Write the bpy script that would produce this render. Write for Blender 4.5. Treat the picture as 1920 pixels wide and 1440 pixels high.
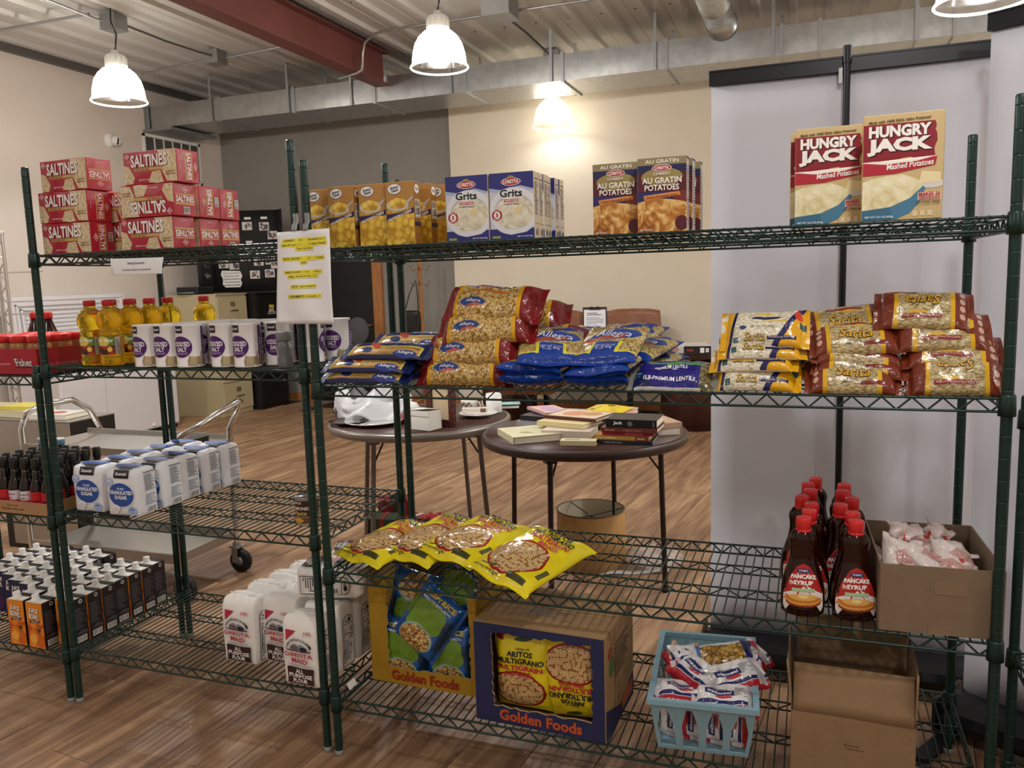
import bpy, math, random
from mathutils import Vector, Matrix, noise
for _o in list(bpy.data.objects): bpy.data.objects.remove(_o)
SC = bpy.context.scene
COL = SC.collection
PI = math.pi
# ------------------------------------------------------------------ camera, world, lights, exposure
cd = bpy.data.cameras.new('camera'); cam = bpy.data.objects.new('camera', cd); COL.objects.link(cam)
cd.sensor_width = 36; cd.lens = 28.636; cd.clip_start = .05
cam.matrix_world = Matrix([[0.939222, -0.015748, 0.342948, 1.376152], [0.341975, 0.130916, -0.930545, -2.055815], [-0.030243, 0.991268, 0.128345, 1.472812], [0.0, 0.0, 0.0, 1.0]])
SC.camera = cam
SC.view_settings.view_transform = 'Standard'; SC.view_settings.look = 'None'
SC.view_settings.gamma = 1; SC.view_settings.use_curve_mapping = False
SC.view_settings.exposure = 0.88
W = bpy.data.worlds.new('world'); SC.world = W; W.use_nodes = True
W.node_tree.nodes['Background'].inputs[0].default_value = (1, .95, .88, 1)
W.node_tree.nodes['Background'].inputs[1].default_value = .05
LAMP_COL = (1.0, .988, .965)
def lamp_light(x, y, z, power, r=.07):
    for kind, k in (('SPOT', .5), ('POINT', .5)):     # the bell throws most of its light down, some through its wall and top
        l = bpy.data.lights.new('pendant_bulb', kind); l.energy = power * k; l.color = LAMP_COL; l.shadow_soft_size = r
        if kind == 'SPOT': l.spot_size = math.radians(155); l.spot_blend = .6
        o = bpy.data.objects.new('pendant_bulb', l); o.location = (x, y, z); COL.objects.link(o)
# lamps of the same grid that hang outside the frame (over and behind the camera)
for _x, _y in ((-4.0, .4), (-1.2, .6), (1.7, -.9), (-3.6, -2.6), (-.6, -2.7), (2.4, -3.2), (4.4, 1.8), (4.4, 5.2), (4.4, -1.0)):
    lamp_light(_x, _y, 2.85, 66 if _y > .3 else 30)

# ------------------------------------------------------------------ materials
MATS = {}
def lin(c):
    return tuple((v / 12.92 if v <= .04045 else ((v + .055) / 1.055) ** 2.4) for v in c)
def hexc(h):
    return lin(tuple(int(h[i:i + 2], 16) / 255 for i in (0, 2, 4)))
def new_mat(name):
    m = bpy.data.materials.new(name); m.use_nodes = True; MATS[name] = m
    return m, m.node_tree, m.node_tree.nodes['Principled BSDF']
def mat(name, col, rough=.5, metal=0., spec=.5, noise_amt=0., nscale=8., bump=0., bscale=60., emit=0., trans=0., alpha=1., coat=0., stretch=(1, 1, 1), ior=1.45, sub=0.):
    if name in MATS: return MATS[name]
    m, nt, b = new_mat(name)
    c = hexc(col) if isinstance(col, str) else lin(col)
    b.inputs['Base Color'].default_value = (*c, 1)
    b.inputs['Roughness'].default_value = rough; b.inputs['Metallic'].default_value = metal
    b.inputs['Specular IOR Level'].default_value = spec; b.inputs['IOR'].default_value = ior
    if trans: b.inputs['Transmission Weight'].default_value = trans
    if alpha < 1: b.inputs['Alpha'].default_value = alpha
    if coat: b.inputs['Coat Weight'].default_value = coat; b.inputs['Coat Roughness'].default_value = .12
    if emit: b.inputs['Emission Color'].default_value = (*c, 1); b.inputs['Emission Strength'].default_value = emit
    if noise_amt or bump:
        tc = nt.nodes.new('ShaderNodeTexCoord'); mp = nt.nodes.new('ShaderNodeMapping'); mp.inputs['Scale'].default_value = stretch
        nt.links.new(tc.outputs['Object'], mp.inputs['Vector'])
    if noise_amt:
        n = nt.nodes.new('ShaderNodeTexNoise'); n.inputs['Scale'].default_value = nscale; n.inputs['Detail'].default_value = 5
        nt.links.new(mp.outputs[0], n.inputs['Vector'])
        r = nt.nodes.new('ShaderNodeValToRGB')
        r.color_ramp.elements[0].color = (*[v * (1 - noise_amt) for v in c], 1); r.color_ramp.elements[1].color = (*[min(1, v * (1 + noise_amt)) for v in c], 1)
        r.color_ramp.elements[0].position = .3; r.color_ramp.elements[1].position = .7
        nt.links.new(n.outputs['Fac'], r.inputs[0]); nt.links.new(r.outputs[0], b.inputs['Base Color'])
    if bump:
        n2 = nt.nodes.new('ShaderNodeTexNoise'); n2.inputs['Scale'].default_value = bscale; n2.inputs['Detail'].default_value = 3
        nt.links.new(mp.outputs[0], n2.inputs['Vector'])
        bp = nt.nodes.new('ShaderNodeBump'); bp.inputs['Strength'].default_value = bump; bp.inputs['Distance'].default_value = .01
        nt.links.new(n2.outputs['Fac'], bp.inputs['Height']); nt.links.new(bp.outputs[0], b.inputs['Normal'])
    return m
def ramp(nt, fac, stops, interp='LINEAR'):
    r = nt.nodes.new('ShaderNodeValToRGB'); e = r.color_ramp; e.interpolation = interp
    while len(e.elements) < len(stops): e.elements.new(.5)
    for el, (p, c) in zip(e.elements, stops):
        el.position = p; el.color = (*(hexc(c) if isinstance(c, str) else c), 1)
    nt.links.new(fac, r.inputs[0]); return r.outputs[0]
def mth(nt, op, a, b=None):
    n = nt.nodes.new('ShaderNodeMath'); n.operation = op
    for i, v in enumerate((a, b)):
        if v is None: continue
        if isinstance(v, (int, float)): n.inputs[i].default_value = v
        else: nt.links.new(v, n.inputs[i])
    return n.outputs[0]
def mixc(nt, f, a, b):
    n = nt.nodes.new('ShaderNodeMix'); n.data_type = 'RGBA'
    for i, v in ((0, f), (6, a), (7, b)):
        if isinstance(v, (int, float)): n.inputs[i].default_value = v
        elif isinstance(v, str): n.inputs[i].default_value = (*hexc(v), 1)
        else: nt.links.new(v, n.inputs[i])
    return n.outputs[2]
def obj_coord(nt, scale=(1, 1, 1), rot=0):
    tc = nt.nodes.new('ShaderNodeTexCoord'); mp = nt.nodes.new('ShaderNodeMapping')
    mp.inputs['Scale'].default_value = scale; mp.inputs['Rotation'].default_value = (0, 0, rot)
    nt.links.new(tc.outputs['Object'], mp.inputs['Vector']); return mp.outputs[0]
# food seen through film or printed on a carton
FOOD = {
    'rings':   (88, (1, 1, 1), ('8a6236', '9c7444', 'd0a86e', 'e2c492'), 'ring'),
    'rotini':  (75, (1, .7, 1), ('6a4c1e', 'a8823e', 'cfac68', 'e6d09c'), 'curl'),
    'penne':   (62, (1, .8, 1), ('6e5a2c', 'a88c4a', 'c9b070', 'e2d09c'), 'curl'),
    'spag':    (150, (.03, 1, 1), ('7a5a26', 'b08a48', 'cba566', 'd9b97e'), 'cell'),
    'whrice':  (260, (.45, 1, 1), ('b7aa8c', 'd8cfb6', 'e8e1cf', 'f4f0e4'), 'cell'),
    'brrice':  (230, (.45, 1, 1), ('86734c', 'b19c6c', 'c9b78a', 'ddd0aa'), 'cell'),
    'lentil':  (190, (1, 1, 1), ('3f3a26', '6e6444', '8d825c', 'a59a74'), 'cell'),
    'mac':     (48, (1, 1, 1), ('b98a1c', 'deb238', 'eecb52', 'f5e08a'), 'cell'),
    'mash':    (22, (1, 1, 1), ('cfc08a', 'e6dcae', 'f2ebc9', 'f8f4df'), 'soft'),
    'grits':   (40, (1, 1, 1), ('b3ab8e', 'd3ccb2', 'e3dec8', 'f0ecdc'), 'soft'),
    'gratin':  (30, (1, 1, 1), ('7d3f12', 'c07d33', 'e6bd72', 'f5e3b2'), 'soft'),
    'cracker': (95, (1, 1, 1), ('b99a68', 'd2ba8c', 'e2cfa8', 'efe4cb'), 'curl'),
    'oat':     (90, (1, 1, 1), ('6a4c18', 'a37c36', 'c69f56', 'dcbd80'), 'cell'),
    'tomato':  (38, (1, 1, 1), ('3b1410', '8c1a18', 'bd2a1e', 'd9a92c'), 'cell'),
    'orange':  (30, (1, 1, 1), ('b64a10', 'e27a1a', 'f39a2c', 'f8c76a'), 'cell'),
    'puffs':   (120, (1, 1, 1), ('6b4a20', 'b48a4c', 'dcb87c', 'ecd6a6'), 'cell'),
}
def food_color(nt, kind):
    sc, st, cs, mode = FOOD[kind]
    v = obj_coord(nt, st)
    if mode == 'soft':
        n = nt.nodes.new('ShaderNodeTexNoise'); n.inputs['Scale'].default_value = sc; n.inputs['Detail'].default_value = 4
        n.inputs['Distortion'].default_value = 1.2
        nt.links.new(v, n.inputs['Vector'])
        return ramp(nt, n.outputs['Fac'], [(.3, cs[0]), (.45, cs[1]), (.58, cs[2]), (.75, cs[3])])
    if mode == 'curl':
        n = nt.nodes.new('ShaderNodeTexNoise'); n.inputs['Scale'].default_value = sc; n.inputs['Detail'].default_value = 2.5; n.inputs['Distortion'].default_value = 2.6
        nt.links.new(v, n.inputs['Vector'])
        return ramp(nt, n.outputs['Fac'], [(.34, cs[0]), (.44, cs[1]), (.54, cs[2]), (.66, cs[3])])
    vo = nt.nodes.new('ShaderNodeTexVoronoi'); vo.inputs['Scale'].default_value = sc
    if mode == 'ring': vo.voronoi_dimensions = '2D'; vo.inputs['Randomness'].default_value = .7
    nt.links.new(v, vo.inputs['Vector'])
    if mode == 'ring':
        return ramp(nt, vo.outputs['Distance'], [(0, cs[0]), (.13, cs[1]), (.2, cs[2]), (.34, cs[3]), (.46, cs[2]), (.56, cs[0])])
    sep = nt.nodes.new('ShaderNodeSeparateColor'); nt.links.new(vo.outputs['Color'], sep.inputs[0])
    f = mth(nt, 'ADD', mth(nt, 'MULTIPLY', sep.outputs[0], .45), mth(nt, 'SUBTRACT', .62, vo.outputs['Distance']))  # darker away from cell centres: shade between pieces painted into the colour
    return ramp(nt, f, [(.05, cs[0]), (.3, cs[1]), (.62, cs[2]), (.95, cs[3])])
def food_mat(kind, rough=.45):
    nm = 'food_' + kind
    if nm in MATS: return MATS[nm]
    m, nt, b = new_mat(nm); nt.links.new(food_color(nt, kind), b.inputs['Base Color']); b.inputs['Roughness'].default_value = rough
    return m
def film(name, base, layers, rough=.22, crinkle=.5, cscale=28.):
    """printed plastic film: layers in the UV square, later ones on top; colour = hex string or a food kind"""
    m, nt, b = new_mat(name)
    def csock(c):
        return food_color(nt, c) if c in FOOD else c
    tc = nt.nodes.new('ShaderNodeTexCoord')
    cur = csock(base)
    for L in layers:
        kind, cx, cy, hx, hy, rot, col = L[:7]
        wob = L[7] if len(L) > 7 else 0
        mp = nt.nodes.new('ShaderNodeMapping'); mp.vector_type = 'TEXTURE'
        mp.inputs['Location'].default_value = (cx, cy, 0); mp.inputs['Rotation'].default_value = (0, 0, rot); mp.inputs['Scale'].default_value = (hx, hy, 1)
        src = tc.outputs['UV']
        if wob:
            n = nt.nodes.new('ShaderNodeTexNoise'); n.inputs['Scale'].default_value = 9
            nt.links.new(src, n.inputs['Vector'])
            vm = nt.nodes.new('ShaderNodeVectorMath'); vm.operation = 'MULTIPLY_ADD'
            nt.links.new(n.outputs['Color'], vm.inputs[0]); vm.inputs[1].default_value = (wob, wob, 0); nt.links.new(src, vm.inputs[2]); src = vm.outputs[0]
        nt.links.new(src, mp.inputs['Vector'])
        if kind == 'ell':
            vm = nt.nodes.new('ShaderNodeVectorMath'); vm.operation = 'LENGTH'
            sp0 = nt.nodes.new('ShaderNodeSeparateXYZ'); cb = nt.nodes.new('ShaderNodeCombineXYZ')
            nt.links.new(mp.outputs[0], sp0.inputs[0]); nt.links.new(sp0.outputs[0], cb.inputs[0]); nt.links.new(sp0.outputs[1], cb.inputs[1])
            nt.links.new(cb.outputs[0], vm.inputs[0]); d = vm.outputs['Value']
        else:
            sp = nt.nodes.new('ShaderNodeSeparateXYZ'); nt.links.new(mp.outputs[0], sp.inputs[0])
            d = mth(nt, 'MAXIMUM', mth(nt, 'ABSOLUTE', sp.outputs[0]), mth(nt, 'ABSOLUTE', sp.outputs[1]))
        k = mth(nt, 'LESS_THAN', d, 1.0)
        cur = mixc(nt, k, cur, csock(col))
    if isinstance(cur, str): b.inputs['Base Color'].default_value = (*hexc(cur), 1)
    else: nt.links.new(cur, b.inputs['Base Color'])
    b.inputs['Roughness'].default_value = rough; b.inputs['Specular IOR Level'].default_value = .6
    v = obj_coord(nt)
    n = nt.nodes.new('ShaderNodeTexNoise'); n.inputs['Scale'].default_value = cscale; n.inputs['Detail'].default_value = 4; n.inputs['Distortion'].default_value = .8
    nt.links.new(v, n.inputs['Vector'])
    bp = nt.nodes.new('ShaderNodeBump'); bp.inputs['Strength'].default_value = crinkle; bp.inputs['Distance'].default_value = .008
    nt.links.new(n.outputs['Fac'], bp.inputs['Height']); nt.links.new(bp.outputs[0], b.inputs['Normal'])
    return m
def ink(h, rough=.45):
    return mat('ink_' + h, h, rough)

# ------------------------------------------------------------------ mesh builder
class MB:
    def __init__(s): s.v = []; s.f = []; s.m = []; s.uv = []; s.sm = []
    def add(s, vs, fs, mi=0, uvs=None, smooth=False):
        o = len(s.v); s.v.extend(vs)
        for k, f in enumerate(fs):
            s.f.append(tuple(i + o for i in f)); s.m.append(mi); s.sm.append(smooth)
            s.uv.append([uvs[i] for i in f] if uvs else None)
        return s
    def box(s, c, d, mi=0, M=None):
        x, y, z = c; a, b, e = d[0] / 2, d[1] / 2, d[2] / 2
        vs = [(x + i * a, y + j * b, z + k * e) for k in (-1, 1) for j in (-1, 1) for i in (-1, 1)]
        if M is not None: vs = [tuple(M @ Vector(v)) for v in vs]
        return s.add(vs, [(0, 2, 3, 1), (4, 5, 7, 6), (0, 1, 5, 4), (2, 6, 7, 3), (1, 3, 7, 5), (0, 4, 6, 2)], mi)
    def rod(s, p, q, r, n=6, mi=0, r2=None, cap=True, smooth=True):
        p = Vector(p); q = Vector(q); d = (q - p)
        if d.length < 1e-9: return s
        d.normalize(); a = d.orthogonal().normalized(); b = d.cross(a); r2 = r if r2 is None else r2
        vs = []
        for c, rr in ((p, r), (q, r2)):
            for i in range(n):
                t = 2 * PI * i / n; vs.append(tuple(c + a * rr * math.cos(t) + b * rr * math.sin(t)))
        fs = [(i, (i + 1) % n, n + (i + 1) % n, n + i) for i in range(n)]
        s.add(vs, fs, mi, None, smooth)
        if cap: s.add(vs, [tuple(range(n))[::-1], tuple(range(n, 2 * n))], mi)
        return s
    def tube(s, pts, r, n=8, mi=0, closed=False, taper=None):
        P = [Vector(p) for p in pts]; k = len(P); vs = []; a = None
        for i in range(k):
            if closed: d = (P[(i + 1) % k] - P[i - 1])
            else: d = (P[min(i + 1, k - 1)] - P[max(i - 1, 0)])
            d.normalize()
            a = d.orthogonal().normalized() if a is None else (a - d * a.dot(d)).normalized()
            b = d.cross(a); rr = r if taper is None else taper[i]
            for j in range(n):
                t = 2 * PI * j / n; vs.append(tuple(P[i] + a * rr * math.cos(t) + b * rr * math.sin(t)))
        fs = []
        for i in range(k if closed else k - 1):
            o = i * n; o2 = ((i + 1) % k) * n
            fs += [(o + j, o + (j + 1) % n, o2 + (j + 1) % n, o2 + j) for j in range(n)]
        s.add(vs, fs, mi, None, True)
        if not closed: s.add(vs, [tuple(range(n))[::-1], tuple(range((k - 1) * n, k * n))], mi)
        return s
    def lathe(s, prof, n=20, c=(0, 0, 0), mi=0, smooth=True, sx=1., sy=1., cap=True):
        vs = []
        for r, z in prof:
            for j in range(n):
                t = 2 * PI * j / n; vs.append((c[0] + r * sx * math.cos(t), c[1] + r * sy * math.sin(t), c[2] + z))
        fs = []
        for i in range(len(prof) - 1):
            fs += [(i * n + j, i * n + (j + 1) % n, (i + 1) * n + (j + 1) % n, (i + 1) * n + j) for j in range(n)]
        s.add(vs, fs, mi, None, smooth)
        e = []
        if not cap: return s
        if prof[0][0] > 1e-6: e.append(tuple(range(n))[::-1])
        k = len(prof) - 1
        if prof[-1][0] > 1e-6: e.append(tuple(range(k * n, k * n + n)))
        if e: s.add(vs, e, mi)
        return s
    def grid(s, fn, nu, nv, mi=0, smooth=True, flip=False):
        vs = [tuple(fn(i / nu, j / nv)) for j in range(nv + 1) for i in range(nu + 1)]
        uv = [(i / nu, j / nv) for j in range(nv + 1) for i in range(nu + 1)]
        w = nu + 1
        fs = [(j * w + i, j * w + i + 1, (j + 1) * w + i + 1, (j + 1) * w + i) for j in range(nv) for i in range(nu)]
        if flip: fs = [f[::-1] for f in fs]
        return s.add(vs, fs, mi, uv, smooth)
    def prism(s, poly, z0, z1, mi=0):
        n = len(poly)
        vs = [(x, y, z0) for x, y in poly] + [(x, y, z1) for x, y in poly]
        return s.add(vs, [tuple(range(n))[::-1], tuple(range(n, 2 * n))] + [(i, (i + 1) % n, n + (i + 1) % n, n + i) for i in range(n)], mi)
    def slab(s, fn, nu, nv, t, mi=0):
        """a thin sheet with real thickness, following fn(u, v)"""
        P = [[Vector(fn(i / nu, j / nv)) for i in range(nu + 1)] for j in range(nv + 1)]
        def nrm(i, j):
            a = P[j][min(i + 1, nu)] - P[j][max(i - 1, 0)]; b = P[min(j + 1, nv)][i] - P[max(j - 1, 0)][i]
            n = a.cross(b); return n.normalized() if n.length > 1e-9 else Vector((0, 0, 1))
        w = nu + 1; N = w * (nv + 1)
        vs = [tuple(P[j][i] + nrm(i, j) * t / 2) for j in range(nv + 1) for i in range(w)] + [tuple(P[j][i] - nrm(i, j) * t / 2) for j in range(nv + 1) for i in range(w)]
        uv = [(i / nu, j / nv) for j in range(nv + 1) for i in range(w)] * 2
        fs = [(j * w + i, j * w + i + 1, (j + 1) * w + i + 1, (j + 1) * w + i) for j in range(nv) for i in range(nu)]
        fs += [tuple(q + N for q in f[::-1]) for f in fs]
        rim = [i for i in range(w)] + [j * w + nu for j in range(1, nv + 1)] + [nv * w + i for i in range(nu - 1, -1, -1)] + [j * w for j in range(nv - 1, 0, -1)]
        fs += [(rim[k], rim[k] + N, rim[(k + 1) % len(rim)] + N, rim[(k + 1) % len(rim)]) for k in range(len(rim))]
        return s.add(vs, fs, mi, uv, True)
    def xf(s, M):
        s.v = [tuple(M @ Vector(v)) for v in s.v]; return s
    def mesh(s, name, mats):
        me = bpy.data.meshes.new(name); me.from_pydata(s.v, [], s.f)
        for m in (mats if isinstance(mats, (list, tuple)) else [mats]): me.materials.append(m)
        me.polygons.foreach_set('material_index', s.m); me.polygons.foreach_set('use_smooth', s.sm)
        if any(u for u in s.uv):
            ul = me.uv_layers.new(name='uv'); d = []
            for f, u in zip(s.f, s.uv):
                for k in range(len(f)): d.extend(u[k] if u else (0, 0))
            ul.data.foreach_set('uv', d)
        me.update(); return me
    def build(s, name, mats, parent=None, loc=None, M=None):
        return put(name, s.mesh(name, mats), parent, loc, M)
def put(name, me, parent=None, loc=None, M=None):
    o = bpy.data.objects.new(name, me); COL.objects.link(o)
    if parent: o.parent = parent
    if M is not None: o.matrix_local = M
    elif loc is not None: o.location = loc
    return o
def tag(o, label=None, cat=None, group=None, kind=None):
    for k, v in (('label', label), ('category', cat), ('group', group), ('kind', kind)):
        if v: o[k] = v
    return o
def thing(name, label, cat, loc=(0, 0, 0), rz=0., group=None, M=None):
    o = bpy.data.objects.new(name, None); COL.objects.link(o); o.empty_display_size = .05
    if M is not None: o.matrix_world = M
    else: o.location = loc; o.rotation_euler = (0, 0, rz)
    return tag(o, label, cat, group)
KIDS = {}
def dup(o, loc=None, rz=None, label=None, M=None, group=None, parent=None):
    c = o.copy(); COL.objects.link(c)
    if parent is not None: c.parent = parent
    if M is not None: c.matrix_world = M
    else:
        if loc is not None: c.location = loc
        if rz is not None: c.rotation_euler = (0, 0, rz)
    if label: c['label'] = label
    if group: c['group'] = group
    for ch in list(o.children): dup(ch, parent=c)
    return c
def place(proto, i, loc=None, rz=0., label=None, M=None, group=None):
    """first use moves the prototype itself, later ones copy it"""
    if i == 0:
        if M is not None: proto.matrix_world = M
        else: proto.location = loc; proto.rotation_euler = (0, 0, rz)
        if label: proto['label'] = label
        if group: proto['group'] = group
        return proto
    return dup(proto, loc, rz, label, M, group)
def frame(c, a, b):
    """matrix with origin c, x along a, y near b"""
    x = Vector(a).normalized(); z = x.cross(Vector(b)).normalized(); y = z.cross(x)
    M = Matrix((x, y, z)).transposed().to_4x4(); M.translation = Vector(c); return M
def quad(bl, br, tr, tl):
    bl, br, tr, tl = map(Vector, (bl, br, tr, tl))
    return frame((bl + br + tr + tl) / 4, (br + tr) - (bl + tl), (tl + tr) - (bl + br)), ((br + tr) - (bl + tl)).length / 2, ((tl + tr) - (bl + br)).length / 2
def rbox(w, d, h, r=.003, n=3, bulge=0., base=True):
    """carton with softened edges; material slots: 0 front(-y) 1 right(+x) 2 back(+y) 3 left(-x) 4 top 5 bottom; z from 0 to h"""
    mb = MB(); H = Vector((w / 2, d / 2, h / 2)); e = [0.0, r / max(w, d, h)] + [i / n for i in range(1, n)] + [1 - r / max(w, d, h), 1.0]
    axes = [((-1, -1, -1), (2, 0, 0), (0, 0, 2)), ((1, -1, -1), (0, 2, 0), (0, 0, 2)), ((1, 1, -1), (-2, 0, 0), (0, 0, 2)),
            ((-1, 1, -1), (0, -2, 0), (0, 0, 2)), ((-1, -1, 1), (2, 0, 0), (0, 2, 0)), ((-1, 1, -1), (2, 0, 0), (0, -2, 0))]
    for k, (o, du, dv) in enumerate(axes):
        o, du, dv = Vector(o), Vector(du), Vector(dv); nn = du.cross(dv).normalized()
        lu = sum(abs(du[i]) * H[i] for i in range(3)); lv = sum(abs(dv[i]) * H[i] for i in range(3))
        eu = [0, r / lu] + [i / n for i in range(1, n)] + [1 - r / lu, 1]; ev = [0, r / lv] + [i / n for i in range(1, n)] + [1 - r / lv, 1]
        vs, uv = [], []
        for b in ev:
            for a in eu:
                p = o + du * a + dv * b; p = Vector((p.x * H.x, p.y * H.y, p.z * H.z))
                q = Vector([max(-H[i] + r, min(H[i] - r, p[i])) for i in range(3)])
                dd = p - q
                if dd.length > 1e-9: p = q + dd.normalized() * r
                p = p + nn * bulge * math.sin(PI * a) * math.sin(PI * b) * (1 if k < 4 else .5 if k == 4 else 0)
                vs.append((p.x, p.y, p.z + H.z)); uv.append((a, b))
        wd = len(eu)
        mb.add(vs, [(j * wd + i, j * wd + i + 1, (j + 1) * wd + i + 1, (j + 1) * wd + i) for j in range(len(ev) - 1) for i in range(wd - 1)], k, uv, False)
    return mb

# ------------------------------------------------------------------ lettering and printed shapes
_GLY = {}
def glyphs(txt, bold=0., shear=0., res=2, space=1.):
    key = (txt, bold, shear, res, space)
    if key in _GLY: return _GLY[key]
    cu = bpy.data.curves.new('t', 'FONT'); cu.body = txt; cu.size = 1; cu.resolution_u = res; cu.offset = bold; cu.shear = shear; cu.space_character = space
    o = bpy.data.objects.new('t', cu); COL.objects.link(o)
    bpy.context.view_layer.update()
    dg = bpy.context.evaluated_depsgraph_get(); me = o.evaluated_get(dg).to_mesh()
    vs = [(v.co.x, v.co.y) for v in me.vertices]; fs = [tuple(p.vertices) for p in me.polygons]
    o.evaluated_get(dg).to_mesh_clear()
    bpy.data.objects.remove(o); bpy.data.curves.remove(cu)
    if vs:
        x0, x1 = min(v[0] for v in vs), max(v[0] for v in vs); y0, y1 = min(v[1] for v in vs), max(v[1] for v in vs)
        vs = [((x - x0) / max(1e-6, x1 - x0), (y - y0) / max(1e-6, y1 - y0)) for x, y in vs]
    _GLY[key] = (vs, fs); return vs, fs
class Decal:
    """flat print: 2-D shapes in face coordinates, carried onto a surface by fn(u, v, lift)"""
    def __init__(s, fn, lift=.0003, tess=1): s.mb = MB(); s.mats = []; s.fn = fn; s.lift = lift; s.k = 1; s.tess = tess
    def mi(s, c):
        m = food_mat(c) if isinstance(c, str) and c in FOOD else ink(c) if isinstance(c, str) else c
        if m not in s.mats: s.mats.append(m)
        return s.mats.index(m)
    def put2(s, vs, fs, c, lay=None):
        lay = s.k if lay is None else lay
        s.mb.add([tuple(s.fn(u, v, s.lift * lay)) for u, v in vs], fs, s.mi(c), None, False); s.k = max(s.k, lay) + .5
        return s
    def rect(s, x0, y0, x1, y1, c, rot=0., lay=None):
        n = s.tess; cx, cy = (x0 + x1) / 2, (y0 + y1) / 2; cr, sr = math.cos(rot), math.sin(rot)
        P = []
        for j in range(n + 1):
            for i in range(n + 1):
                a, b = x0 + (x1 - x0) * i / n - cx, y0 + (y1 - y0) * j / n - cy
                P.append((cx + a * cr - b * sr, cy + a * sr + b * cr))
        w = n + 1
        return s.put2(P, [(j * w + i, j * w + i + 1, (j + 1) * w + i + 1, (j + 1) * w + i) for j in range(n) for i in range(n)], c, lay)
    def poly(s, pts, c, lay=None, rings=None):
        rings = rings or s.tess; n = len(pts); cx = sum(p[0] for p in pts) / n; cy = sum(p[1] for p in pts) / n
        P = [(cx, cy)]
        for r in range(1, rings + 1):
            P += [(cx + (x - cx) * r / rings, cy + (y - cy) * r / rings) for x, y in pts]
        F = [(0, 1 + i, 1 + (i + 1) % n) for i in range(n)]
        for r in range(1, rings):
            a, b = 1 + (r - 1) * n, 1 + r * n
            F += [(a + i, b + i, b + (i + 1) % n, a + (i + 1) % n) for i in range(n)]
        return s.put2(P, F, c, lay)
    def ell(s, cx, cy, rx, ry, c, n=24, lay=None, a0=0., wob=0.):
        return s.poly([(cx + rx * (1 + wob * math.sin(5 * t)) * math.cos(t), cy + ry * (1 + wob * math.sin(5 * t)) * math.sin(t)) for t in [a0 + 2 * PI * i / n for i in range(n)]], c, lay)
    def text(s, t, x0, y0, x1, y1, c, bold=.0, shear=0., rot=0., res=2, lay=None, arc=0., space=1., flare=0.):
        vs, fs = glyphs(t, bold, shear, res, space); cx, cy = (x0 + x1) / 2, (y0 + y1) / 2; cr, sr = math.cos(rot), math.sin(rot)
        P = []
        for u, v in vs:
            a = (u - .5) * (x1 - x0); b = (v - .5) * (y1 - y0) * (1 + flare * (2 * u - 1)) + arc * (1 - (2 * u - 1) ** 2)
            P.append((cx + a * cr - b * sr, cy + a * sr + b * cr))
        return s.put2(P, fs, c, lay)
    def lines(s, x0, y0, x1, y1, n, c, rnd, fill=.45, wmin=.5):
        """rows of fine print too small to read"""
        h = (y1 - y0) / n
        vs, fs = [], []
        for i in range(n):
            w = (x1 - x0) * rnd.uniform(wmin, 1); y = y0 + h * i; o = len(vs)
            vs += [(x0, y), (x0 + w, y), (x0 + w, y + h * fill), (x0, y + h * fill)]; fs.append((o, o + 1, o + 2, o + 3))
        return s.put2(vs, fs, c)
    def bars(s, x0, y0, x1, y1, n, c, rnd):
        """a barcode's strokes"""
        s.rect(x0, y0, x1, y1, 'e8e6e0'); vs, fs = [], []; x = x0 + (x1 - x0) * .06; st = (x1 - x0) * .88 / n
        for i in range(n):
            w = st * rnd.uniform(.3, .7); o = len(vs)
            vs += [(x, y0 + (y1 - y0) * .12), (x + w, y0 + (y1 - y0) * .12), (x + w, y1 - (y1 - y0) * .08), (x, y1 - (y1 - y0) * .08)]; fs.append((o, o + 1, o + 2, o + 3)); x += st
        return s.put2(vs, fs, c)
    def build(s, name, parent=None, loc=None): return s.mb.build(name, s.mats, parent, loc)
def face_fn(w, d, h, face, bulge=0.):
    """(u, v in 0..1) on a side of a carton centred on x, y with its foot at z = 0"""
    def fn(u, v, l):
        u = max(.003, min(.997, u)); v = max(.003, min(.997, v))
        b = bulge * math.sin(PI * max(0, min(1, u))) * math.sin(PI * max(0, min(1, v))) + l
        if face == 'front': return ((u - .5) * w, -d / 2 - b, v * h)
        if face == 'right': return (w / 2 + b, (u - .5) * d, v * h)
        if face == 'left': return (-w / 2 - b, (.5 - u) * d, v * h)
        if face == 'back': return ((.5 - u) * w, d / 2 + b, v * h)
        if face == 'top': return ((u - .5) * w, (v - .5) * d, h + b * .5 + l * .5)
    return fn
def cyl_fn(r, z0, z1, a0, a1, rz=1.):
    """(u, v) on an upright cylinder; angles in degrees, -90 faces the front"""
    def fn(u, v, l):
        t = math.radians(a0 + (a1 - a0) * u); return ((r + l) * math.cos(t), (r + l) * math.sin(t) * rz, z0 + (z1 - z0) * v)
    return fn

# ------------------------------------------------------------------ the room
XL, YB, ZC = -5.755, 6.77, 3.79
XR, YF = 5.6, -5.2
m_wall = mat('wall_beige', 'd5cabf', .85, noise_amt=.02, nscale=3, bump=.08, bscale=220)
m_grey = mat('wall_grey', '908c86', .85, noise_amt=.02, nscale=3, bump=.08, bscale=220)
m_wall2 = mat('wall_cream', 'e6dcc8', .85, noise_amt=.02, nscale=3, bump=.08, bscale=220)
m_galv = mat('galvanised', 'b4b6b6', .34, .92, noise_amt=.12, nscale=14, bump=.05, bscale=30)
m_galv2 = mat('galvanised_strip', 'a9abac', .4, .85)
m_deck = mat('deck_metal', 'cccac6', .4, .2, noise_amt=.06, nscale=2, stretch=(1, .1, 1))
m_red = mat('red_primer', '6a3a34', .6, noise_amt=.1, nscale=5)
m_steelbox = mat('junction_steel', '9a9b9b', .45, .8)
m_black = mat('black_plastic', '141416', .45)
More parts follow.
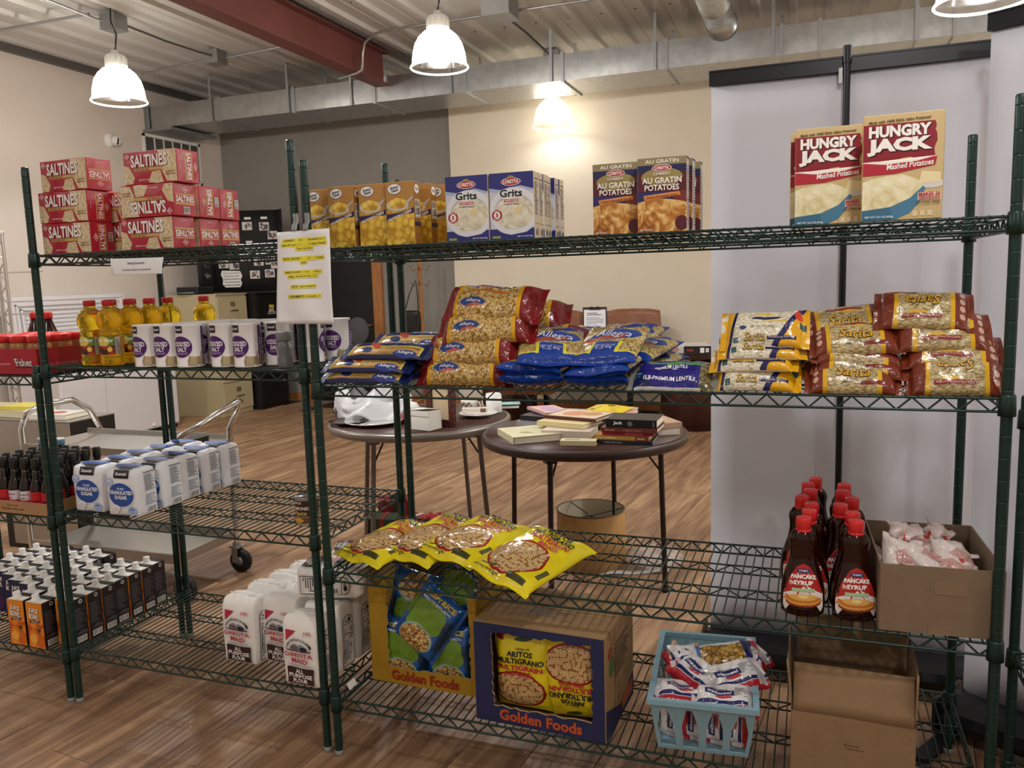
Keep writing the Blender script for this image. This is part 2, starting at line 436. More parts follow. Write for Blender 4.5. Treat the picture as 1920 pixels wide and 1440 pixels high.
m_white = mat('white_plastic', 'e9e7e2', .45)
m_chrome = mat('chrome', 'd8d8d8', .12, 1.)
m_oak = mat('oak_trim', 'a9713f', .45, noise_amt=.25, nscale=14, stretch=(6, 6, .5))

def struct(o): o['kind'] = 'structure'; return o
def wallbox(name, x0, x1, y0, y1, z0, z1, m):
    return struct(MB().box(((x0 + x1) / 2, (y0 + y1) / 2, (z0 + z1) / 2), (x1 - x0, y1 - y0, z1 - z0)).build(name, m))
wallbox('wall_left', XL - .15, XL, YF, YB, 0, ZC + .1, m_wall)
wallbox('wall_back_grey', XL - .15, -2.52, YB, YB + .15, 0, ZC + .1, m_grey)
wallbox('wall_back', -2.52, XR, YB - .07, YB + .15, 0, ZC + .1, m_wall2)
wallbox('wall_right', XR, XR + .15, YF, YB, 0, ZC + .1, m_wall)
wallbox('wall_front', XL, XR, YF - .15, YF, 0, ZC + .1, m_wall)
struct(MB().box(((-5.05 + -4.62) / 2 - .25, YB - .008, .05), (.92, .016, .1)).build('baseboard_grey_wall', m_oak))
struct(MB().box(((-3.495 - 2.52) / 2, YB - .008, .05), (.975, .016, .1)).build('baseboard_back', m_oak))
struct(MB().box(((XR - 2.52) / 2, YB - .078, .05), (XR + 2.52, .016, .1)).build('baseboard_cream_wall', m_oak))
struct(MB().box((XL + .03, .8, ZC - .035), (.06, 11.9, .07)).build('trim_1', mat('dark_angle', '6d6a67', .5, .5)))

# floor: a base slab, and the boards of vinyl wood one by one
m_slab = mat('floor_joint', '3d2a1e', .8)
floor = struct(MB().box(((XL + XR) / 2, (YF + YB) / 2, -.056), (XR - XL, YB - YF, .1)).build('floor', m_slab))
def board_mat():
    m, nt, b = new_mat('vinyl_board')
    oi = nt.nodes.new('ShaderNodeObjectInfo'); tc = nt.nodes.new('ShaderNodeTexCoord')
    mul = mth(nt, 'MULTIPLY', oi.outputs['Random'], 37.0)
    cb = nt.nodes.new('ShaderNodeCombineXYZ')
    for i in range(3): nt.links.new(mul, cb.inputs[i])
    va = nt.nodes.new('ShaderNodeVectorMath'); va.operation = 'ADD'
    nt.links.new(tc.outputs['Object'], va.inputs[0]); nt.links.new(cb.outputs[0], va.inputs[1])
    def nz(scale, st, det=5, dist=0.):
        mp = nt.nodes.new('ShaderNodeMapping'); mp.inputs['Scale'].default_value = st; nt.links.new(va.outputs[0], mp.inputs['Vector'])
        n = nt.nodes.new('ShaderNodeTexNoise'); n.inputs['Scale'].default_value = scale; n.inputs['Detail'].default_value = det; n.inputs['Distortion'].default_value = dist
        nt.links.new(mp.outputs[0], n.inputs['Vector']); return n.outputs['Fac']
    g1 = nz(4.0, (6, .55, 1), 6, .3); g2 = nz(2.6, (2.4, .6, 1), 4, .8); g3 = nz(40, (6, .4, 1), 3)
    f = mth(nt, 'ADD', mth(nt, 'MULTIPLY', g1, .55), mth(nt, 'ADD', mth(nt, 'MULTIPLY', g2, .35), mth(nt, 'MULTIPLY', g3, .1)))
    f = mth(nt, 'ADD', f, mth(nt, 'MULTIPLY', mth(nt, 'SUBTRACT', oi.outputs['Random'], .5), .05))
    nt.links.new(ramp(nt, f, [(.30, '634632'), (.42, '806047'), (.52, '9a785a'), (.62, 'b2906f'), (.76, 'cdb194')]), b.inputs['Base Color'])
    nt.links.new(ramp(nt, g1, [(.3, (.52, .52, .52)), (.7, (.4, .4, .4))]), b.inputs['Roughness'])
    bp = nt.nodes.new('ShaderNodeBump'); bp.inputs['Strength'].default_value = .12; bp.inputs['Distance'].default_value = .004
    nt.links.new(g1, bp.inputs['Height']); nt.links.new(bp.outputs[0], b.inputs['Normal'])
    return m
m_board = board_mat()
PW, PL, PA = .206, 1.22, math.radians(83.5 - 90)
def board_mb():
    mb = MB(); a, b, c = (PW - .0026) / 2, (PL - .0022) / 2, .002
    vs = [(-a, -b, -.006), (a, -b, -.006), (a, b, -.006), (-a, b, -.006), (-a, -b, -.0015), (a, -b, -.0015), (a, b, -.0015), (-a, b, -.0015),
          (-a + c, -b + c, 0), (a - c, -b + c, 0), (a - c, b - c, 0), (-a + c, b - c, 0)]
    return mb.add(vs, [(8, 9, 10, 11)] + [(i, (i + 1) % 4, 4 + (i + 1) % 4, 4 + i) for i in range(4)] + [(4 + i, 4 + (i + 1) % 4, 8 + (i + 1) % 4, 8 + i) for i in range(4)])
bm = board_mb().mesh('plank', m_board)
_rp = random.Random(5); far = MB(); cands = []
ca, sa = math.cos(PA), math.sin(PA)
_ci = cam.matrix_world.inverted()
for i in range(-40, 42):
    off = _rp.random() * PL
    for j in range(-8, 9):
        lx, ly = (i + .18) * PW, j * PL + off
        x, y = lx * ca - ly * sa, lx * sa + ly * ca
        if not (XL + .05 < x < XR - .05 and YF + .3 < y < YB - .3): continue
        p = _ci @ Vector((x, y, 0))
        seen = p.z < 0 and abs(p.x / -p.z) < .74 and abs(p.y / -p.z) < .60
        cands.append((seen, (Vector((x, y, 0)) - cam.location).length, x, y))
cands.sort(key=lambda q: (not q[0], q[1]))
for k, (seen, dd, x, y) in enumerate(cands):
    if k < 290 and seen:
        o = bpy.data.objects.new('plank', bm); COL.objects.link(o); o.parent = floor; o.location = (x, y, 0); o.rotation_euler = (0, 0, PA)
    else:
        q = board_mb(); far.add([(x + a * ca - b * sa, y + a * sa + b * ca, c) for a, b, c in q.v], q.f)
tag(far.build('far_planks', m_board, floor), kind='stuff')

# ceiling: ribbed steel deck laid in sheets, ribs running away from the shelves
def deck_profile():
    P = []
    for k in range(3):
        x = k * .305
        P += [(x, 0), (x + .085, 0), (x + .092, .006), (x + .108, .006), (x + .115, 0), (x + .185, 0), (x + .205, -.034), (x + .255, -.034), (x + .275, 0)]
    return P + [(.915, 0)]
pr = deck_profile()
dk = MB()
vs = [(x, y, z) for y in (0, YB - YF) for x, z in pr]; n = len(pr)
dk.add(vs, [(i, n + i, n + i + 1, i + 1) for i in range(n - 1)])
dkm = dk.mesh('deck_panel', m_deck)
ceil = struct(MB().box(((XL + XR) / 2, (YF + YB) / 2, ZC + .06), (XR - XL + .3, YB - YF + .3, .1)).build('ceiling', m_deck))
for k in range(13):
    x = XL + .915 * k
    if x > XR: break
    put('panel', dkm, ceil, (x, YF, ZC))
scr = MB()
for k in range(36):
    for y in (1.2, 2.7, 4.2, 5.4):
        scr.box((XL + .305 * k + .15, y, ZC - .002), (.014, .014, .005))
tag(scr.build('screw_heads', m_black, ceil), kind='stuff')

# painted steel roof beam
bx0, bx1, bz0, bz1 = -2.773, -2.607, 3.424, 3.74
bb = MB(); xm = (bx0 + bx1) / 2
bb.box((xm, .18, bz0 + .006), (bx1 - bx0, 10.66, .012)); bb.box((xm, .18, bz1 - .006), (bx1 - bx0, 10.66, .012)); bb.box((xm, .18, (bz0 + bz1) / 2), (.009, 10.66, bz1 - bz0 - .02))
struct(bb.build('ceiling_beam', m_red))
struct(MB().box((bx1 - .02, .8, ZC - .02), (.09, 11.9, .03)).build('trim_2', m_galv))

# rectangular duct: sheet metal sections with flanges, hanger straps
duct = thing('air_duct', 'long rectangular galvanised duct hung below the ribbed ceiling', 'duct')
dy0, dy1, dz0, dz1 = 5.55, 6.18, 3.29, 3.53
xs = [-5.74, -4.734, -3.777, -2.816, -1.817, -.829, .135, 1.107, 1.413, 2.149, 2.417, 3.4, 4.4, 5.4]
for a, b in zip(xs, xs[1:]):
    s = MB(); L = b - a - .012
    n = 6
    for (f, fl) in ((lambda u, v: (-L / 2 + L * u, dy0 - .006 * math.sin(PI * u) * math.sin(PI * v), dz0 + (dz1 - dz0) * v), False),
              (lambda u, v: (-L / 2 + L * u, dy1, dz0 + (dz1 - dz0) * v), True),
              (lambda u, v: (-L / 2 + L * u, dy0 + (dy1 - dy0) * v, dz0 - .006 * math.sin(PI * u) * math.sin(PI * v)), True),
              (lambda u, v: (-L / 2 + L * u, dy0 + (dy1 - dy0) * v, dz1), False)):
        s.grid(f, n, 4, 0, True, fl)
    s.build('duct_section', m_galv, duct, ((a + b) / 2, 0, 0))
for x in xs[1:-1]:
    s = MB(); t = .028
    s.box((0, dy0 - .008, (dz0 + dz1) / 2), (t, .02, dz1 - dz0 + .03)); s.box((0, dy1 + .008, (dz0 + dz1) / 2), (t, .02, dz1 - dz0 + .03))
    s.box((0, (dy0 + dy1) / 2, dz0 - .008), (t * .5, dy1 - dy0, .016)); s.box((0, (dy0 + dy1) / 2, dz1 + .008), (t, dy1 - dy0, .016))
    s.build('flange', m_galv2, duct, (x, 0, 0))
for x in (-4.842, -3.843, -3.083, -1.964, -.937, .036, 1.04, 2.14):
    for y, off in ((dy0 - .022, 0), (dy1 + .022, .05)):
        s = MB().box((0, 0, (dz0 - .01 + ZC) / 2), (.026, .005, ZC - dz0)).box((0, .012, ZC - .006), (.026, .03, .006)).box((0, .002, dz0 + .05), (.02, .012, .012))
        s.build('hanger_strap', m_galv2, duct, (x + off, y, 0))
rd = MB()
rp = [(.135, 0), (.135, .02), (.125, .022), (.125, .6), (.13, .605), (.13, .62), (.125, .625), (.125, 1.5), (.13, 1.505), (.13, 1.52), (.125, 1.525), (.125, 2.6)]
rd.lathe(rp, 24); rd.xf(Matrix.Translation((.615, 5.53, 3.6)) @ Matrix.Rotation(PI / 2, 4, 'X'))
tag(rd.build('round_duct', m_galv), 'round spiral duct running along the ceiling into the rectangular duct', 'duct')
ac = MB().box((XL + .2, (dy0 + dy1) / 2 - .02, dz0 - .035), (.4, .75, .03)).box((XL + .02, dy0 - .03, (dz0 + dz1) / 2), (.05, .03, .3))
ac.build('wall_collar', m_steelbox, duct)

# conduit and junction boxes
def conduit(name, pts, label, r=.0125, m=None):
    o = MB().tube(pts, r, 8).build(name, m or m_galv2)
    return tag(o, label, 'conduit')
jb = thing('junction_box', 'grey steel junction box on ceiling above the pendant lamp beside the camera', 'electrical box', (-4.145, 3.547, 3.700))
MB().box((0, 0, 0), (.15, .15, .12)).build('box_body', m_steelbox, jb); MB().box((0, 0, -.063), (.16, .16, .006)).build('cover_plate', m_steelbox, jb)
MB().rod((0, 0, .06), (0, 0, .09), .02, 8).build('knockout', m_galv2, jb)
jb2 = dup(jb, (-4.120, 4.778, 3.700), label='grey junction box near the red beam where two conduits end')
jb3 = dup(jb, (-1.068, 4.557, 3.680), label='larger grey junction box on ceiling beside the middle pendant lamp'); jb3.scale = (1.6, 1.6, 1.2)
jb4 = dup(jb, (-1.16, 6.33, 3.72), label='small junction box on ceiling just behind the duct')
for z in (0,):
    conduit('conduit', [(-4.2, 2.0, 3.72), (-4.21, 3.0, 3.72), (-4.23, 3.45, 3.71), (-4.154, 3.511, 3.700)], 'thin conduit along a ceiling rib into the box over the pendant lamp')
    conduit('conduit', [(-4.110, 3.564, 3.700), (-4.2, 4.2, 3.72), (-4.18, 4.6, 3.72), (-4.105, 4.700, 3.700)], 'thin conduit joining the two junction boxes along the ceiling', .010, mat('dark_conduit', '5c5b59', .5, .6))
    conduit('conduit', [(-5.176, 4.912, 3.690), (-4.178, 4.770, 3.690)], 'bright conduit crossing the ribs behind the pendant lamp')
    conduit('conduit', [(-4.005, 4.793, 3.690), (-3.301, 4.714, 3.690)], 'bright conduit from junction box to the red beam')
    conduit('conduit', [(-2.86, 4.95, 3.40), (-2.58, 4.82, 3.395), (-2.52, 4.80, 3.41), (-2.50, 4.79, 3.55), (-2.47, 4.78, 3.64), (-2.36, 4.75, 3.69), (-2.2, 4.73, 3.70), (-1.7, 4.73, 3.70), (-1.25, 4.73, 3.70)], 'bent conduit wrapping under the red beam')
    conduit('conduit', [(-1.0, 4.73, 3.70), (-.2, 4.73, 3.70), (.5, 4.75, 3.70)], 'straight conduit leaving the large junction box over the cream wall')
    conduit('conduit', [(-1.13, 4.85, 3.71), (-1.12, 5.4, 3.71), (-1.15, 6.25, 3.71)], 'dark conduit running from large box back over the duct', .010, MATS['dark_conduit'])
conduit('conduit', [(-5.6, 3.3, 3.70), (-5.0, 3.25, 3.68), (-4.6, 3.3, 3.70), (-4.2, 3.35, 3.72)], 'curved conduit over the camera corner of the ceiling')

# pendant lamps with prismatic shades
def shade_mat():
    m, nt, b = new_mat('prismatic_shade'); nt.nodes.remove(b)
    out = nt.nodes['Material Output']
    tr = nt.nodes.new('ShaderNodeBsdfTransparent'); tr.inputs[0].default_value = (1, .97, .9, 1)
    tl = nt.nodes.new('ShaderNodeBsdfTranslucent'); tl.inputs[0].default_value = (1, .97, .9, 1)
    gl = nt.nodes.new('ShaderNodeBsdfGlossy'); gl.inputs['Roughness'].default_value = .15
    a = nt.nodes.new('ShaderNodeMixShader')
    tcz = nt.nodes.new('ShaderNodeTexCoord'); spz = nt.nodes.new('ShaderNodeSeparateXYZ'); nt.links.new(tcz.outputs['Object'], spz.inputs[0])
    mr = nt.nodes.new('ShaderNodeMapRange'); nt.links.new(spz.outputs[2], mr.inputs[0])       # frosted crown, clear skirt
    for k_, v_ in ((1, .05), (2, .17), (3, .16), (4, .75)): mr.inputs[k_].default_value = v_
    nt.links.new(mr.outputs[0], a.inputs[0]); nt.links.new(tr.outputs[0], a.inputs[1]); nt.links.new(tl.outputs[0], a.inputs[2])
    c = nt.nodes.new('ShaderNodeMixShader'); c.inputs[0].default_value = .1; nt.links.new(a.outputs[0], c.inputs[1]); nt.links.new(gl.outputs[0], c.inputs[2])
    nt.links.new(c.outputs[0], out.inputs[0]); return m
m_shade = shade_mat()
m_bulb = mat('bulb', 'fff4de', .5, emit=9.)
m_lampcap = mat('lamp_white', 'dcdad4', .4)
def pendant(label, loc, D, drop, power=112):
    t = thing('pendant_lamp', label, 'lamp', loc, 0, 'prismatic pendant lamps'); R = D / 2; H = R * 1.32
    prof = [(R, 0), (R * 1.03, .006), (R * 1.03, .016), (R * .985, .02), (R * .96, H * .2), (R * .92, H * .4), (R * .84, H * .62), (R * .7, H * .8), (R * .52, H * .93), (R * .36, H), (R * .35, H)]
    MB().lathe([(r - .0, z) for r, z in prof], 48, cap=False).build('shade', m_shade, t)
    MB().tube([(R * 1.015 * math.cos(a), R * 1.015 * math.sin(a), .008) for a in [2 * PI * i / 40 for i in range(40)]], .007, 6, closed=True).build('shade_rim', mat('rim_glow', 'f4f0e4', .3, emit=.8), t)  # light caught by the rim is put in as its own emission
    MB().lathe([(.0, -.1), (.045, -.09), (.06, -.04), (.05, .03), (.03, .07), (.03, .1), (0, .1)], 16, (0, 0, H * .72)).build('bulb', m_bulb, t)
    cp = MB().lathe([(R * .36, 0), (R * .38, .01), (R * .36, R * .42), (R * .3, R * .46), (R * .14, R * .47), (R * .14, R * .62), (0, R * .62)], 24, (0, 0, H)); 
    for i in range(12):
        a = 2 * PI * i / 12; cp.box((R * .385, 0, H + R * .2), (.008, .02, R * .3), 0, Matrix.Rotation(a, 4, 'Z'))
    cp.build('lamp_cap', m_lampcap, t)
    z = H + R * .62
    drop = ZC - loc[2] - .002
    if drop > z:
        MB().tube([(0, 0, z), (.03, .0, z + (drop - z) * .35), (-.02, 0, z + (drop - z) * .7), (-.01, 0, drop)], .006, 6).build('power_cord', m_black, t)
        ch = MB(); k = int((drop - z) / .03)
        for i in range(k):
            a = i % 2; zz = z + .03 * i + .015
            ch.tube([((.008 * math.cos(q) if a == 0 else 0) + .012, (.008 * math.cos(q) if a else 0), zz + .019 * math.sin(q)) for q in [2 * PI * j / 8 for j in range(8)]], .0022, 4, closed=True)
        ch.build('chain', m_galv2, t)
    lamp_light(loc[0], loc[1], loc[2] + H * .45, power)
pendant('glowing bell shaped pendant lamp hanging beside the white camera', (-4.08, 3.47, 3.03), .43, .66)
pendant('glowing bell shaped pendant lamp in front of the red beam', (-1.27, 3.76, 3.05), .425, .64)
pendant('glowing pendant lamp hanging behind the duct over the cream wall', (-1.18, 6.36, 3.03), .416, .72, 20)
pendant('pendant lamp over the white banners, cut off by the picture top', (2.13, 2.62, 2.72), .415, 1.0)

# wall fittings
vent = thing('air_vent', 'white return air grille on the beige wall under the duct', 'vent', (XL, 5.91, 2.98))
MB().box((.008, 0, .235), (.016, .92, .03)).box((.008, 0, -.235), (.016, .92, .03)).box((.008, -.445, 0), (.016, .03, .5)).box((.008, .445, 0), (.016, .03, .5)).build('vent_frame', m_white, vent)
MB().box((.001, 0, 0), (.002, .9, .48)).build('opening_shade', mat('vent_shade', '45423f', .8), vent)  # thin dark sheet; the shade behind the louvers is put in its colour
for i in range(1, 6): MB().box((.009, -.43 + .86 * i / 6, 0), (.014, .012, .45)).build('divider_bar', m_white, vent)
for i in range(16):
    MB().box((0, 0, 0), (.014, .86, .003), 0, Matrix.Translation((.008, 0, -.21 + i * .028)) @ Matrix.Rotation(.7, 4, 'Y')).build('louver', mat('louver_grey', '8a867f', .5), vent)
sc_ = thing('security_camera', 'white dome security camera on the beige wall under the lamp', 'camera', (XL, 4.98, 3.085))
MB().lathe([(.075, 0), (.075, .012), (.06, .03), (0, .03)], 20).xf(Matrix.Rotation(PI / 2, 4, 'Y')).build('mount_plate', m_white, sc_)
MB().lathe([(0, -.055), (.035, -.045), (.055, -.01), (.05, .03), (.0, .055)], 16, (.07, .02, -.01)).build('camera_body', m_white, sc_)
MB().lathe([(.038, 0), (.036, .012), (0, .016)], 16).xf(Matrix.Translation((.1, .0, -.02)) @ Matrix.Rotation(math.radians(60), 4, 'Z') @ Matrix.Rotation(PI / 2 + .15, 4, 'Y')).build('lens', m_black, sc_)
door = struct(thing('door_1', None, None, (-4.075, YB, 0)))
MB().box((0, -.012, 1.02), (.89, .03, 2.03)).build('door_leaf', mat('door_black', '0d0c0c', .5), door)
MB().box((.51, -.02, 1.06), (.125, .05, 2.12)).box((-.49, -.02, 1.06), (.09, .05, 2.12)).box((.01, -.02, 2.1), (1.1, .05, .11)).build('door_frame', m_oak, door)
MB().rod((.4, -.03, .96), (.4, -.08, .96), .012, 8).rod((.4, -.075, .96), (.28, -.075, .965), .009, 8).lathe([(.028, 0), (.028, .006), (0, .006)], 14, (.4, -.03, .96)).build('door_handle', mat('brass', 'b98a3c', .3, .9), door)

# ------------------------------------------------------------------ green wire shelving
m_green = mat('green_epoxy', '10302a', .33, .15, spec=.6, noise_amt=.1, nscale=30)
m_gwire = mat('green_wire', '14302a', .32, .25, spec=.6)
m_foot = mat('leveler_foot', '8e8d88', .5, .3)
def post_mesh(H, mt, groove=True):
    prof = [(.0, .012), (.0125, .012)]; z = .0254
    while z < H - .015:
        prof += [(.0126, z - .0034), (.0126, z - .0012), (.0121, z - .0006), (.0121, z + .0006), (.0126, z + .0012), (.0126, z + .0034)]; z += .0508
    prof += [(.0126, H - .004), (.0105, H), (0, H)]
    return MB().lathe(prof, 12).mesh('post', mt)
def zig(mb, p, q, zt, zb, n, r, mi=0):
    p = Vector(p); q = Vector(q)
    for i in range(n):
        a = p.lerp(q, i / n); b = p.lerp(q, (i + 1) / n); m = a.lerp(b, .5)
        a = a + Vector((0, 0, zt)); b = b + Vector((0, 0, zt)); m = m + Vector((0, 0, zb))
        mb.rod(a, m, r, 4, mi, cap=False); mb.rod(m, b, r, 4, mi, cap=False)
def shelf_parts(W, D, mt):
    fr = MB(); zt, zb, r = -.0045, -.034, .0034
    for (a, b, n) in (((0, 0, 0), (W, 0, 0), round(W / .064)), ((0, D, 0), (W, D, 0), round(W / .064)), ((0, 0, 0), (0, D, 0), round(D / .064)), ((W, 0, 0), (W, D, 0), round(D / .064))):
        for z in (zt, zb): fr.rod((a[0], a[1], z), (b[0], b[1], z), r, 6, cap=False)
        zig(fr, a, b, zt, zb, n, .0026)
    for k in (1, 2):
        y = D * k / 3
        fr.rod((0, y, -.006), (W, y, -.006), .0028, 6, cap=False); fr.rod((0, y, -.03), (W, y, -.03), .0028, 6, cap=False); zig(fr, (0, y, 0), (W, y, 0), -.006, -.03, round(W / .09), .0022)
    wr = MB(); n = round(W / .0256)
    for i in range(1, n):
        x = W * i / n; wr.rod((x, -.003, -.0022), (x, D + .003, -.0022), .0022, 5, cap=True)
    cl = MB().lathe([(.0165, -.043), (.019, -.043), (.0182, -.02), (.0172, .002), (.0155, .006), (.0132, .006)], 14)
    return fr.mesh('shelf_frame', mt), wr.mesh('surface_wires', mt), cl.mesh('collar', mt)
def rack(name, label, W, D, H, zs, loc, rz=0., mp=None, mw=None, cat='shelving'):
    mp = mp or m_green; mw = mw or m_gwire
    t = thing(name, label, cat, loc, rz)
    pm = post_mesh(H, mp); ft = MB().lathe([(0, 0), (.014, 0), (.0145, .004), (.0135, .016), (.009, .018)], 12).mesh('foot', m_foot)
    fm, wm, cm = shelf_parts(W, D, mw)
    for x, y in ((0, 0), (W, 0), (W, D), (0, D)):
        p = put('post', pm, t, (x, y, 0)); put('foot', ft, p)
    for z in zs:
        s = put('shelf', fm, t, (0, 0, z)); tag(put('surface_wires', wm, s), kind='stuff')
        for x, y in ((0, 0), (W, 0), (W, D), (0, D)): put('collar', cm, s, (x, y, 0))
    return t
DP = .564
ZA = (.204, .706, 1.222, 1.601); ZB = (.191, .605, 1.179, 1.578); ZZ = (.19, .69, 1.192)
rack('wire_shelving_unit', 'tall green wire shelving unit holding red cracker boxes, salt, sugar and flour', 1.0446, DP, 1.889, ZA, (-1.091, .0077, 0))
rack('wire_shelving_unit', 'widest green wire shelving unit with pasta bags, cereal and syrup', 1.79, DP, 1.828, ZB, (0, 0, 0))
rack('wire_shelving_unit', 'low green wire shelving unit holding juice cartons and dark sauce bottles', 1.04, DP, 1.225, ZZ, (-2.163, 0, 0))
rack('wire_shelving_unit', 'green wire shelving unit cut off by the frame edge beside the white banner', .92, .46, 1.14, (.15, .46, 1.098), (1.893, .30, 0), -PI / 2)
# paper shelf tag clipped to the lowest shelf
tg = MB().box((0, 0, 0), (.001, .045, .022)).build('shelf_tag', mat('paper', 'f2f0ea', .7)); tg.location = (.012, .075, .199); tg.rotation_euler = (0, -.5, 0)
tag(tg, 'small white price tag on the lowest shelf beside the flour', 'tag')

# ------------------------------------------------------------------ filled bags
def nz3(x, y, s): return noise.noise(Vector((x, y, s)))
class Pillow:
    def __init__(s, L, Wd, T, seed=0, fin=.018, wr=.004, flat=.45, pinch=.10, fins=(1, 1), ruf=.003, post=None, full=.42, lump=0.):
        s.__dict__.update(locals())
    def prof(s, u):
        L = s.L; x = (u - .5) * L; e = L / 2 - abs(x); fin = s.fin if (s.fins[0] if u < .5 else s.fins[1]) else .001
        if e <= fin: return .0009, s.Wd / 2, x, e
        p = min(1, (e - fin) / (s.full * L / 2)); q = math.sqrt(max(0, 1 - (1 - p) ** 2.2))
        return s.T / 2 * q + .0009, s.Wd / 2 * (1 - s.pinch * q), x, e
    def pt(s, u, c, top, l=0.):
        t, w, x, e = s.prof(u); y = w * c; k = max(0, 1 - c * c) ** .42
        q = t / (s.T / 2 + 1e-6)
        z = t * k
        z += (s.wr * nz3(x * 14, y * 14, s.seed) + s.wr * .5 * nz3(x * 34, y * 34, s.seed + 7) + s.lump * nz3(x * 60, y * 60, s.seed + 3)) * k * (.4 + .6 * q) * 1.6
        z += s.wr * 1.3 * abs(nz3(y * 55, x * 9, s.seed + 4)) * math.exp(-max(0, e - s.fin) / .035) * min(1, max(0, e - s.fin * .7) / .012) * k
        rf = s.ruf * math.sin(y * 42 + s.seed * 2.1) * math.exp(-e / (s.fin * 1.6 + .001))
        z = z + l if top else -z * s.flat - l
        P = (x, y, z + rf)
        return s.post(*P) if s.post else P
    def build(s, nu=30, nv=16):
        mb = MB(); us = [i / nu for i in range(nu + 1)]
        fu = (s.fin * .98) / s.L; us = sorted(set([0, fu * .5, fu, fu * 1.35] + us[1:-1] + [1 - fu * 1.35, 1 - fu, 1 - fu * .5, 1]))
        for top in (True, False):
            vs, uv = [], []
            for j in range(nv + 1):
                c = -math.cos(PI * j / nv)
                for u in us: vs.append(s.pt(u, c, top)); uv.append((u, (c + 1) / 2))
            w = len(us); fs = [(j * w + i, j * w + i + 1, (j + 1) * w + i + 1, (j + 1) * w + i) for j in range(nv) for i in range(w - 1)]
            if not top: fs = [f[::-1] for f in fs]
            mb.add(vs, fs, 0 if top else 1, uv, True)
        return mb
    def fn(s):
        return lambda u, v, l: s.pt(max(.002, min(.998, u)), max(-.985, min(.985, 2 * v - 1)), True, l)
def sag(kx=0., ky=0., tw=0., x0=0., y0=0.):
    return lambda x, y, z: (x, y, z - kx * (x - x0) ** 2 - ky * (y - y0) ** 2 + tw * x * y)
m_crease = mat('seam_dark', '3a2c22', .8)

# ------------------------------------------------------------------ shelving unit with crackers, oil, salt, sugar, flour
rnd = random.Random(11)
# red cracker cartons
SW, SD, SH = .216, .098, .103
m_sred = mat('carton_red', 'b3263a', .32, spec=.55)
sb = rbox(SW, SD, SH, .002, 3, .0025).mesh('cracker_box', [m_sred] * 6)
def cracker_front():
    d = Decal(face_fn(SW, SD, SH, 'front', .0025), .0004, 3)
    d.poly([(0, .02), (.16, .03), (.2, .22), (.11, .55), (0, .6)], 'cracker'); d.poly([(.46, .05), (.6, .0), (.74, .02), (.7, .38), (.54, .36)], 'cracker')
    d.poly([(.72, .40), (.8, .05), (.99, .02), (.995, .98), (.66, .98), (.74, .75)], 'cracker')
    d.rect(.2, .4, .76, .5, 'c9a765'); d.text('WITH SEA SALT', .22, .415, .5, .485, '8a1f2b', .02)
    d.text('SALTINES', .16, .5, .84, .89, '6e1020', .035); d.text('SALTINES', .15, .52, .83, .9, 'f6f1ea', .03)
    d.poly([(.03, .86), (.085, .96), (.14, .86), (.085, .76)], 'f0d9d4'); d.poly([(.042, .86), (.085, .935), (.128, .86), (.085, .785)], 'b3263a'); d.text('V&S', .06, .83, .11, .89, 'f6f1ea', .02)
    d.text('NET WT 16 OZ', .28, .1, .5, .15, 'f6f1ea', .02); d.text('crisp and', .8, .3, .95, .36, '7a1f1a', .02); d.text('lightly salted', .8, .22, .96, .28, '7a1f1a', .02)
    return d
def cracker_end(var):
    f0 = face_fn(SW, SD, SH, 'right', .0025)
    rot = {'n': 0, 'i': 2, 'c': 1, 'a': 3}[var]
    def f(u, v, l):
        for _ in range(rot): u, v = v, 1 - u
        return f0(u, v, l)
    d = Decal(f, .0004, 2)
    d.rect(.06, .34, .94, .4, 'c9a765'); d.rect(.06, .64, .94, .68, 'c9a765')
    d.text('SALTINES', .08, .42, .92, .62, 'f6f1ea', .03)
    d.poly([(.36, .8), (.5, .9), (.64, .8), (.5, .7)], 'f0d9d4'); d.poly([(.39, .8), (.5, .877), (.61, .8), (.5, .723)], 'b3263a'); d.text('V&S', .44, .77, .56, .83, 'f6f1ea', .02)
    if var in 'na': d.bars(.38, .06, .68, .28, 16, '2a2020', rnd)
    else: d.text('Please recycle', .36, .1, .62, .14, 'f0d9d4', .02)
    return d
_cf = cracker_front(); _cfm = _cf.mb.mesh('front_print', _cf.mats); _ce = {}
for k in 'nica':
    q = cracker_end(k); _ce[k] = q.mb.mesh('end_print', q.mats)
def crackers(x1, y0, z, inv, end, label, rz=0.):
    t = thing('cracker_box', label, 'box', (x1 - SW / 2, y0 + SD / 2, z), rz, 'red saltine cracker boxes')
    put('carton', sb, t)
    M = Matrix.Translation((0, 0, SH)) @ Matrix.Rotation(PI, 4, 'Y') if inv else None
    p = put('front_print', _cfm, t, None, M)
    put('end_print', _ce[end], t)
    return t
zt = ZA[3] + .001; h = SH + .001
L1 = 'red saltine box in the stack by the unsigned post, '
crackers(-.889, .062, zt, 0, 'a', L1 + 'bottom box'); crackers(-.889, .06, zt + h, 0, 'c', L1 + 'middle box'); crackers(-.875, .064, zt + 2 * h, 0, 'i', L1 + 'top box', -.05)
crackers(-.80, .172, zt, 0, 'i', 'red saltine box in the gap between the stacks, lower'); crackers(-.812, .17, zt + h, 0, 'i', 'red saltine box in the gap between the stacks, upper')
L2 = 'red saltine box in the longer stack, '
crackers(-.547, .068, zt, 0, 'i', L2 + 'bottom box in front'); crackers(-.53, .062, zt + h, 1, 'n', L2 + 'upside down middle box in front'); crackers(-.51, .066, zt + 2 * h, 0, 'c', L2 + 'topmost box')
crackers(-.548, .19, zt, 0, 'i', L2 + 'second one back in the bottom layer'); crackers(-.532, .18, zt + h, 0, 'a', L2 + 'second one back in the middle layer')
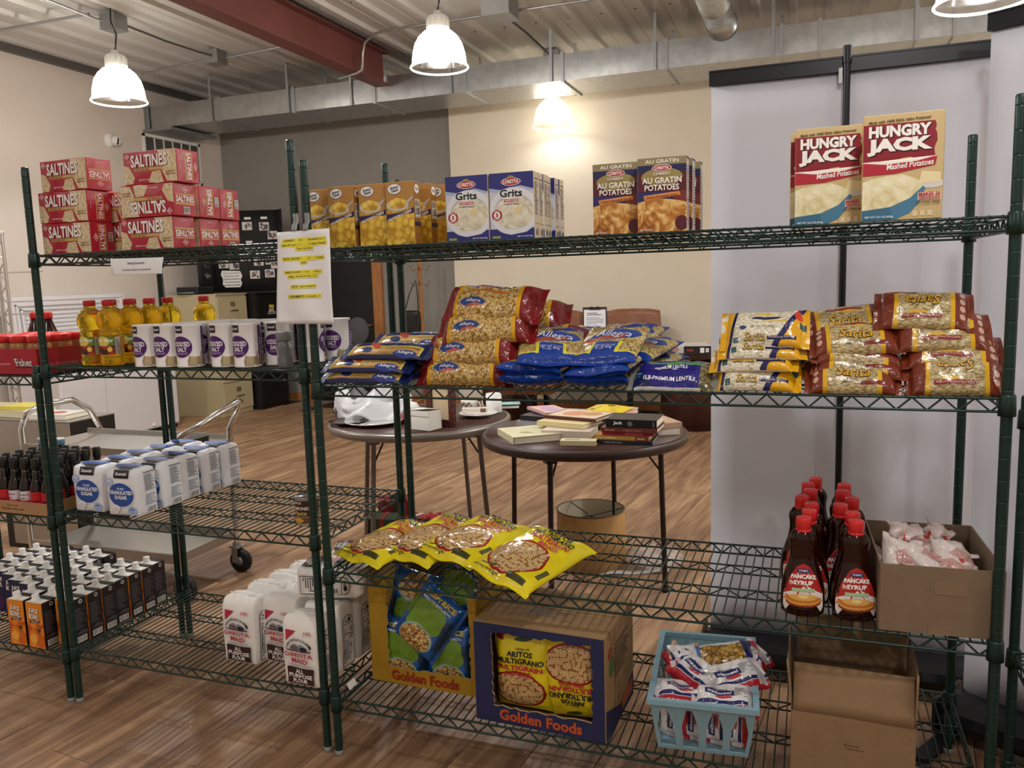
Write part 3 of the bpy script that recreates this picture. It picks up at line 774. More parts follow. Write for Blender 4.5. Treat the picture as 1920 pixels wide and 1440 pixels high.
crackers(-.55, .299, zt, 0, 'n', L2 + 'last one back in the bottom layer'); crackers(-.535, .286, zt + h, 0, 'a', L2 + 'last one back in the middle layer')

# bottles of yellow cooking oil
m_oil = mat('oil', 'ffdf30', .04, trans=.88, ior=1.36, spec=.7)
m_cap = mat('red_cap', 'b3161f', .35)
m_clear = mat('clear_plastic', 'f4f2ea', .08, trans=.95, ior=1.3)
prof = [(.0, .0), (.033, .0), (.038, .004), (.0395, .015), (.0375, .024), (.039, .034), (.0385, .04), (.0385, .092), (.036, .098), (.039, .106), (.035, .115), (.0335, .122), (.0385, .130), (.0425, .14), (.043, .156), (.0385, .172), (.028, .185), (.0165, .192), (.0155, .202), (0, .202)]
def oil_bottle():
    t = thing('oil_bottle', 'bottle', 'bottle', group='yellow cooking oil bottles')
    b = MB().lathe(prof, 22); b.v = [(x * (1 + .022 * math.cos(8 * math.atan2(y, x)) * (z > .1) * (z < .17)), y * (1 + .022 * math.cos(8 * math.atan2(y, x)) * (z > .1) * (z < .17)), z) for x, y, z in b.v]
    b.build('bottle_body', m_oil, t)
    MB().lathe([(.0165, .193), (.0185, .193), (.0185, .199)], 18).build('neck_ring', m_clear, t)
    MB().lathe([(.019, .2), (.0195, .201), (.0195, .216), (.0185, .219), (.0, .219)], 24).build('cap', m_cap, t)
    d = Decal(cyl_fn(.0388, .038, .096, -150, -30), .0004, 10)
    d.rect(0, 0, 1, 1, '5d7a2c'); d.ell(.3, .75, .28, .3, 'd3c65a'); d.rect(.0, 0, .78, .5, 'tomato'); d.rect(.8, 0, 1, 1, 'b9b2a8'); d.ell(.58, .3, .1, .16, 'e8b72a')
    d.text('der Boy', .06, .68, .74, .92, 'f6f4ee', .02, .2); d.text('100%', .53, .25, .63, .34, 'f6f4ee', .02)
    d.lines(.83, .08, .97, .92, 10, '6b645c', rnd); d.build('label', t)
    return t
ob = oil_bottle(); i = 0
for c, (x, nm) in enumerate(((-.925, 'row beside the red peanut tray'), (-.838, 'row beside the salt'))):
    for r in range(4):
        place(ob, i, (x + .006 * r, .062 + .084 * r - .004 * c, ZA[2] + .002), rnd.uniform(.3, .5), 'yellow oil bottle with red cap, %s, %s from the front' % (nm, ('first', 'second', 'third', 'fourth')[r])); i += 1
place(ob, i, (-.80, .475, ZA[2] + .002), .3, 'yellow oil bottle with red cap standing alone behind the salt canisters')

# salt canisters
m_salt = mat('salt_paper', 'eceaea', .4); m_lid = mat('salt_lid', 'efeeec', .45)
CR, CH = .0415, .136
def salt_can():
    t = thing('salt_canister', 'salt', 'canister', group='white and purple salt canisters')
    MB().lathe([(0, 0), (CR, 0), (CR + .0008, .002), (CR + .0008, .006), (CR, .007), (CR, CH - .007), (CR + .0008, CH - .006), (CR + .0008, CH)], 32).build('can_body', m_salt, t)
    MB().lathe([(CR + .0008, CH), (CR - .0012, CH), (CR - .002, CH - .003), (.0, CH - .003)], 32).box((.014, -.012, CH - .002), (.016, .022, .002)).build('lid', m_lid, t)
    d = Decal(cyl_fn(CR, .0, CH, -160, -10), .0004, 9)
    P = '4b1a63'
    d.rect(.9, 0, 1.15, 1, P); d.rect(1.2, .05, 1.5, .95, P)
    d.rect(.06, .8, .34, .97, '15131a'); d.text('Essential', .09, .86, .31, .92, 'e8e4ea', .02, .2)
    d.ell(.26, .48, .33, .25, P, 30); d.text('IODIZED', .03, .49, .53, .6, 'f3f0f4', .03); d.text('SALT', .14, .37, .44, .47, 'f3f0f4', .03); d.rect(.1, .335, .46, .345, 'c9a7d8'); d.text('this salt supplies iodide', .1, .3, .46, .325, 'c9a7d8', .02)
    d.poly([(.46, .03), (.84, .03), (.88, .16), (.82, .27), (.5, .27), (.44, .15)], 'a48f6c'); d.poly([(.5, .035), (.7, .03), (.68, .25), (.52, .25)], 'bba985', lay=8); d.ell(.66, .27, .17, .035, 'c2b08c'); d.ell(.66, .285, .15, .04, 'f2f0ec'); d.text('/', .78, .27, .88, .38, '8d7a58', .03); d.lines(.9, .1, .98, .7, 10, 'd8c8e0', rnd)
    d.build('label', t)
    return t
sc = salt_can(); i = 0
rows = [(.042, [(-.668, -.25), (-.583, -.1), (-.496, -.05)]), (.057, [(-.372, -.22), (-.285, -.18)]),
        (.130, [(-.63, -.2), (-.545, .9), (-.445, 1.2), (-.335, .5), (-.222, .25)]), (.205, [(-.60, .2), (-.51, 0.4), (-.42, -.3), (-.33, .6), (-.24, -.5), (-.150, 2.0)]), (.290, [(-.56, 0), (-.47, 0), (-.38, 0), (-.29, 0), (-.20, 0), (-.100, -.15)])]
nm = ['front row by the oil', 'front row by the grey shaker', 'second row', 'third row', 'fourth row']
od = ['first', 'second', 'third', 'fourth', 'fifth', 'sixth']
for r, (y, xs) in enumerate(rows):
    for k, (x, rz) in enumerate(xs):
        place(sc, i, (x, y, ZA[2] + .002), rz + .62, 'purple salt canister, %s, %s from the oil bottles' % (nm[r], od[k])); i += 1
sh = thing('spice_shaker', 'small grey translucent spice shaker in front of the last salt canisters', 'shaker', (-.137, .045, ZA[2] + .002), -.2)
MB().lathe([(0, 0), (.022, 0), (.0235, .004), (.0235, .07), (.019, .078), (.019, .082), (0, .082)], 20).build('jar', mat('grey_plastic', '7d7f84', .2, trans=.35), sh)
MB().lathe([(.0235, .082), (.0245, .084), (.0245, .106), (.023, .109), (0, .109)], 24).build('lid', mat('grey_lid', '77787a', .4), sh)
d = Decal(cyl_fn(.0237, .01, .068, -140, -30), .0003, 6); d.rect(.55, .1, .98, .95, '6b6d72'); d.bars(.12, .4, .38, .75, 8, '2a2a2c', rnd); d.build('label', sh)

# sugar bags
GW, GD, GH = .13, .092, .166
m_sugar = mat('sugar_paper', 'e6e6ea', .5, bump=.25, bscale=38)
def sugar_bag():
    t = thing('sugar_bag', 'sugar', 'bag', group='paper bags of granulated sugar')
    b = rbox(GW, GD, GH, .007, 6, .005)
    def f(x, y, z):
        k = max(0, (z - GH * .86) / (GH * .14)); s_ = .002 * nz3(x * 30, y * 30, z * 30 + 1)
        return (x * (1 - .04 * k) + s_, y * (1 - .16 * k) + s_, z - .006 * k * abs(y) / GD * 2 + s_ * .6 * (z > .01))
    b.v = [f(*v) for v in b.v]; b.sm = [True] * len(b.sm); b.build('paper_bag', [m_sugar] * 6, t)
    B = '28509b'
    d = Decal(lambda u, v, l: ((u - .5) * GW, -GD / 2 * (1 - .16 * max(0, (v - .86) / .14)) - .0055 * math.sin(PI * min(1, max(0, u))) * math.sin(PI * min(1, max(0, v))) - .0012 - l, v * GH), .0004, 6)
    d.ell(.5, .45, .43, .27, 'dfe3ee', 34); d.ell(.5, .45, .4, .25, B, 34); d.text('PURE', .4, .56, .62, .6, 'eef0f6', .02); d.text('GRANULATED', .13, .46, .87, .54, 'f3f4f8', .03); d.text('SUGAR', .3, .36, .7, .44, 'f3f4f8', .03)
    d.rect(.3, .80, .78, .965, '17161a'); d.text('Essential', .36, .86, .72, .92, 'e8e6ea', .02, .2)
    d.ell(.14, .7, .13, .1, 'a9bbdd', 18); d.ell(.82, .12, .14, .1, 'a9bbdd', 18); d.text('*', .06, .62, .22, .78, 'dfe6f4', .03); d.text('*', .74, .04, .9, .2, '5f7fc0', .03); d.ell(.32, .17, .13, .07, 'f4f4f6', 16); d.ell(.3, .12, .1, .08, 'd9dbe2', 14); d.text('NET WT 4 LB', .45, .02, .7, .05, '55565e', .02)
    d.build('front_print', t)
    d = Decal(lambda u, v, l: (GW / 2 + .0055 * math.sin(PI * min(1, max(0, u))) * math.sin(PI * min(1, max(0, v))) + .0012 + l, (u - .5) * GD * (1 - .16 * max(0, (v - .86) / .14)), v * GH), .0004, 5)
    d.text('Nutrition Facts', .34, .86, .94, .91, '3a3b42', .02); d.lines(.34, .5, .94, .85, 12, '54565e', rnd); d.lines(.34, .2, .9, .44, 8, '6d7f8f', rnd); d.bars(.45, .03, .88, .16, 14, '2c2c30', rnd); d.build('side_print', t)
    d = Decal(lambda u, v, l: ((u - .5) * GW * .94, (v - .5) * GD * .84, GH - .0005 - .006 * abs(v - .5) * .9 + .0028 * math.sin(PI * min(1, max(0, u))) * math.sin(PI * min(1, max(0, v))) + .0012 + l), .0004, 6)
    d.ell(.5, .5, .46, .40, B, 26, wob=.05); d.text('Granulated', .2, .5, .8, .72, 'dfe5f2', .02); d.rect(.38, -.04, .8, .2, '17161a'); d.build('top_print', t)
    MB().box((0, 0, GH - .0015), (GW * .9, .012, .005)).build('fold', m_sugar, t)
    return t
sg = sugar_bag(); i = 0
for c, x in enumerate((-.985, -.826)):
    for r in range(5):
        place(sg, i, (x + (.0, .012, .004, .016, .03)[r] + .006 * c, .082 + .099 * r - .012 * c * (r == 0), ZA[1] + .002), (.02, -.05, .03, -.02, -.06)[(r + 2 * c) % 5], 'white and blue sugar bag, column %s, %s from the front' % (('beside the dark bottles', 'beside the empty wires')[c], od[r])); i += 1
# tin of almond filling
al = thing('filling_tin', 'single tin with brown almond label on the empty shelf behind the post', 'tin', (-.142, .115, ZA[1] + .002), -.4)
MB().lathe([(0, 0), (.0375, 0), (.039, .002), (.039, .005), (.0375, .007), (.0375, .086), (.039, .088), (.039, .092), (.037, .092), (.036, .089), (0, .089)], 28).build('tin_can', mat('tin', 'a9a9a6', .25, .95), al)
d = Decal(cyl_fn(.0377, .008, .085, -180, 20), .0004, 12); d.rect(0, 0, 1.05, 1, 'cfc8bd'); d.rect(0, .3, 1.05, .98, '3b1f16'); d.rect(0, .0, 1.05, .28, '6b4a30'); d.text('SOLO', .36, .83, .6, .93, 'e8e0d4', .03); d.text('ALMOND', .3, .58, .78, .72, 'ece4d8', .03); d.text('Paste', .38, .36, .72, .54, 'd8b76a', .02, .3); d.ell(.5, .14, .14, .11, 'd8a53a'); d.build('label', al)

# flour bags
FW, FD, FH = .136, .098, .232
m_flour = mat('flour_paper', 'ece9e4', .6, bump=.35, bscale=26)
def flour_shape(x, y, z):
    k = max(0, (z - FH * .80) / (FH * .2)); n_ = .004 * nz3(x * 16, y * 16, z * 16 + 5)
    return (x * (1 - .05 * k * k) + n_ * (z > .02), y * (1 - .42 * k * k) + n_ * (z > .02), z - .012 * k * k * abs(x) / FW + n_ * .5 * (z > .02))
def flour_bag():
    t = thing('flour_bag', 'flour', 'bag', group='white paper bags of all purpose flour')
    b = rbox(FW, FD, FH, .010, 7, .006); b.v = [flour_shape(*v) for v in b.v]; b.sm = [True] * len(b.sm); b.build('paper_bag', [m_flour] * 6, t)
    def ff(u, v, l):
        x, z = (u - .5) * FW, v * FH; s1 = math.sin(PI * min(1, max(0, u))) * math.sin(PI * min(1, max(0, v)))
        k = max(0, (z - FH * .80) / (FH * .2)); y = -FD / 2 - .006 * s1; p = flour_shape(x, y, z); return (p[0], p[1] - .0014 - l, p[2])
    d = Decal(ff, .0004, 6); R = 'b8304a'
    d.poly([(.12, .80), (.42, .80), (.12, .64)], R); d.text('100', .66, .76, .84, .81, R, .02); d.ell(.75, .785, .13, .04, 'ece9e4', 16, lay=1)
    for k in range(14):
        a = PI * (k + .7) / 14.4; c = 'NORTH DAKOTA MILL'.replace(' ', '')[13 - k]
        d.text(c, .5 + .33 * math.cos(a) - .03, .545 + .145 * math.sin(a) - .018, .5 + .33 * math.cos(a) + .03, .545 + .145 * math.sin(a) + .018, '1f1c22', .03, 0, a - PI / 2)
    d.poly([(.24, .545), (.32, .61), (.44, .64), (.5, .6), (.6, .64), (.7, .6), (.78, .545)], '8d8a90'); d.rect(.3, .545, .5, .6, '6e5c60'); d.ell(.66, .565, .1, .035, '1d2440'); d.rect(.18, .525, .84, .54, '2a282c')
    d.text('DAKOTA', .12, .435, .88, .505, R, .022); d.text('MAID', .27, .345, .73, .42, R, .022); d.text('NORTH DAKOTA SINCE 1922', .18, .31, .82, .33, '77737a', .02)
    d.rect(.14, .05, .88, .285, '3a1f22'); d.text('ALL', .38, .205, .62, .265, 'f2efea', .03); d.text('PURPOSE', .18, .135, .84, .195, 'f2efea', .03); d.text('FLOUR', .3, .07, .7, .125, 'f2efea', .03)
    d.build('front_print', t)
    def fr(u, v, l):
        y, z = (u - .5) * FD, v * FH; s1 = math.sin(PI * min(1, max(0, u))) * math.sin(PI * min(1, max(0, v))); p = flour_shape(FW / 2 + .006 * s1, y, z); return (p[0] + .0014 + l, p[1], p[2])
    d = Decal(fr, .0004, 6)
    arch = [(.2, .05), (.84, .05), (.84, .7)] + [(.52 + .32 * math.cos(PI * q / 8), .7 + .09 * math.sin(PI * q / 8)) for q in range(1, 8)] + [(.2, .7)]
    d.poly(arch, '2c2a2e'); d.poly([(.52 + (x - .52) * .92, .4 + (y - .4) * .975) for x, y in arch], 'e2dfda'); d.rect(.25, .66, .79, .67, '2c2a2e'); d.ell(.6, .72, .1, .03, '2c2a2e'); d.text('Recipe', .3, .685, .6, .735, '3a383c', .02, .2); d.lines(.26, .1, .78, .62, 15, '5b595e', rnd); d.build('side_print', t)
    MB().box((0, 0, 0), (FW * .8, .0016, .004)).xf(Matrix.Translation((0, -.012, FH + .0008))).build('fold', m_flour, t)
    return t
fb = flour_bag(); i = 0; z = ZA[0] + .002
spots = [('beside the empty wires', [(-.420, .128), (-.41, .24), (-.40, .345), (-.385, .45)]), ('in the middle', [(-.285, .165), (-.275, .275), (-.265, .38), (-.25, .485)]), ('beside the signed post', [(-.122, .052), (-.118, .162), (-.112, .27), (-.105, .375)])]
for nm_, ps in spots:
    for r, (x, y) in enumerate(ps):
        place(fb, i, (x, y, z), (-.04, .05, -.06, .03)[(r + i) % 4], 'white flour bag with dark red label, column %s, %s from the front' % (nm_, od[r])); i += 1
for k, (x, y, zz, rz, lb) in enumerate(((-.095, .195, .245, -1.35, 'flour bag lying flat on top of the standing ones, nearer to the cereal boxes'), (-.08, .36, .25, -1.2, 'flour bag lying flat on the standing ones, printed face up at the back'))):
    M = Matrix.Translation((x, y, z + zz + .05)) @ Matrix.Rotation(rz, 4, 'Z') @ Matrix.Rotation(-PI / 2, 4, 'X') @ Matrix.Translation((0, 0, -FH / 2))
    place(fb, i, M=M, label='white ' + lb); i += 1

# hand written notices taped to the shelving
def notice(name, label, corners, wave, rows, loc=(0, 0, 0)):
    bl, br, tr, tl = [Vector(c) for c in corners]
    def f(u, v, l=0.):
        p = bl.lerp(br, u).lerp(tl.lerp(tr, u), v); return (p.x, p.y + wave(u, v) - l, p.z)
    t = thing(name, label, 'sign')
    MB().slab(f, 22, 22, .0006).build('sheet', mat('sheet_paper', 'eeeff2', .6), t)
    d = Decal(lambda u, v, l: f(u, v, l + .0012), .0004, 5)
    for (s, x0, x1, y, hh, hl) in rows:
        if hl: d.rect(x0 - .02, y - hh * .3, x1 + .02, y + hh * 1.35, 'efe23a', lay=1)
        d.text(s, x0, y, x1, y + hh, '26262a', .012, lay=2)
    d.build('lettering', t); return t
n1 = notice('paper_notice', 'curling white sheet with yellow highlighted rules taped to the middle posts', ((-0.107, -0.028, 1.360), (0.102, -0.030, 1.361), (0.090, -0.026, 1.630), (-0.083, -0.026, 1.626)),
       lambda u, v: -.008 * math.sin(3 * v + u) * (1 - v) - .014 * (1 - v) * u ** 2 + .003 * math.sin(9 * u + 4 * v) * (v > .05), [
    ('CANNED GOODS: 1 each variety (i.e. 2', .13, .92, .885, .028, 1), ('cans of corn, 2 carrots, 2 cans of each', .1, .93, .84, .028, 1), ('Type can etc.)', .36, .66, .795, .028, 1),
    ('PASTA, BOXED MIXES, RICE: 1 of each', .13, .88, .69, .028, 1), ('unit', .45, .54, .648, .026, 1), ('BAKED GOODS: 1 of each kind (flour,', .17, .82, .545, .026, 1), ('sugar, all seasonings, etc.)', .24, .74, .5, .026, 1),
    ('JUICE: 1 per household', .29, .70, .39, .026, 1), ('CONDIMENTS: 1 of each kind', .24, .78, .285, .026, 1)])
for x, z_ in ((-.034, 1.655), (.004, 1.655)):
    MB().slab(lambda u, v, x=x: (x + .008 + .018 * (u - .5), -.0155 - .0125 * (v < .5) * (1 - v), 1.628 + .05 * v), 2, 6, .0004).build('tape', mat('tape', 'e9edf0', .15, trans=.8), n1)
notice('shelf_notice', 'small white strip of paper hanging under the cracker shelf', ((-0.734, -0.008, 1.522), (-0.534, -0.008, 1.521), (-0.527, -0.006, 1.572), (-0.743, -0.006, 1.574)),
       lambda u, v: -.004 * math.sin(2.5 * (1 - v)), [('Baking Essentials', .34, .66, .60, .17, 0), ('1 of each variety per household', .22, .78, .22, .14, 0)])

# ------------------------------------------------------------------ low unit: peanut butter, sauces, juice
def in_frame(x, y, z, mx=.73):
    p = _ci @ Vector((x, y, z)); return abs(p.x / -p.z) < mx
m_tray = mat('tray_red', 'a5182c', .45)
tr = thing('jar_tray', 'low red cardboard tray of peanut butter jars on the low unit', 'tray', (-1.45, .155, ZZ[2] + .002))
tw, td, th, tt = .66, .30, .088, .004
for c, dd in (((0, 0, tt / 2), (tw, td, tt)),): MB().box(c, dd).build('tray_base', m_tray, tr)
for nme, c, dd in (('front_wall', (0, -td / 2, th / 2), (tw, tt, th)), ('back_wall', (0, td / 2, th / 2), (tw, tt, th)), ('side_wall', (tw / 2, 0, th / 2), (tt, td, th)), ('side_wall', (-tw / 2, 0, th / 2), (tt, td, th))):
    MB().box(c, dd).build(nme, m_tray, tr)
d = Decal(face_fn(tw + tt, td + tt, th, 'front'), .0004, 1)
d.text('freshness you can use, from', .60, .34, .80, .46, 'e9cfd0', .01); d.text('Fisher', .835, .30, .965, .64, '111113', .06, .3, .1); d.text('Fisher', .838, .32, .962, .62, 'f2efec', .01, .3, .1); d.rect(.835, .25, .95, .28, '111113', .1)
d.build('front_print', tr)
d = Decal(face_fn(tw + tt, td + tt, th, 'right'), .0004, 1); d.text('for freshness you can use', .1, .28, .98, .42, 'c98a90', .01); d.build('side_print', tr)
m_pb = mat('peanut_butter', 'a06a3a', .3); m_lidr = mat('jar_lid_red', 'c92a28', .35)
def jar():
    t = thing('peanut_butter_jar', 'jar', 'jar', group='peanut butter jars in the red tray')
    MB().lathe([(0, 0), (.036, 0), (.0395, .005), (.0395, .085), (.037, .098), (.033, .104), (0, .104)], 22).build('jar_body', m_pb, t)
    MB().lathe([(.036, .104), (.0375, .105), (.0375, .124), (.036, .127), (0, .127)], 28).build('lid', m_lidr, t)
    d = Decal(cyl_fn(.0397, .02, .08, -170, -10), .0003, 8); d.rect(0, 0, 1, 1, 'd8d0c4'); d.build('label', t)
    return t
jr = jar(); i = 0; o_ = ['first', 'second', 'third', 'fourth']
for r in range(3):
    for c in range(4):
        x, y = -1.165 - .083 * c, .055 + .086 * r
        if in_frame(x, y, 1.32): place(jr, i, (x, y, ZZ[2] + .007), .3 * c, 'red lidded peanut butter jar, %s row, %s from the tray corner' % (o_[r], o_[c])); i += 1
m_dark = mat('dark_sauce', '240c0a', .12, spec=.6)
def sauce(name, label, loc, capc, group=None):
    t = thing(name, label, 'bottle', loc, 0, group)
    MB().lathe([(0, 0), (.032, 0), (.034, .006), (.034, .10), (.03, .13), (.018, .165), (.015, .18), (.0, .18)], 20).build('bottle_body', m_dark, t)
    MB().lathe([(.018, .178), (.0185, .18), (.0185, .2), (.017, .203), (0, .203)], 22).build('cap', capc, t)
    return t
sauce('barbecue_sauce_bottle', 'dark sauce bottle with red cap behind the peanut butter tray', (-1.455, .345, ZZ[2] + .002), m_lidr)
sauce('barbecue_sauce_bottle', 'second dark sauce bottle behind the tray, half out of frame', (-1.54, .36, ZZ[2] + .002), m_lidr)
m_bcap = mat('blue_white_cap', '6f9fc0', .4)
for k, (x, y) in enumerate(((-1.44, .33), (-1.52, .32))):
    t = sauce('dressing_bottle', ('dressing bottle with blue and white cap behind the soy sauce', 'outer dressing bottle with blue cap behind the soy sauce')[k], (x, y, ZZ[1] + .002), m_bcap, 'dressing bottles with blue caps')
    MB().lathe([(.0187, .198), (.0187, .2035), (0, .2038)], 22).build('cap_top', m_white, t)
# soy sauce bottles in a low carton
m_card = mat('cardboard', 'a8805a', .75, noise_amt=.06, nscale=20); m_soy = mat('soy_glass', '150a08', .08, spec=.7); m_bcap2 = mat('black_cap', '121212', .4)
st = thing('sauce_tray', 'low brown cardboard tray under the dark sauce bottles', 'tray', (-1.305, .15, ZZ[1] + .002))
for nme, c, dd in (('tray_base', (0, 0, .002), (.34, .31, .004)), ('front_wall', (0, -.155, .022), (.34, .004, .044)), ('back_wall', (0, .155, .022), (.34, .004, .044)), ('side_wall', (.17, 0, .022), (.004, .31, .044)), ('side_wall', (-.17, 0, .022), (.004, .31, .044))):
    MB().box(c, dd).build(nme, m_card, st)
d = Decal(face_fn(.34, .314, .044, 'front'), .0004, 1); d.text('Keep dry', .44, .56, .6, .74, '5b3c26', .02); d.text('Handle with care', .36, .3, .68, .46, '5b3c26', .02); d.build('front_print', st)
def soy(var):
    t = thing('soy_sauce_bottle', 'soy', 'bottle', group='dark sauce bottles in the cardboard tray')
    MB().lathe([(0, 0), (.022, 0), (.0245, .004), (.0245, .075), (.0235, .09), (.016, .112), (.0125, .125), (.0115, .165), (0, .165)], 20).build('bottle_body', m_soy, t)
    MB().lathe([(.0135, .150), (.0138, .152), (.0138, .186), (.0125, .188), (0, .188)], 18).build('cap', m_bcap2, t)
    d = Decal(cyl_fn(.0247, .012, .072, -170, -10), .0003, 8)
    if var: d.rect(0, 0, 1, 1, 'c41f2a'); d.text('SOY', .5, .3, .8, .5, '2a0c0c', .04); d.rect(.05, .8, .95, .83, '8d1018')
    else: d.rect(0, 0, 1, 1, 'd9c9cc'); d.rect(0, .0, 1, .45, 'c24a58'); d.text('Soy Sauce', .2, .7, .8, .85, '5a4a50', .02); d.text('Light', .35, .5, .65, .62, '5a4a50', .02)
    d.build('label', t); return t
sy = [soy(0), soy(1)]; used = [0, 0]
for r in range(5):
    for c in range(6):
        x, y = -1.165 - .053 * c, .032 + .055 * r
        if not in_frame(x, y, .8): continue
        v = 0 if c in (2, 3) and r < 2 else 1
        place(sy[v], used[v], (x, y, ZZ[1] + .008), .2 * ((r * 3 + c) % 3 - 1), 'dark sauce bottle with %s label, %s row, %s from the post end' % (('pink and white', 'red')[v], od[r], od[c])); used[v] += 1
# juice cartons
JW, JD, JH = .078, .0645, .172
def juice(kind):
    t = thing('juice_carton', 'juice', 'carton', group='cartons of %s juice' % ('orange', 'grape')[kind])
    fr, sd = (('d9801e', '1d1718'), ('1b2248', '17182a'))[kind]
    b = rbox(JW, JD, JH, .0015, 2, .001)
    b.build('carton', [ink(fr), ink(sd), ink(('7a4420', '3a1420')[kind]), ink(sd), ink('cfcac0'), ink(sd)], t)
    f = MB().box((.0, .018, JH + .001), (JW * .98, .02, .003)).box((-.004, .02, JH + .003), (JW * .9, .006, .002)); f.build('top_fold', ink(sd), t)
    MB().lathe([(.0155, 0), (.0155, .004), (.0125, .006), (.0125, .02), (.0115, .022), (0, .022)], 16, (-.012, -.011, JH)).build('screw_cap', m_white, t)
    d = Decal(face_fn(JW, JD, JH, 'front', .001), .0004, 4)
    if kind == 0:
        d.rect(0, 0, 1, 1, 'orange', lay=.5); d.poly([(0, .52), (1, .56), (1, 1), (0, 1)], 'e08a26'); d.ell(.35, .2, .3, .14, 'e9902c'); d.ell(.75, .14, .28, .13, 'cf6418'); d.ell(.35, .2, .22, .1, 'f4b04a'); d.ell(.72, .4, .1, .04, '2f4a1c')
        d.text('JUICE', .22, .74, .78, .86, '3a1a10', .06, 0, -.06); d.text('JUICE', .2, .75, .76, .87, 'f6f0e6', .04, 0, -.06); d.text('BOWL', .2, .62, .8, .74, '3a1a10', .06, 0, -.06); d.text('BOWL', .18, .63, .78, .75, 'f6f0e6', .04, 0, -.06)
        d.poly([(.2, .55), (.8, .57), (.82, .62), (.2, .6)], '2a1712'); d.text('100% JUICE', .3, .565, .72, .6, 'f6f0e6', .02, 0, .02)
    else:
        d.ell(.4, .25, .35, .2, '4a1c5a'); d.text('JUICE', .2, .74, .78, .86, 'f6f0e6', .04); d.text('BOWL', .2, .62, .78, .73, 'f6f0e6', .04)
    d.build('front_print', t)
    d = Decal(face_fn(JW, JD, JH, 'right', .001), .0004, 2)
    d.ell(.62, .92, .12, .045, 'd8d4cc', 14); d.ell(.62, .92, .07, .026, sd, 12); d.lines(.12, .34, .9, .8, 14, '57545a', rnd); d.poly([(.12, .22), (.5, .3), (.9, .27), (.9, .2)], '4a474c'); d.bars(.16, .04, .84, .17, 18, '2a2626', rnd); d.build('side_print', t)
    d = Decal(face_fn(JW, JD, JH, 'top', 0), .0006, 1); d.rect(.55, .08, .96, .5, 'e9e4da'); d.rect(.02, .55, .98, .6, sd); d.build('top_print', t)
    return t
jc = [juice(0), juice(1)]; used = [0, 0]
cols = [(-1.155, .055, 7, 0), (-1.247, .008, 7, 0), (-1.345, .01, 6, 0), (-1.44, .14, 6, 1), (-1.525, .16, 6, 1), (-1.61, .2, 5, 1), (-1.695, .22, 5, 1), (-1.78, .26, 4, 1)]
od8 = od + ['seventh', 'eighth']
for c, (x, y0, n, kd) in enumerate(cols):
    for r in range(n):
        y = y0 + .0655 * r
        if not in_frame(x + .04, y, .35): continue
        place(jc[kd], used[kd], (x + .003 * ((r * 7 + c) % 3 - 1), y + JD / 2 - .02, ZZ[0] + .002), .03 * ((r * 5 + c) % 3 - 1), '%s juice carton with white cap, %s column from the posts, %s from the front' % (('orange', 'dark blue')[kd], od8[c], od8[r])); used[kd] += 1

# ------------------------------------------------------------------ widest unit, top shelf: boxed dinners
z = ZB[3] + .001
def carton(name, label, cat, w, dpt, hh, cols, group=None, bulge=.0012):
    t = thing(name, label, cat, group=group); rbox(w, dpt, hh, .0015, 2, bulge).build('carton', [ink(c) for c in cols], t); return t
# macaroni dinners
w, dp, hh = .09, .040, .181
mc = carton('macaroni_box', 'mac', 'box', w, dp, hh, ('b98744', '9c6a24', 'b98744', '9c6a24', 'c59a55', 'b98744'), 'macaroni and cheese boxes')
d = Decal(face_fn(w, dp, hh, 'front', .0012), .0004, 4)
d.rect(0, 0, 1, .58, 'mac'); d.poly([(0, .40), (1, .50), (1, .6), (0, .52)], 'b98744', lay=1.4); d.poly([(0, .40), (1, .50), (1, .585), (0, .49)], '2f2350', lay=2)
d.ell(.42, .63, .40, .09, 'c9c9c6', 26, lay=2.5); d.ell(.42, .655, .33, .085, 'mac', 26, lay=3, wob=.06); d.poly([(.72, .68), (.97, .76), (.99, .74), (.78, .64)], 'bdbdb8', lay=3)
d.ell(.33, .885, .25, .085, '5d5f78', 26, lay=2); d.ell(.33, .885, .235, .078, 'f3f2ee', 26, lay=2.5); d.text('Primo', .18, .885, .48, .93, '23233a', .02, .3, .12); d.text('Tasty', .22, .83, .5, .885, '23233a', .02, .3, .12)
d.text('MACARONI & CHEESE', .08, .445, .92, .49, 'efe6d8', .03, 0, .17); d.text('NET WT 7.25 OZ', .55, .02, .95, .045, '4a2c10', .02); d.build('front_print', mc)
d = Decal(face_fn(w, dp, hh, 'right', .0012), .0004, 3); d.ell(.5, .88, .36, .07, 'f3f2ee', 20); d.text('Primo', .25, .88, .75, .91, '23233a', .02, .3); d.text('Tasty', .28, .85, .78, .88, '23233a', .02, .3); d.rect(.08, .42, .92, .72, 'bdb3a2'); d.bars(.15, .45, .85, .6, 10, '2a2426', rnd); d.lines(.14, .61, .86, .7, 4, '5a5048', rnd); d.rect(0, .3, 1, .36, '2f2350'); d.build('side_print', mc)
macs = [(-.045, .155, -.02), (.058, .118, -.05), (.160, .122, .02), (.256, .112, .0), (.270, .195, .0), (.318, .255, .03), (.335, .345, -.02), (.17, .20, 0), (.06, .2, 0)]
ml = ['front row, behind the signed post', 'front row, second from the post', 'front row, third from the post', 'front row, fourth from the post', 'second row, only its edge and barcode side showing', 'third row, showing barcode side beside the grits', 'last row, tucked behind the grits', 'second row, behind the third front box', 'second row, behind the second front box']
for i, (x, y, rz) in enumerate(macs): place(mc, i, (x, y, z), rz, 'golden macaroni box, ' + ml[i])
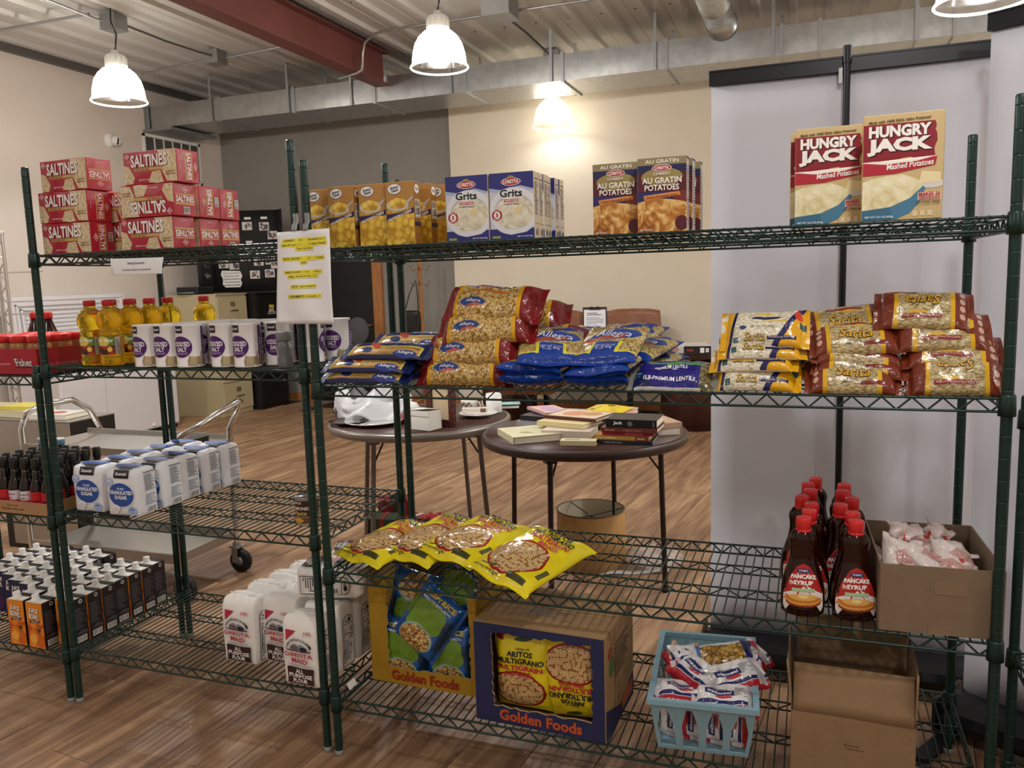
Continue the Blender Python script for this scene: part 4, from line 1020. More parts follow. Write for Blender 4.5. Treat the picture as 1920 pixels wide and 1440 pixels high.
# grits
w, dp, hh = .128, .0405, .178
gr = carton('grits_box', 'grits', 'box', w, dp, hh, ('c9ccd8', 'd9c7a8', 'c9ccd8', 'd9c7a8', '2a2a6a', 'c9ccd8'), 'blue and white grits boxes')
d = Decal(face_fn(w, dp, hh, 'front', .0012), .0004, 4)
d.rect(0, .72, 1, 1, 'a9b6d6', lay=.5); d.poly([(0, .78), (.3, .74), (.7, .80), (1, .74), (1, 1), (0, 1)], '2c2f78', lay=1); d.rect(0, 0, 1, .16, '2c2f78', lay=.6)
d.ell(.55, .42, .56, .36, 'dfe0e4', 36, lay=1.2); d.ell(.55, .42, .44, .26, 'b9bac0', 36, lay=1.6); d.ell(.56, .40, .43, .25, 'grits', 36, lay=2, wob=.02); d.poly([(.55, .42), (.66, .52), (.74, .45), (.62, .37)], 'e3cf94', lay=2.5)
d.poly([(0, .0), (1, .0), (1, .12), (.6, .06), (.25, .07), (0, .15)], '2c2f78', lay=2.5)
d.ell(.5, .86, .22, .06, 'efe9e6', 24, lay=2); d.ell(.5, .86, .205, .052, 'b02a34', 24, lay=2.4); d.ell(.5, .92, .08, .03, '9a8f4a', 14, lay=2.1); d.text('LORETTA', .33, .835, .67, .89, 'f6f2ee', .03, lay=3)
d.text('Grits', .225, .615, .765, .755, 'f4f4f2', .09, lay=2.8); d.text('Grits', .24, .63, .75, .75, '20242c', .035, lay=3.2)
d.rect(.33, .55, .67, .605, 'efe9e6', lay=2.6); d.rect(.34, .556, .66, .6, 'b3303c', lay=3); d.text('WHITE CORN', .36, .563, .64, .592, 'f6f2ee', .02, lay=3.4); d.text('Smooth & Creamy', .32, .51, .68, .54, '2c2c34', .02, .2, lay=3)
d.ell(.17, .37, .12, .085, 'b02a34', 22, lay=2.6); d.ell(.17, .37, .075, .053, 'f3efec', 18, lay=3); d.text('5', .14, .34, .2, .40, '9a2530', .05, lay=3.4); d.text('READY IN', .1, .425, .24, .44, 'f6f2ee', .02, lay=3); d.text('MINUTES', .1, .30, .24, .315, 'f6f2ee', .02, lay=3)
d.rect(.05, .02, .24, .055, '8fa24a', lay=3); d.text('NET WT 18 OZ (510g)', .62, .025, .96, .05, 'eef0f6', .02, lay=3); d.build('front_print', gr)
d = Decal(face_fn(w, dp, hh, 'right', .0012), .0004, 1); d.text('Nutrition Facts', .15, .88, .85, .91, '2a2630', .02); d.lines(.15, .36, .85, .86, 18, '5a5260', rnd); d.rect(.15, .56, .85, .57, '1c1820'); d.ell(.5, .1, .2, .05, '6a6270', 14); d.rect(.08, .22, .92, .225, '1c1820'); d.build('side_print', gr)
i = 0
for c, (x, y0) in enumerate(((.48, .08), (.611, .08))):
    for r in range(6):
        place(gr, i, (x + (.0, -.002, .001, -.004, .002, .004)[r], y0 + (0, .047, .087, .127, .185, .232)[r], z), .015 * ((r + c) % 3 - 1), 'blue and white grits box, %s, %s from front' % (('column beside the macaroni', 'column with visible spines')[c], od[r])); i += 1
# au gratin potatoes
w, dp, hh = .126, .045, .19
ag = carton('potato_box', 'ag', 'box', w, dp, hh, ('262652', 'd9d2c6', '262652', 'd9d2c6', '8f8360', '262652'), 'au gratin potato boxes')
d = Decal(face_fn(w, dp, hh, 'front', .0012), .0004, 4)
d.rect(0, .9, 1, 1, '8f8360', lay=1); d.text('AU GRATIN', .16, .925, .84, .975, 'efe8d8', .02); d.rect(.02, .55, 1, .8, '5a1f2a', lay=1); d.ell(.5, .74, .42, .12, '9a8a52', 26, lay=1.2)
d.rect(0, 0, 1, .36, 'gratin', lay=1.5); d.ell(.45, .36, .55, .09, 'gratin', 30, lay=1.4, wob=.04); d.ell(.9, .12, .14, .1, '5a1f2a', 18, lay=2); d.poly([(.0, .36), (.0, .55), (.7, .55), (.35, .42)], '2a2c66', lay=1.2); d.poly([(.6, .55), (1, .55), (1, .3), (.8, .4)], '7a2f2a', lay=1.2)
d.ell(.5, .86, .2, .045, 'efe9e6', 24, lay=2); d.ell(.5, .86, .185, .038, 'b02a34', 24, lay=2.4); d.text('LORETTA', .36, .84, .64, .88, 'f6f2ee', .03, lay=3); d.text('CHEESY', .32, .765, .68, .80, 'efe8d8', .02)
d.text('AU GRATIN', .1, .655, .9, .735, 'f6f1ea', .025); d.text('POTATOES', .15, .56, .85, .64, 'f6f1ea', .025); d.poly([(.12, .5), (.85, .54), (.88, .49), (.15, .43)], 'd98a4a', lay=3); d.text('Cheesy Homestyle Sauce', .18, .47, .82, .50, '5a1f1a', .02, .2, .05); d.text('NET WT 4.9 OZ', .06, .03, .3, .055, 'f6f1ea', .02); d.build('front_print', ag)
d = Decal(face_fn(w, dp, hh, 'right', .0012), .0004, 1); d.rect(0, .97, 1, 1, '262652'); d.lines(.12, .1, .88, .9, 22, '8f8a92', rnd); d.rect(.1, .42, .9, .43, '3a3640'); d.build('side_print', ag)
for i, (x, y, lb) in enumerate(((.882, .155, 'outer column nearer the grits, front'), (1.012, .112, 'column nearer the large mash boxes, front'), (1.020, .168, 'column nearer the large mash boxes, second'), (1.03, .245, 'column nearer the large mash boxes, last'), (.885, .21, 'column nearer the grits, second'))):
    place(ag, i, (x, y, z), (.0, .01, -.01, .02, .01)[i], 'navy cheesy potato box, ' + lb)
# mashed potatoes
w, dp, hh = .166, .05, .236
mp_ = carton('mashed_potato_box', 'mp', 'box', w, dp, hh, ('cfb582', 'c6a974', 'cfb582', 'c6a974', 'c6a974', 'cfb582'), 'large mashed potato boxes')
d = Decal(face_fn(w, dp, hh, 'front', .0012), .0004, 4)
rg = random.Random(4)
edge = [(.9 + rg.uniform(-.02, .02), .52 + .034 * k) for k in range(12)]
d.poly([(0, .5), (.88, .57), *edge[2:], (.88, .91), (0, .91)], '8c1f2c', lay=1, rings=5)
d.text('HUNGRY', .085, .775, .855, .885, '3a0c14', .07, .0); d.text('HUNGRY', .07, .785, .84, .895, 'f8f4ee', .05, .0); d.text('JACK', .065, .605, .875, .765, '3a0c14', .08); d.text('JACK', .05, .615, .86, .775, 'f8f4ee', .06)
d.poly([(0, .495), (.9, .545), (.91, .585), (0, .56)], 'f3ece2', lay=2); d.poly([(0, .43), (.42, .44), (.9, .5), (.92, .58), (0, .55)], 'b3283a', lay=2.4); d.text('Mashed Potatoes', .3, .49, .88, .545, 'f8f4ee', .02, .15, .05)
d.text('Made with 100% REAL Idaho Potatoes!', .07, .925, .83, .95, '5a3a1c', .03, 0, .02)
d.poly([(0, 0), (.42, 0), (.62, .07), (.36, .13), (0, .10)], '3d6f8e', lay=1.6, rings=2); d.poly([(.40, 0), (.6, .06), (.72, .16), (.79, .29), (.76, .31), (.6, .2), (.36, .12)], '4a7f9e', lay=1.7, rings=2)
d.poly([(0, .10), (.35, .125), (.6, .2), (.76, .31), (.68, .38), (.5, .43), (.3, .42), (.12, .40), (0, .37)], 'mash', lay=2.4, rings=5)
d.ell(.84, .33, .19, .045, 'd8d6d0', 24, lay=1.6); d.poly([(.7, .33), (.97, .34), (.97, .43), (.74, .45)], 'ecdcae', lay=2.2)
d.rect(.7, .18, .98, .25, 'efdcc2', lay=1.8); d.text('MAKES 20', .71, .215, .97, .25, 'b3283a', .03); d.text('SERVINGS!', .71, .185, .97, .21, 'b3283a', .03); d.text('GLUTEN FREE', .68, .145, .97, .165, '5a3a1c', .03)
for k in range(3): d.rect(.64 + .09 * k, .03, .7 + .09 * k, .08, 'e6d2a6', lay=2.2)
d.text('NET WT 15.3 OZ (433g)', .04, .02, .4, .045, 'e8eef2', .02); d.build('front_print', mp_)
d = Decal(face_fn(w, dp, hh, 'right', .0012), .0004, 1); d.rect(.2, .86, .8, .96, 'b3283a'); d.lines(.15, .08, .85, .82, 26, '8a6a3c', rnd); d.build('side_print', mp_)
for i, (x, y, rz, lb) in enumerate(((1.567, .052, -.03, 'nearest the shelf edge, fully visible'), (1.418, .155, -.01, 'behind and beside the first, its right part covered'), (1.405, .215, .0, 'at the back, only a sliver showing'), (1.575, .112, -.02, 'directly behind the fully visible one'))):
    place(mp_, i, (x, y, z), rz, 'tall red and tan mashed potato box, ' + lb.replace('right part', 'edge').replace('nearest the', 'close to the'))

# ------------------------------------------------------------------ widest unit, second shelf: bags of pasta, lentils and rice
zb = ZB[2] + .002
def tilt(x, y, z, rz=0., rx=0., ry=0.):
    return Matrix.Translation((x, y, z)) @ Matrix.Rotation(rz, 4, 'Z') @ Matrix.Rotation(ry, 4, 'Y') @ Matrix.Rotation(rx, 4, 'X')
def bagproto(name, cat, group, P, front, back, nu=30, nv=16):
    t = thing(name, name, cat, group=group); P.build(nu, nv).build('film', [front, back], t); return t
# spaghetti
NV = '1d2757'
f_sp = film('film_spaghetti', NV, [('rect', .5, .30, .40, .22, 0, 'd9cf4a'), ('rect', .5, .27, .385, .20, 0, 'spag'), ('rect', .5, .76, .42, .03, 0, '2b3a78'), ('ell', .36, .62, .05, .3, .2, 'c2452e'), ('ell', .30, .30, .06, .16, .1, '25306a'), ('ell', .74, .13, .13, .13, 0, '2b3f8a'), ('rect', .12, .72, .02, .24, 0, 'c8b890'), ('rect', .52, .74, .012, .2, .5, '46506e'), ('rect', .68, .74, .010, .2, .5, '46506e')], .16, .35, 22)
P = Pillow(.30, .092, .036, 3, .022, .0022, .6, .06, (1, 1), .004)
sp = bagproto('spaghetti_pack', 'bag', 'spaghetti packs', P, f_sp, mat('film_navy', NV, .2), 34, 12)
d = Decal(P.fn(), .0014, 3); d.text('Allegra', .65, .07, .83, .2, 'f0eef0', .01, .3); d.text('SPAGHETTI', .44, .66, .8, .8, '8fa0d0', .02); d.build('lettering', sp)
sps = [(.145, .052, .020, 0, 'bottom of the front pile'), (.152, .056, .051, .01, 'second in the front pile'), (.205, .075, .088, -.02, 'third in the front pile, set back'), (.252, .165, .112, -.06, 'topmost, lying across the rear'), (.17, .160, .020, .02, 'bottom of the rear pile'), (.18, .162, .052, -.03, 'second in the rear pile'), (.20, .168, .082, .03, 'third in the rear pile')]
for i, (x, y, dz, rz, lb) in enumerate(sps): place(sp, i, M=tilt(x, y, zb + dz, rz, .38), label='navy spaghetti pack with clear window, ' + lb)
# egg noodles in red bags
RD = '7d1c1e'
f_eg = film('film_noodle', 'rotini', [('rect', .5, .93, .6, .10, 0, RD, .02), ('rect', .045, .5, .10, .7, 0, RD, .02), ('rect', .955, .5, .13, .7, 0, RD, .03), ('rect', .165, .5, .022, .6, 0, 'd9a21e', .01), ('rect', .81, .5, .018, .6, 0, 'd9a21e', .01), ('ell', .46, .84, .22, .11, .05, '1f3f80'), ('ell', .40, .74, .10, .035, .15, 'c2502a'), ('ell', .34, .26, .13, .11, .12, '1f3f80'), ('ell', .36, .19, .08, .03, .2, 'c2502a'), ('rect', .5, .60, .2, .03, 0, 'cf6a2c', .05)], .14, .6, 30)
P = Pillow(.30, .135, .092, 9, .02, .006, .6, .12, (1, 1), .006, None, .38, .003)
eg = bagproto('egg_noodle_bag', 'bag', 'red egg noodle bags', P, f_eg, mat('film_red', RD, .18, bump=.4, bscale=40), 34, 18)
d = Decal(P.fn(), .0016, 4); d.text('Allegra', .34, .79, .58, .9, 'f2eef0', .0, .3); d.text('Allegra', .27, .22, .42, .31, 'f2eef0', .0, .3); d.build('lettering', eg)
egs = [(.455, .085, .038, .0, .75, 0, 'bottom of the pile by the spaghetti'), (.475, .09, .093, -.04, .72, -.03, 'second from the bottom of the pile'), (.515, .10, .155, .03, .72, -.04, 'third from the bottom of the pile'), (.530, .12, .218, -.05, .75, .05, 'topmost of the pile'), (.60, .235, .04, .2, .6, 0, 'behind the pile at the bottom'), (.62, .24, .11, -.15, .6, .1, 'behind the pile, red end showing'), (.56, .26, .17, .1, .6, 0, 'behind the pile near the top')]
for i, (x, y, dz, rz, rx, ry, lb) in enumerate(egs): place(eg, i, M=tilt(x, y, zb + dz, rz, rx, ry), label='red and clear egg noodle bag, ' + lb)
# pasta in blue ended bags, ends to the front
BL = '1a3f98'
# (u runs away from the viewer, v from right to left)
f_pa = film('film_pasta', 'penne', [('rect', .0, .5, .15, 1, 0, BL), ('rect', .165, .5, .014, 1, 0, 'e3dc3a'), ('rect', .28, .5, .14, .23, 0, 'e3dc3a'), ('rect', .27, .5, .145, .18, 0, BL), ('ell', .58, .46, .12, .42, .12, '2a4a9c'), ('ell', .52, .58, .05, .34, .12, 'c2502a'), ('rect', .97, .5, .1, 1, 0, BL), ('rect', .80, .3, .05, .2, .3, BL)], .14, .55, 30)
P = Pillow(.225, .19, .044, 5, .012, .0045, .8, .05, (1, 1), .003, None, .16, .002)
pa = bagproto('pasta_bag', 'bag', 'pasta bags with blue ends', P, f_pa, mat('film_blue', BL, .17, bump=.5, bscale=36), 32, 20)
_pf = P.fn(); sw = lambda a, b, l: _pf(b, 1 - a, l)
d = Decal(sw, .0016, 4); d.text('NET WT 16 OZ', .34, .25, .66, .31, 'b9c8ec', .01); d.text('(1 LB) 454g', .37, .19, .63, .24, 'b9c8ec', .01); d.text('Allegra', .26, .5, .82, .66, 'e9ecf6', .0, .3, -.12); d.build('lettering', pa)
def flat(x, y, z, up=0., rz=0., roll=0.):
    """bag lying with its end to the front: local x away from the viewer, raised by up"""
    return Matrix.Translation((x, y, z)) @ Matrix.Rotation(PI / 2 + rz, 4, 'Z') @ Matrix.Rotation(-up, 4, 'Y') @ Matrix.Rotation(roll, 4, 'X')
pas = [(.66, .115, .018, 0, .03, 0, 'bottom layer beside the egg noodles'), (.845, .115, .018, 0, -.03, 0, 'bottom layer beside the lentils'), (.655, .112, .049, .05, .05, .06, 'second layer beside the egg noodles'), (.862, .105, .052, .13, -.13, -.11, 'second layer beside the lentils, print showing'), (.700, .105, .100, .37, .26, .07, 'top layer beside the egg noodles, propped up'), (.868, .112, .103, .38, -.06, -.07, 'top layer in the middle, propped up'), (.915, .225, .078, .16, -.3, .0, 'rear pile by the empty wires, upper'), (.92, .24, .042, .10, -.4, 0, 'rear pile by the empty wires, middle'), (.93, .30, .02, .05, -.5, 0, 'rear pile by the empty wires, bottom'), (.70, .30, .10, .2, 0, 0, 'rear, behind the propped bags'), (.86, .34, .02, 0, 0, 0, 'rear bottom, behind the stack'), (.68, .35, .03, 0, .1, 0, 'rear bottom, behind the egg noodle end'), (.865, .305, .105, .25, -.25, 0, 'rear top, blue end pointing up')]
for i, (x, y, dz, up, rz, ro, lb) in enumerate(pas): place(pa, i, M=flat(x, y, zb + dz, up, rz, ro), label='clear and blue pasta bag, ' + lb)
# lentils
f_le = film('film_lentil', 'lentil', [('rect', .46, .35, .34, .5, 0, '251f78'), ('rect', .40, .78, .20, .07, -.12, '55a03c'), ('rect', .62, .70, .2, .05, .15, '55a03c'), ('ell', .47, .9, .24, .12, .05, '2a2488'), ('rect', .14, .2, .12, .3, .3, '1a2350', .03), ('rect', .05, .5, .03, .8, 0, '8f8a80'), ('rect', .46, -.05, .36, .08, 0, 'd8d6d4')], .12, .7, 26)
P = Pillow(.235, .125, .048, 13, .018, .006, .6, .08, (1, 1), .006, None, .4, .003)
le = bagproto('lentil_bag', 'bag', None, P, f_le, mat('film_grey', '8a857a', .15, trans=.2)); le['label'] = 'single purple and clear bag of lentils between pasta and white rice'
d = Decal(P.fn(), .0016, 4); d.text('1LB-PREMIUM LENTILS', .2, .16, .76, .27, 'f0eef4', .02); d.text('PREMIUM LENTILS', .3, .48, .66, .58, 'f0eef4', .02); d.text('PREMIUM LENTILS', .36, .86, .66, .95, 'f0eef4', .02); d.text('TPP', .08, .2, .18, .36, '5fb0c0', .02); d.build('lettering', le)
le.matrix_world = tilt(1.045, .06, zb + .026, -.03, .55)
# white rice
YL = 'e2a814'
f_wr = film('film_white_rice', 'whrice', [('rect', .045, .5, .095, .8, -.05, YL, .01), ('rect', .155, .5, .018, .8, -.06, '20204a'), ('rect', .97, .5, .17, 1.2, -.30, YL), ('rect', .775, .5, .035, 1.2, -.30, '20205a'), ('ell', .88, .75, .04, .15, .1, 'd2402a'), ('rect', .93, .5, .035, .07, 0, '3a5a54'), ('rect', .19, .12, .03, .07, 0, '3a5a60'), ('rect', .70, .17, .16, .045, 0, '26223e'), ('ell', .52, .70, .17, .05, .05, '26223e'), ('ell', .5, .82, .10, .04, .05, 'd9b43c'), ('ell', .27, .42, .04, .06, 0, '3a3f66'), ('rect', .62, .60, .14, .02, .0, 'd9b43c')], .2, .5, 30)
P = Pillow(.215, .118, .05, 21, .016, .0045, .6, .07, (1, 1), .006, None, .36, .001)
wr_ = bagproto('white_rice_bag', 'bag', 'bags of white rice', P, f_wr, mat('film_white', 'd9d2c0', .25))
d = Decal(P.fn(), .0015, 4); d.text('Sarita', .285, .09, .525, .29, '2c2410', .035, .25); d.text('Sarita', .29, .1, .52, .28, 'c99a22', .008, .25); d.text('Premium Long Grain Rice', .56, .145, .84, .19, 'd8d2e0', .01); d.text('NET WT. 1 LB (454 g)', .36, .40, .62, .46, '3a3a58', .01); d.text('Extra Long Grain Rice', .42, .68, .64, .73, 'd8d2e0', .01); d.build('lettering', wr_)
wrs = [(1.250, .062, .032, .02, .62, 'bottom of the small pile'), (1.245, .075, .068, -.05, .35, 'second from the bottom, crumpled end'), (1.262, .085, .098, .04, .35, 'third from the bottom'), (1.268, .092, .142, -.05, .85, 'topmost of the small pile'), (1.30, .175, .035, .1, .3, 'hidden behind the small pile, bottom'), (1.31, .18, .085, -.1, .3, 'hidden behind the small pile, yellow end showing')]
for i, (x, y, dz, rz, rx, lb) in enumerate(wrs): place(wr_, i, M=tilt(x, y, zb + dz, rz, rx, -.03 * (i % 2)), label='yellow and white rice bag, ' + lb)
# brown rice
BR = '74301c'
f_br = film('film_brown_rice', 'brrice', [('rect', .06, .5, .14, .8, 0, BR, .01), ('rect', .215, .5, .022, .8, 0, 'd9a81e'), ('rect', .955, .5, .165, .9, -.04, BR), ('rect', .775, .5, .022, .8, 0, 'd9a81e'), ('rect', .52, .80, .2, .05, .0, '8a2f26'), ('ell', .56, .70, .10, .04, .0, 'd9a83c'), ('ell', .12, .76, .028, .07, 0, 'caa08e'), ('ell', .12, .58, .028, .07, 0, 'caa08e'), ('ell', .12, .40, .028, .07, 0, 'caa08e'), ('ell', .12, .22, .028, .07, 0, 'caa08e'), ('rect', .74, .14, .17, .045, 0, '7a2a22')], .2, .5, 30)
P = Pillow(.215, .122, .054, 31, .014, .004, .6, .07, (1, 1), .005, None, .36, .001)
br_ = bagproto('brown_rice_bag', 'bag', 'bags of brown rice', P, f_br, mat('film_brown', BR, .2))
d = Decal(P.fn(), .0015, 4); d.text('Sarita', .325, .27, .685, .56, '3a1c0c', .045, .25); d.text('Sarita', .33, .28, .68, .55, 'd2a028', .012, .25); d.text('Extra Long Grain Brown Rice', .34, .78, .7, .83, 'd8b8a0', .01); d.text('NET WT. 1 LB', .4, .12, .6, .17, '3a3040', .01); d.build('lettering', br_)
U = PI
brs = [(1.472, .055, .030, .0, .62, 0, 0, 'bottom of the pile beside white rice'), (1.488, .085, .060, -.04, .45, .06, 0, 'second from the bottom beside white rice'), (1.485, .10, .083, .05, .4, .08, 0, 'third from the bottom beside white rice'), (1.478, .10, .118, .04, .6, -.05, 0, 'fourth from the bottom beside white rice'), (1.455, .155, .150, .05, .75, -.12, 0, 'topmost beside white rice, tilted back'),
       (1.692, .055, .040, .0, .9, 0, U, 'upside down print, bottom of the pile by the corner post'), (1.688, .09, .088, -.02, .6, .02, U, 'upside down print, second of the pile by the corner post'), (1.665, .10, .132, .03, .75, .0, U, 'upside down print, third of the pile by the corner post'), (1.628, .115, .183, -.06, .75, .03, U, 'upside down print, topmost of the pile by the corner post'), (1.52, .22, .05, .1, .3, 0, 0, 'hidden at the back beside white rice')]
for i, (x, y, dz, rz, rx, ry, fl, lb) in enumerate(brs): place(br_, i, M=tilt(x, y, zb + dz, rz, rx, ry) @ Matrix.Rotation(fl, 4, 'Z'), label='brown rice bag, ' + lb)

# ------------------------------------------------------------------ widest unit, third shelf: cereal bags, syrup, carton of bags
zc = ZB[1] + .002
YW = 'e3d01c'
f_ce = film('film_cereal', YW, [('ell', .37, .55, .285, .40, 0, '9c1f1a', .02), ('ell', .37, .55, .262, .368, 0, 'rings', .02), ('rect', .10, .25, .03, .14, 0, '4a4a20'), ('rect', .12, .72, .012, .14, 0, '5a5a24'), ('rect', .30, .06, .08, .03, 0, '5a5a2c')], .13, .45, 18)
P = Pillow(.305, .245, .058, 41, .014, .007, .6, .07, (1, 1), .006, None, .34, .001)
ce = bagproto('cereal_bag', 'bag', 'yellow bags of ring cereal', P, f_ce, mat('film_yellow', YW, .2), 36, 26)
_cfn = P.fn(); d = Decal(lambda a, b, l: _cfn(b, 1 - a, l), .0018, 4); K = '1c1c2a'
d.text('CEREAL DE', .42, .925, .62, .945, K, .02); d.text('ARITOS', .36, .855, .74, .915, K, .035); d.text('MULTIGRANO', .20, .775, .86, .845, K, .035); d.text('MULTIGRAIN', .24, .695, .86, .765, 'b81f3a', .035); d.text('RINGS', .46, .62, .78, .685, 'b81f3a', .035)
d.text('NET WT 11 OZ', .60, .07, .86, .10, '2c2c20', .02); d.text('made with whole grain', .1, .045, .5, .065, '2c2c20', .02); d.ell(.12, .9, .07, .04, '2f5a24', 16); d.build('lettering', ce)
def lay(c, up, right):
    M = frame(c, up, -Vector(right)); return M
ces = [(lay((.115, .19, .640), (.10, .24, .035), (.24, -.07, .012)), 'farthest along towards the posts, lying lowest'),
       (lay((.275, .20, .662), (.10, .24, .045), (.24, -.07, .005)), 'second, overlapping the one by the posts'),
       (lay((.42, .175, .678), (.10, .25, .03), (.24, -.08, -.01)), 'third, tucked under the frontmost bag'),
       (lay((.628, .088, .668), (.12, .25, .045), (.225, -.10, -.034)), 'frontmost, corner hanging over the shelf edge')]
for i, (M, lb) in enumerate(ces): place(ce, i, M=M, label='yellow ring cereal bag, ' + lb)
# pancake syrup
m_syr = mat('syrup', '2b0d06', .06, spec=.7, trans=.25, ior=1.4)
sprof = [(0, 0), (.045, 0), (.052, .006), (.0535, .03), (.052, .07), (.045, .105), (.035, .135), (.031, .16), (.0315, .178), (.0335, .19), (.033, .2), (.027, .212), (.0165, .222), (.0155, .23), (0, .23)]
def syrup_r(z):
    for (r0, z0), (r1, z1) in zip(sprof[1:], sprof[2:]):
        if z0 <= z <= z1: return r0 + (r1 - r0) * (z - z0) / max(1e-6, z1 - z0)
    return .03
sy_ = thing('syrup_bottle', 'syrup', 'bottle', group='pancake syrup bottles'); SYY = .62
mb = MB().lathe(sprof, 28, sy=SYY)
mb.v = [(x * (1 + .012 * math.sin(10 * math.atan2(y, x)) * (.13 < z < .185)), y * (1 + .012 * math.sin(10 * math.atan2(y, x)) * (.13 < z < .185)), z) for x, y, z in mb.v]
mb.build('bottle_body', m_syr, sy_)
MB().lathe([(.017, .221), (.0185, .223), (.0185, .247), (.017, .25), (.0, .25)], 26).lathe([(.0172, .214), (.0192, .216), (.0192, .221), (.017, .221)], 26).build('cap', mat('syrup_cap', 'cf2a2a', .3), sy_)
def sf(u, v, l):
    z = .014 + .122 * v; r = syrup_r(z); t = math.radians(-90 + (u - .5) * 126); return ((r + l + .0008) * math.cos(t), (r + l + .0008) * math.sin(t) * SYY - .0003, z)
d = Decal(sf, .0004, 7)
lab = [(.08, .0), (.92, .0), (.98, .1), (.98, .35), (.86, .68), (.68, .94), (.5, 1.0), (.32, .94), (.14, .68), (.02, .35), (.02, .1)]
d.poly(lab, 'ece6e0'); d.poly([(.02, .34), (.3, .2), (.7, .3), (.98, .38), (.86, .68), (.68, .94), (.5, 1.0), (.32, .94), (.14, .68)], 'b32420'); d.poly([(.03, .22), (.3, .18), (.95, .2), (.9, .3), (.5, .36), (.1, .34)], 'd88a4a')
d.rect(.34, .82, .66, .9, '2a2a6a'); d.text("TOM'S", .38, .84, .62, .88, 'e6e6f0', .02); d.text('PANCAKE', .2, .68, .8, .77, 'f8f4ee', .05, arc=.02); d.text('SYRUP', .28, .57, .72, .66, 'f8f4ee', .05); d.rect(.26, .43, .74, .5, 'a9c99a')
d.ell(.5, .2, .38, .1, '8a3a1c', 22); d.ell(.5, .24, .36, .1, 'e0a050', 22); d.ell(.5, .28, .34, .09, 'c9742a', 22); d.ell(.5, .31, .3, .07, 'e6b05c', 20); d.ell(.5, .33, .1, .04, 'f2dc94', 12); d.text('24 FL OZ (710 mL)', .34, .05, .66, .09, '2a2426', .02); d.build('label', sy_)
i = 0
for c, (x0, ys, xs) in enumerate(((1.368, (.055, .125, .192, .262, .335, .408, .475), (0, .016, .024, -.008, .02, .012, .038)), (1.490, (.058, .128, .2, .272, .345, .42), (0, -.006, -.04, .0, -.028, -.018)))):
    for r, y in enumerate(ys):
        place(sy_, i, (x0 + xs[r] * .8, y, zc), .12 + .06 * ((r + c) % 3 - 1), 'dark syrup bottle with red cap, %s, %s from the front' % (('column by the empty wires', 'column by the cardboard box')[c], (od + ['seventh'])[r])); i += 1
# cardboard carton full of small plastic bags
m_cb = mat('cardboard_dark', '806c56', .8, noise_amt=.05, nscale=25, bump=.06, bscale=90)
m_tape = mat('pack_tape', '86705a', .35)
def open_carton(name, label, w, dp, h, loc, rz, m, t=.004):
    o = thing(name, label, 'box', loc, rz)
    MB().box((0, 0, t / 2), (w, dp, t)).build('base', m, o)
    for nme, c, dd in (('front_wall', (0, -dp / 2, h / 2), (w, t, h)), ('back_wall', (0, dp / 2, h / 2), (w, t, h)), ('side_wall', (w / 2, 0, h / 2), (t, dp, h)), ('side_wall', (-w / 2, 0, h / 2), (t, dp, h))):
        b = MB(); n = 8
        b.box(c, dd); b.build(nme, m, o)
    return o
cbx = open_carton('cardboard_box', 'open brown cardboard box full of pale plastic bags beside the syrup', .262, .36, .165, (1.668, .185, zc), .035, m_cb)
MB().box((.02, -.1825, .115), (.07, .0006, .032)).build('tape_patch', m_tape, cbx); MB().box((-.0, -.1825, .012), (.05, .0006, .024)).build('tape_patch', m_tape, cbx)
m_film = mat('frosted_film', 'ead9d4', .25, trans=.2, noise_amt=.06, nscale=20)
pb_ = thing('bread_bag', 'bag', 'bag', group='pale plastic bags in the cardboard box')
def crumple(n, sd, rx, ry, rz):
    mb = MB()
    def f(u, v):
        a = 2 * PI * u; b = PI * (v - .5); k = 1 + .28 * nz3(math.cos(a) * 2.2 + sd, math.sin(a) * 2.2, v * 3 + sd) + .16 * abs(nz3(u * 9, v * 9, sd * 3))
        return (rx * k * math.cos(b) * math.cos(a), ry * k * math.cos(b) * math.sin(a), rz * k * math.sin(b))
    mb.grid(f, n, n // 2 + 2); return mb
P6 = Pillow(.17, .125, .085, 71, .012, .014, .8, .06, (1, 1), .010, None, .5, .004)
f_bb = film('film_bread', 'e0d2cc', [('rect', .55, .5, .2, .3, .2, 'c99a92', .08), ('rect', .25, .55, .05, .2, 0, 'ded6d2', .05), ('ell', .8, .4, .05, .08, 0, 'c0403a')], .22, .9, 22)
P6.build(26, 18).build('film', [f_bb, m_film], pb_)
MB().slab(lambda u, v: (.075 + .045 * u, .05 * (v - .5) * (1 + 1.2 * u) + .008 * math.sin(7 * u), .012 * math.sin(9 * v + 3 * u) + .02 * u), 8, 6, .0008).build('loose_end', m_film, pb_)
MB().lathe([(0, 0), (.012, .001), (.012, .003), (0, .004)], 12).xf(Matrix.Translation((.078, .0, .012)) @ Matrix.Rotation(.9, 4, 'X')).build('red_clip', mat('clip_red', 'c9342c', .4), pb_)
_p6 = P6.fn(); d = Decal(_p6, .0015, 2); d.text('II', .36, .55, .42, .72, '3a3436', .03); d.lines(.46, .3, .66, .7, 6, 'c08a84', rnd); d.build('bag_print', pb_)
bl = [(1.60, .095, .125, 1.5, .5, -.9, 'by the box corner near the syrup, loose end up'), (1.635, .19, .13, .6, .3, -.5, 'at the back of the box near the syrup'), (1.655, .10, .122, 2.4, .5, -.5, 'in the middle of the box, in front'), (1.69, .22, .11, 2.0, .3, -.4, 'in the middle of the box, at the back'), (1.705, .095, .105, 1.2, .5, -.4, 'by the front wall of the box'), (1.725, .15, .115, 2.0, .5, -.7, 'in the box corner by the corner post'), (1.64, .25, .08, 2.6, .2, 0, 'deep at the back of the box'), (1.67, .09, .06, 1.0, .1, 0, 'under the others inside the box')]
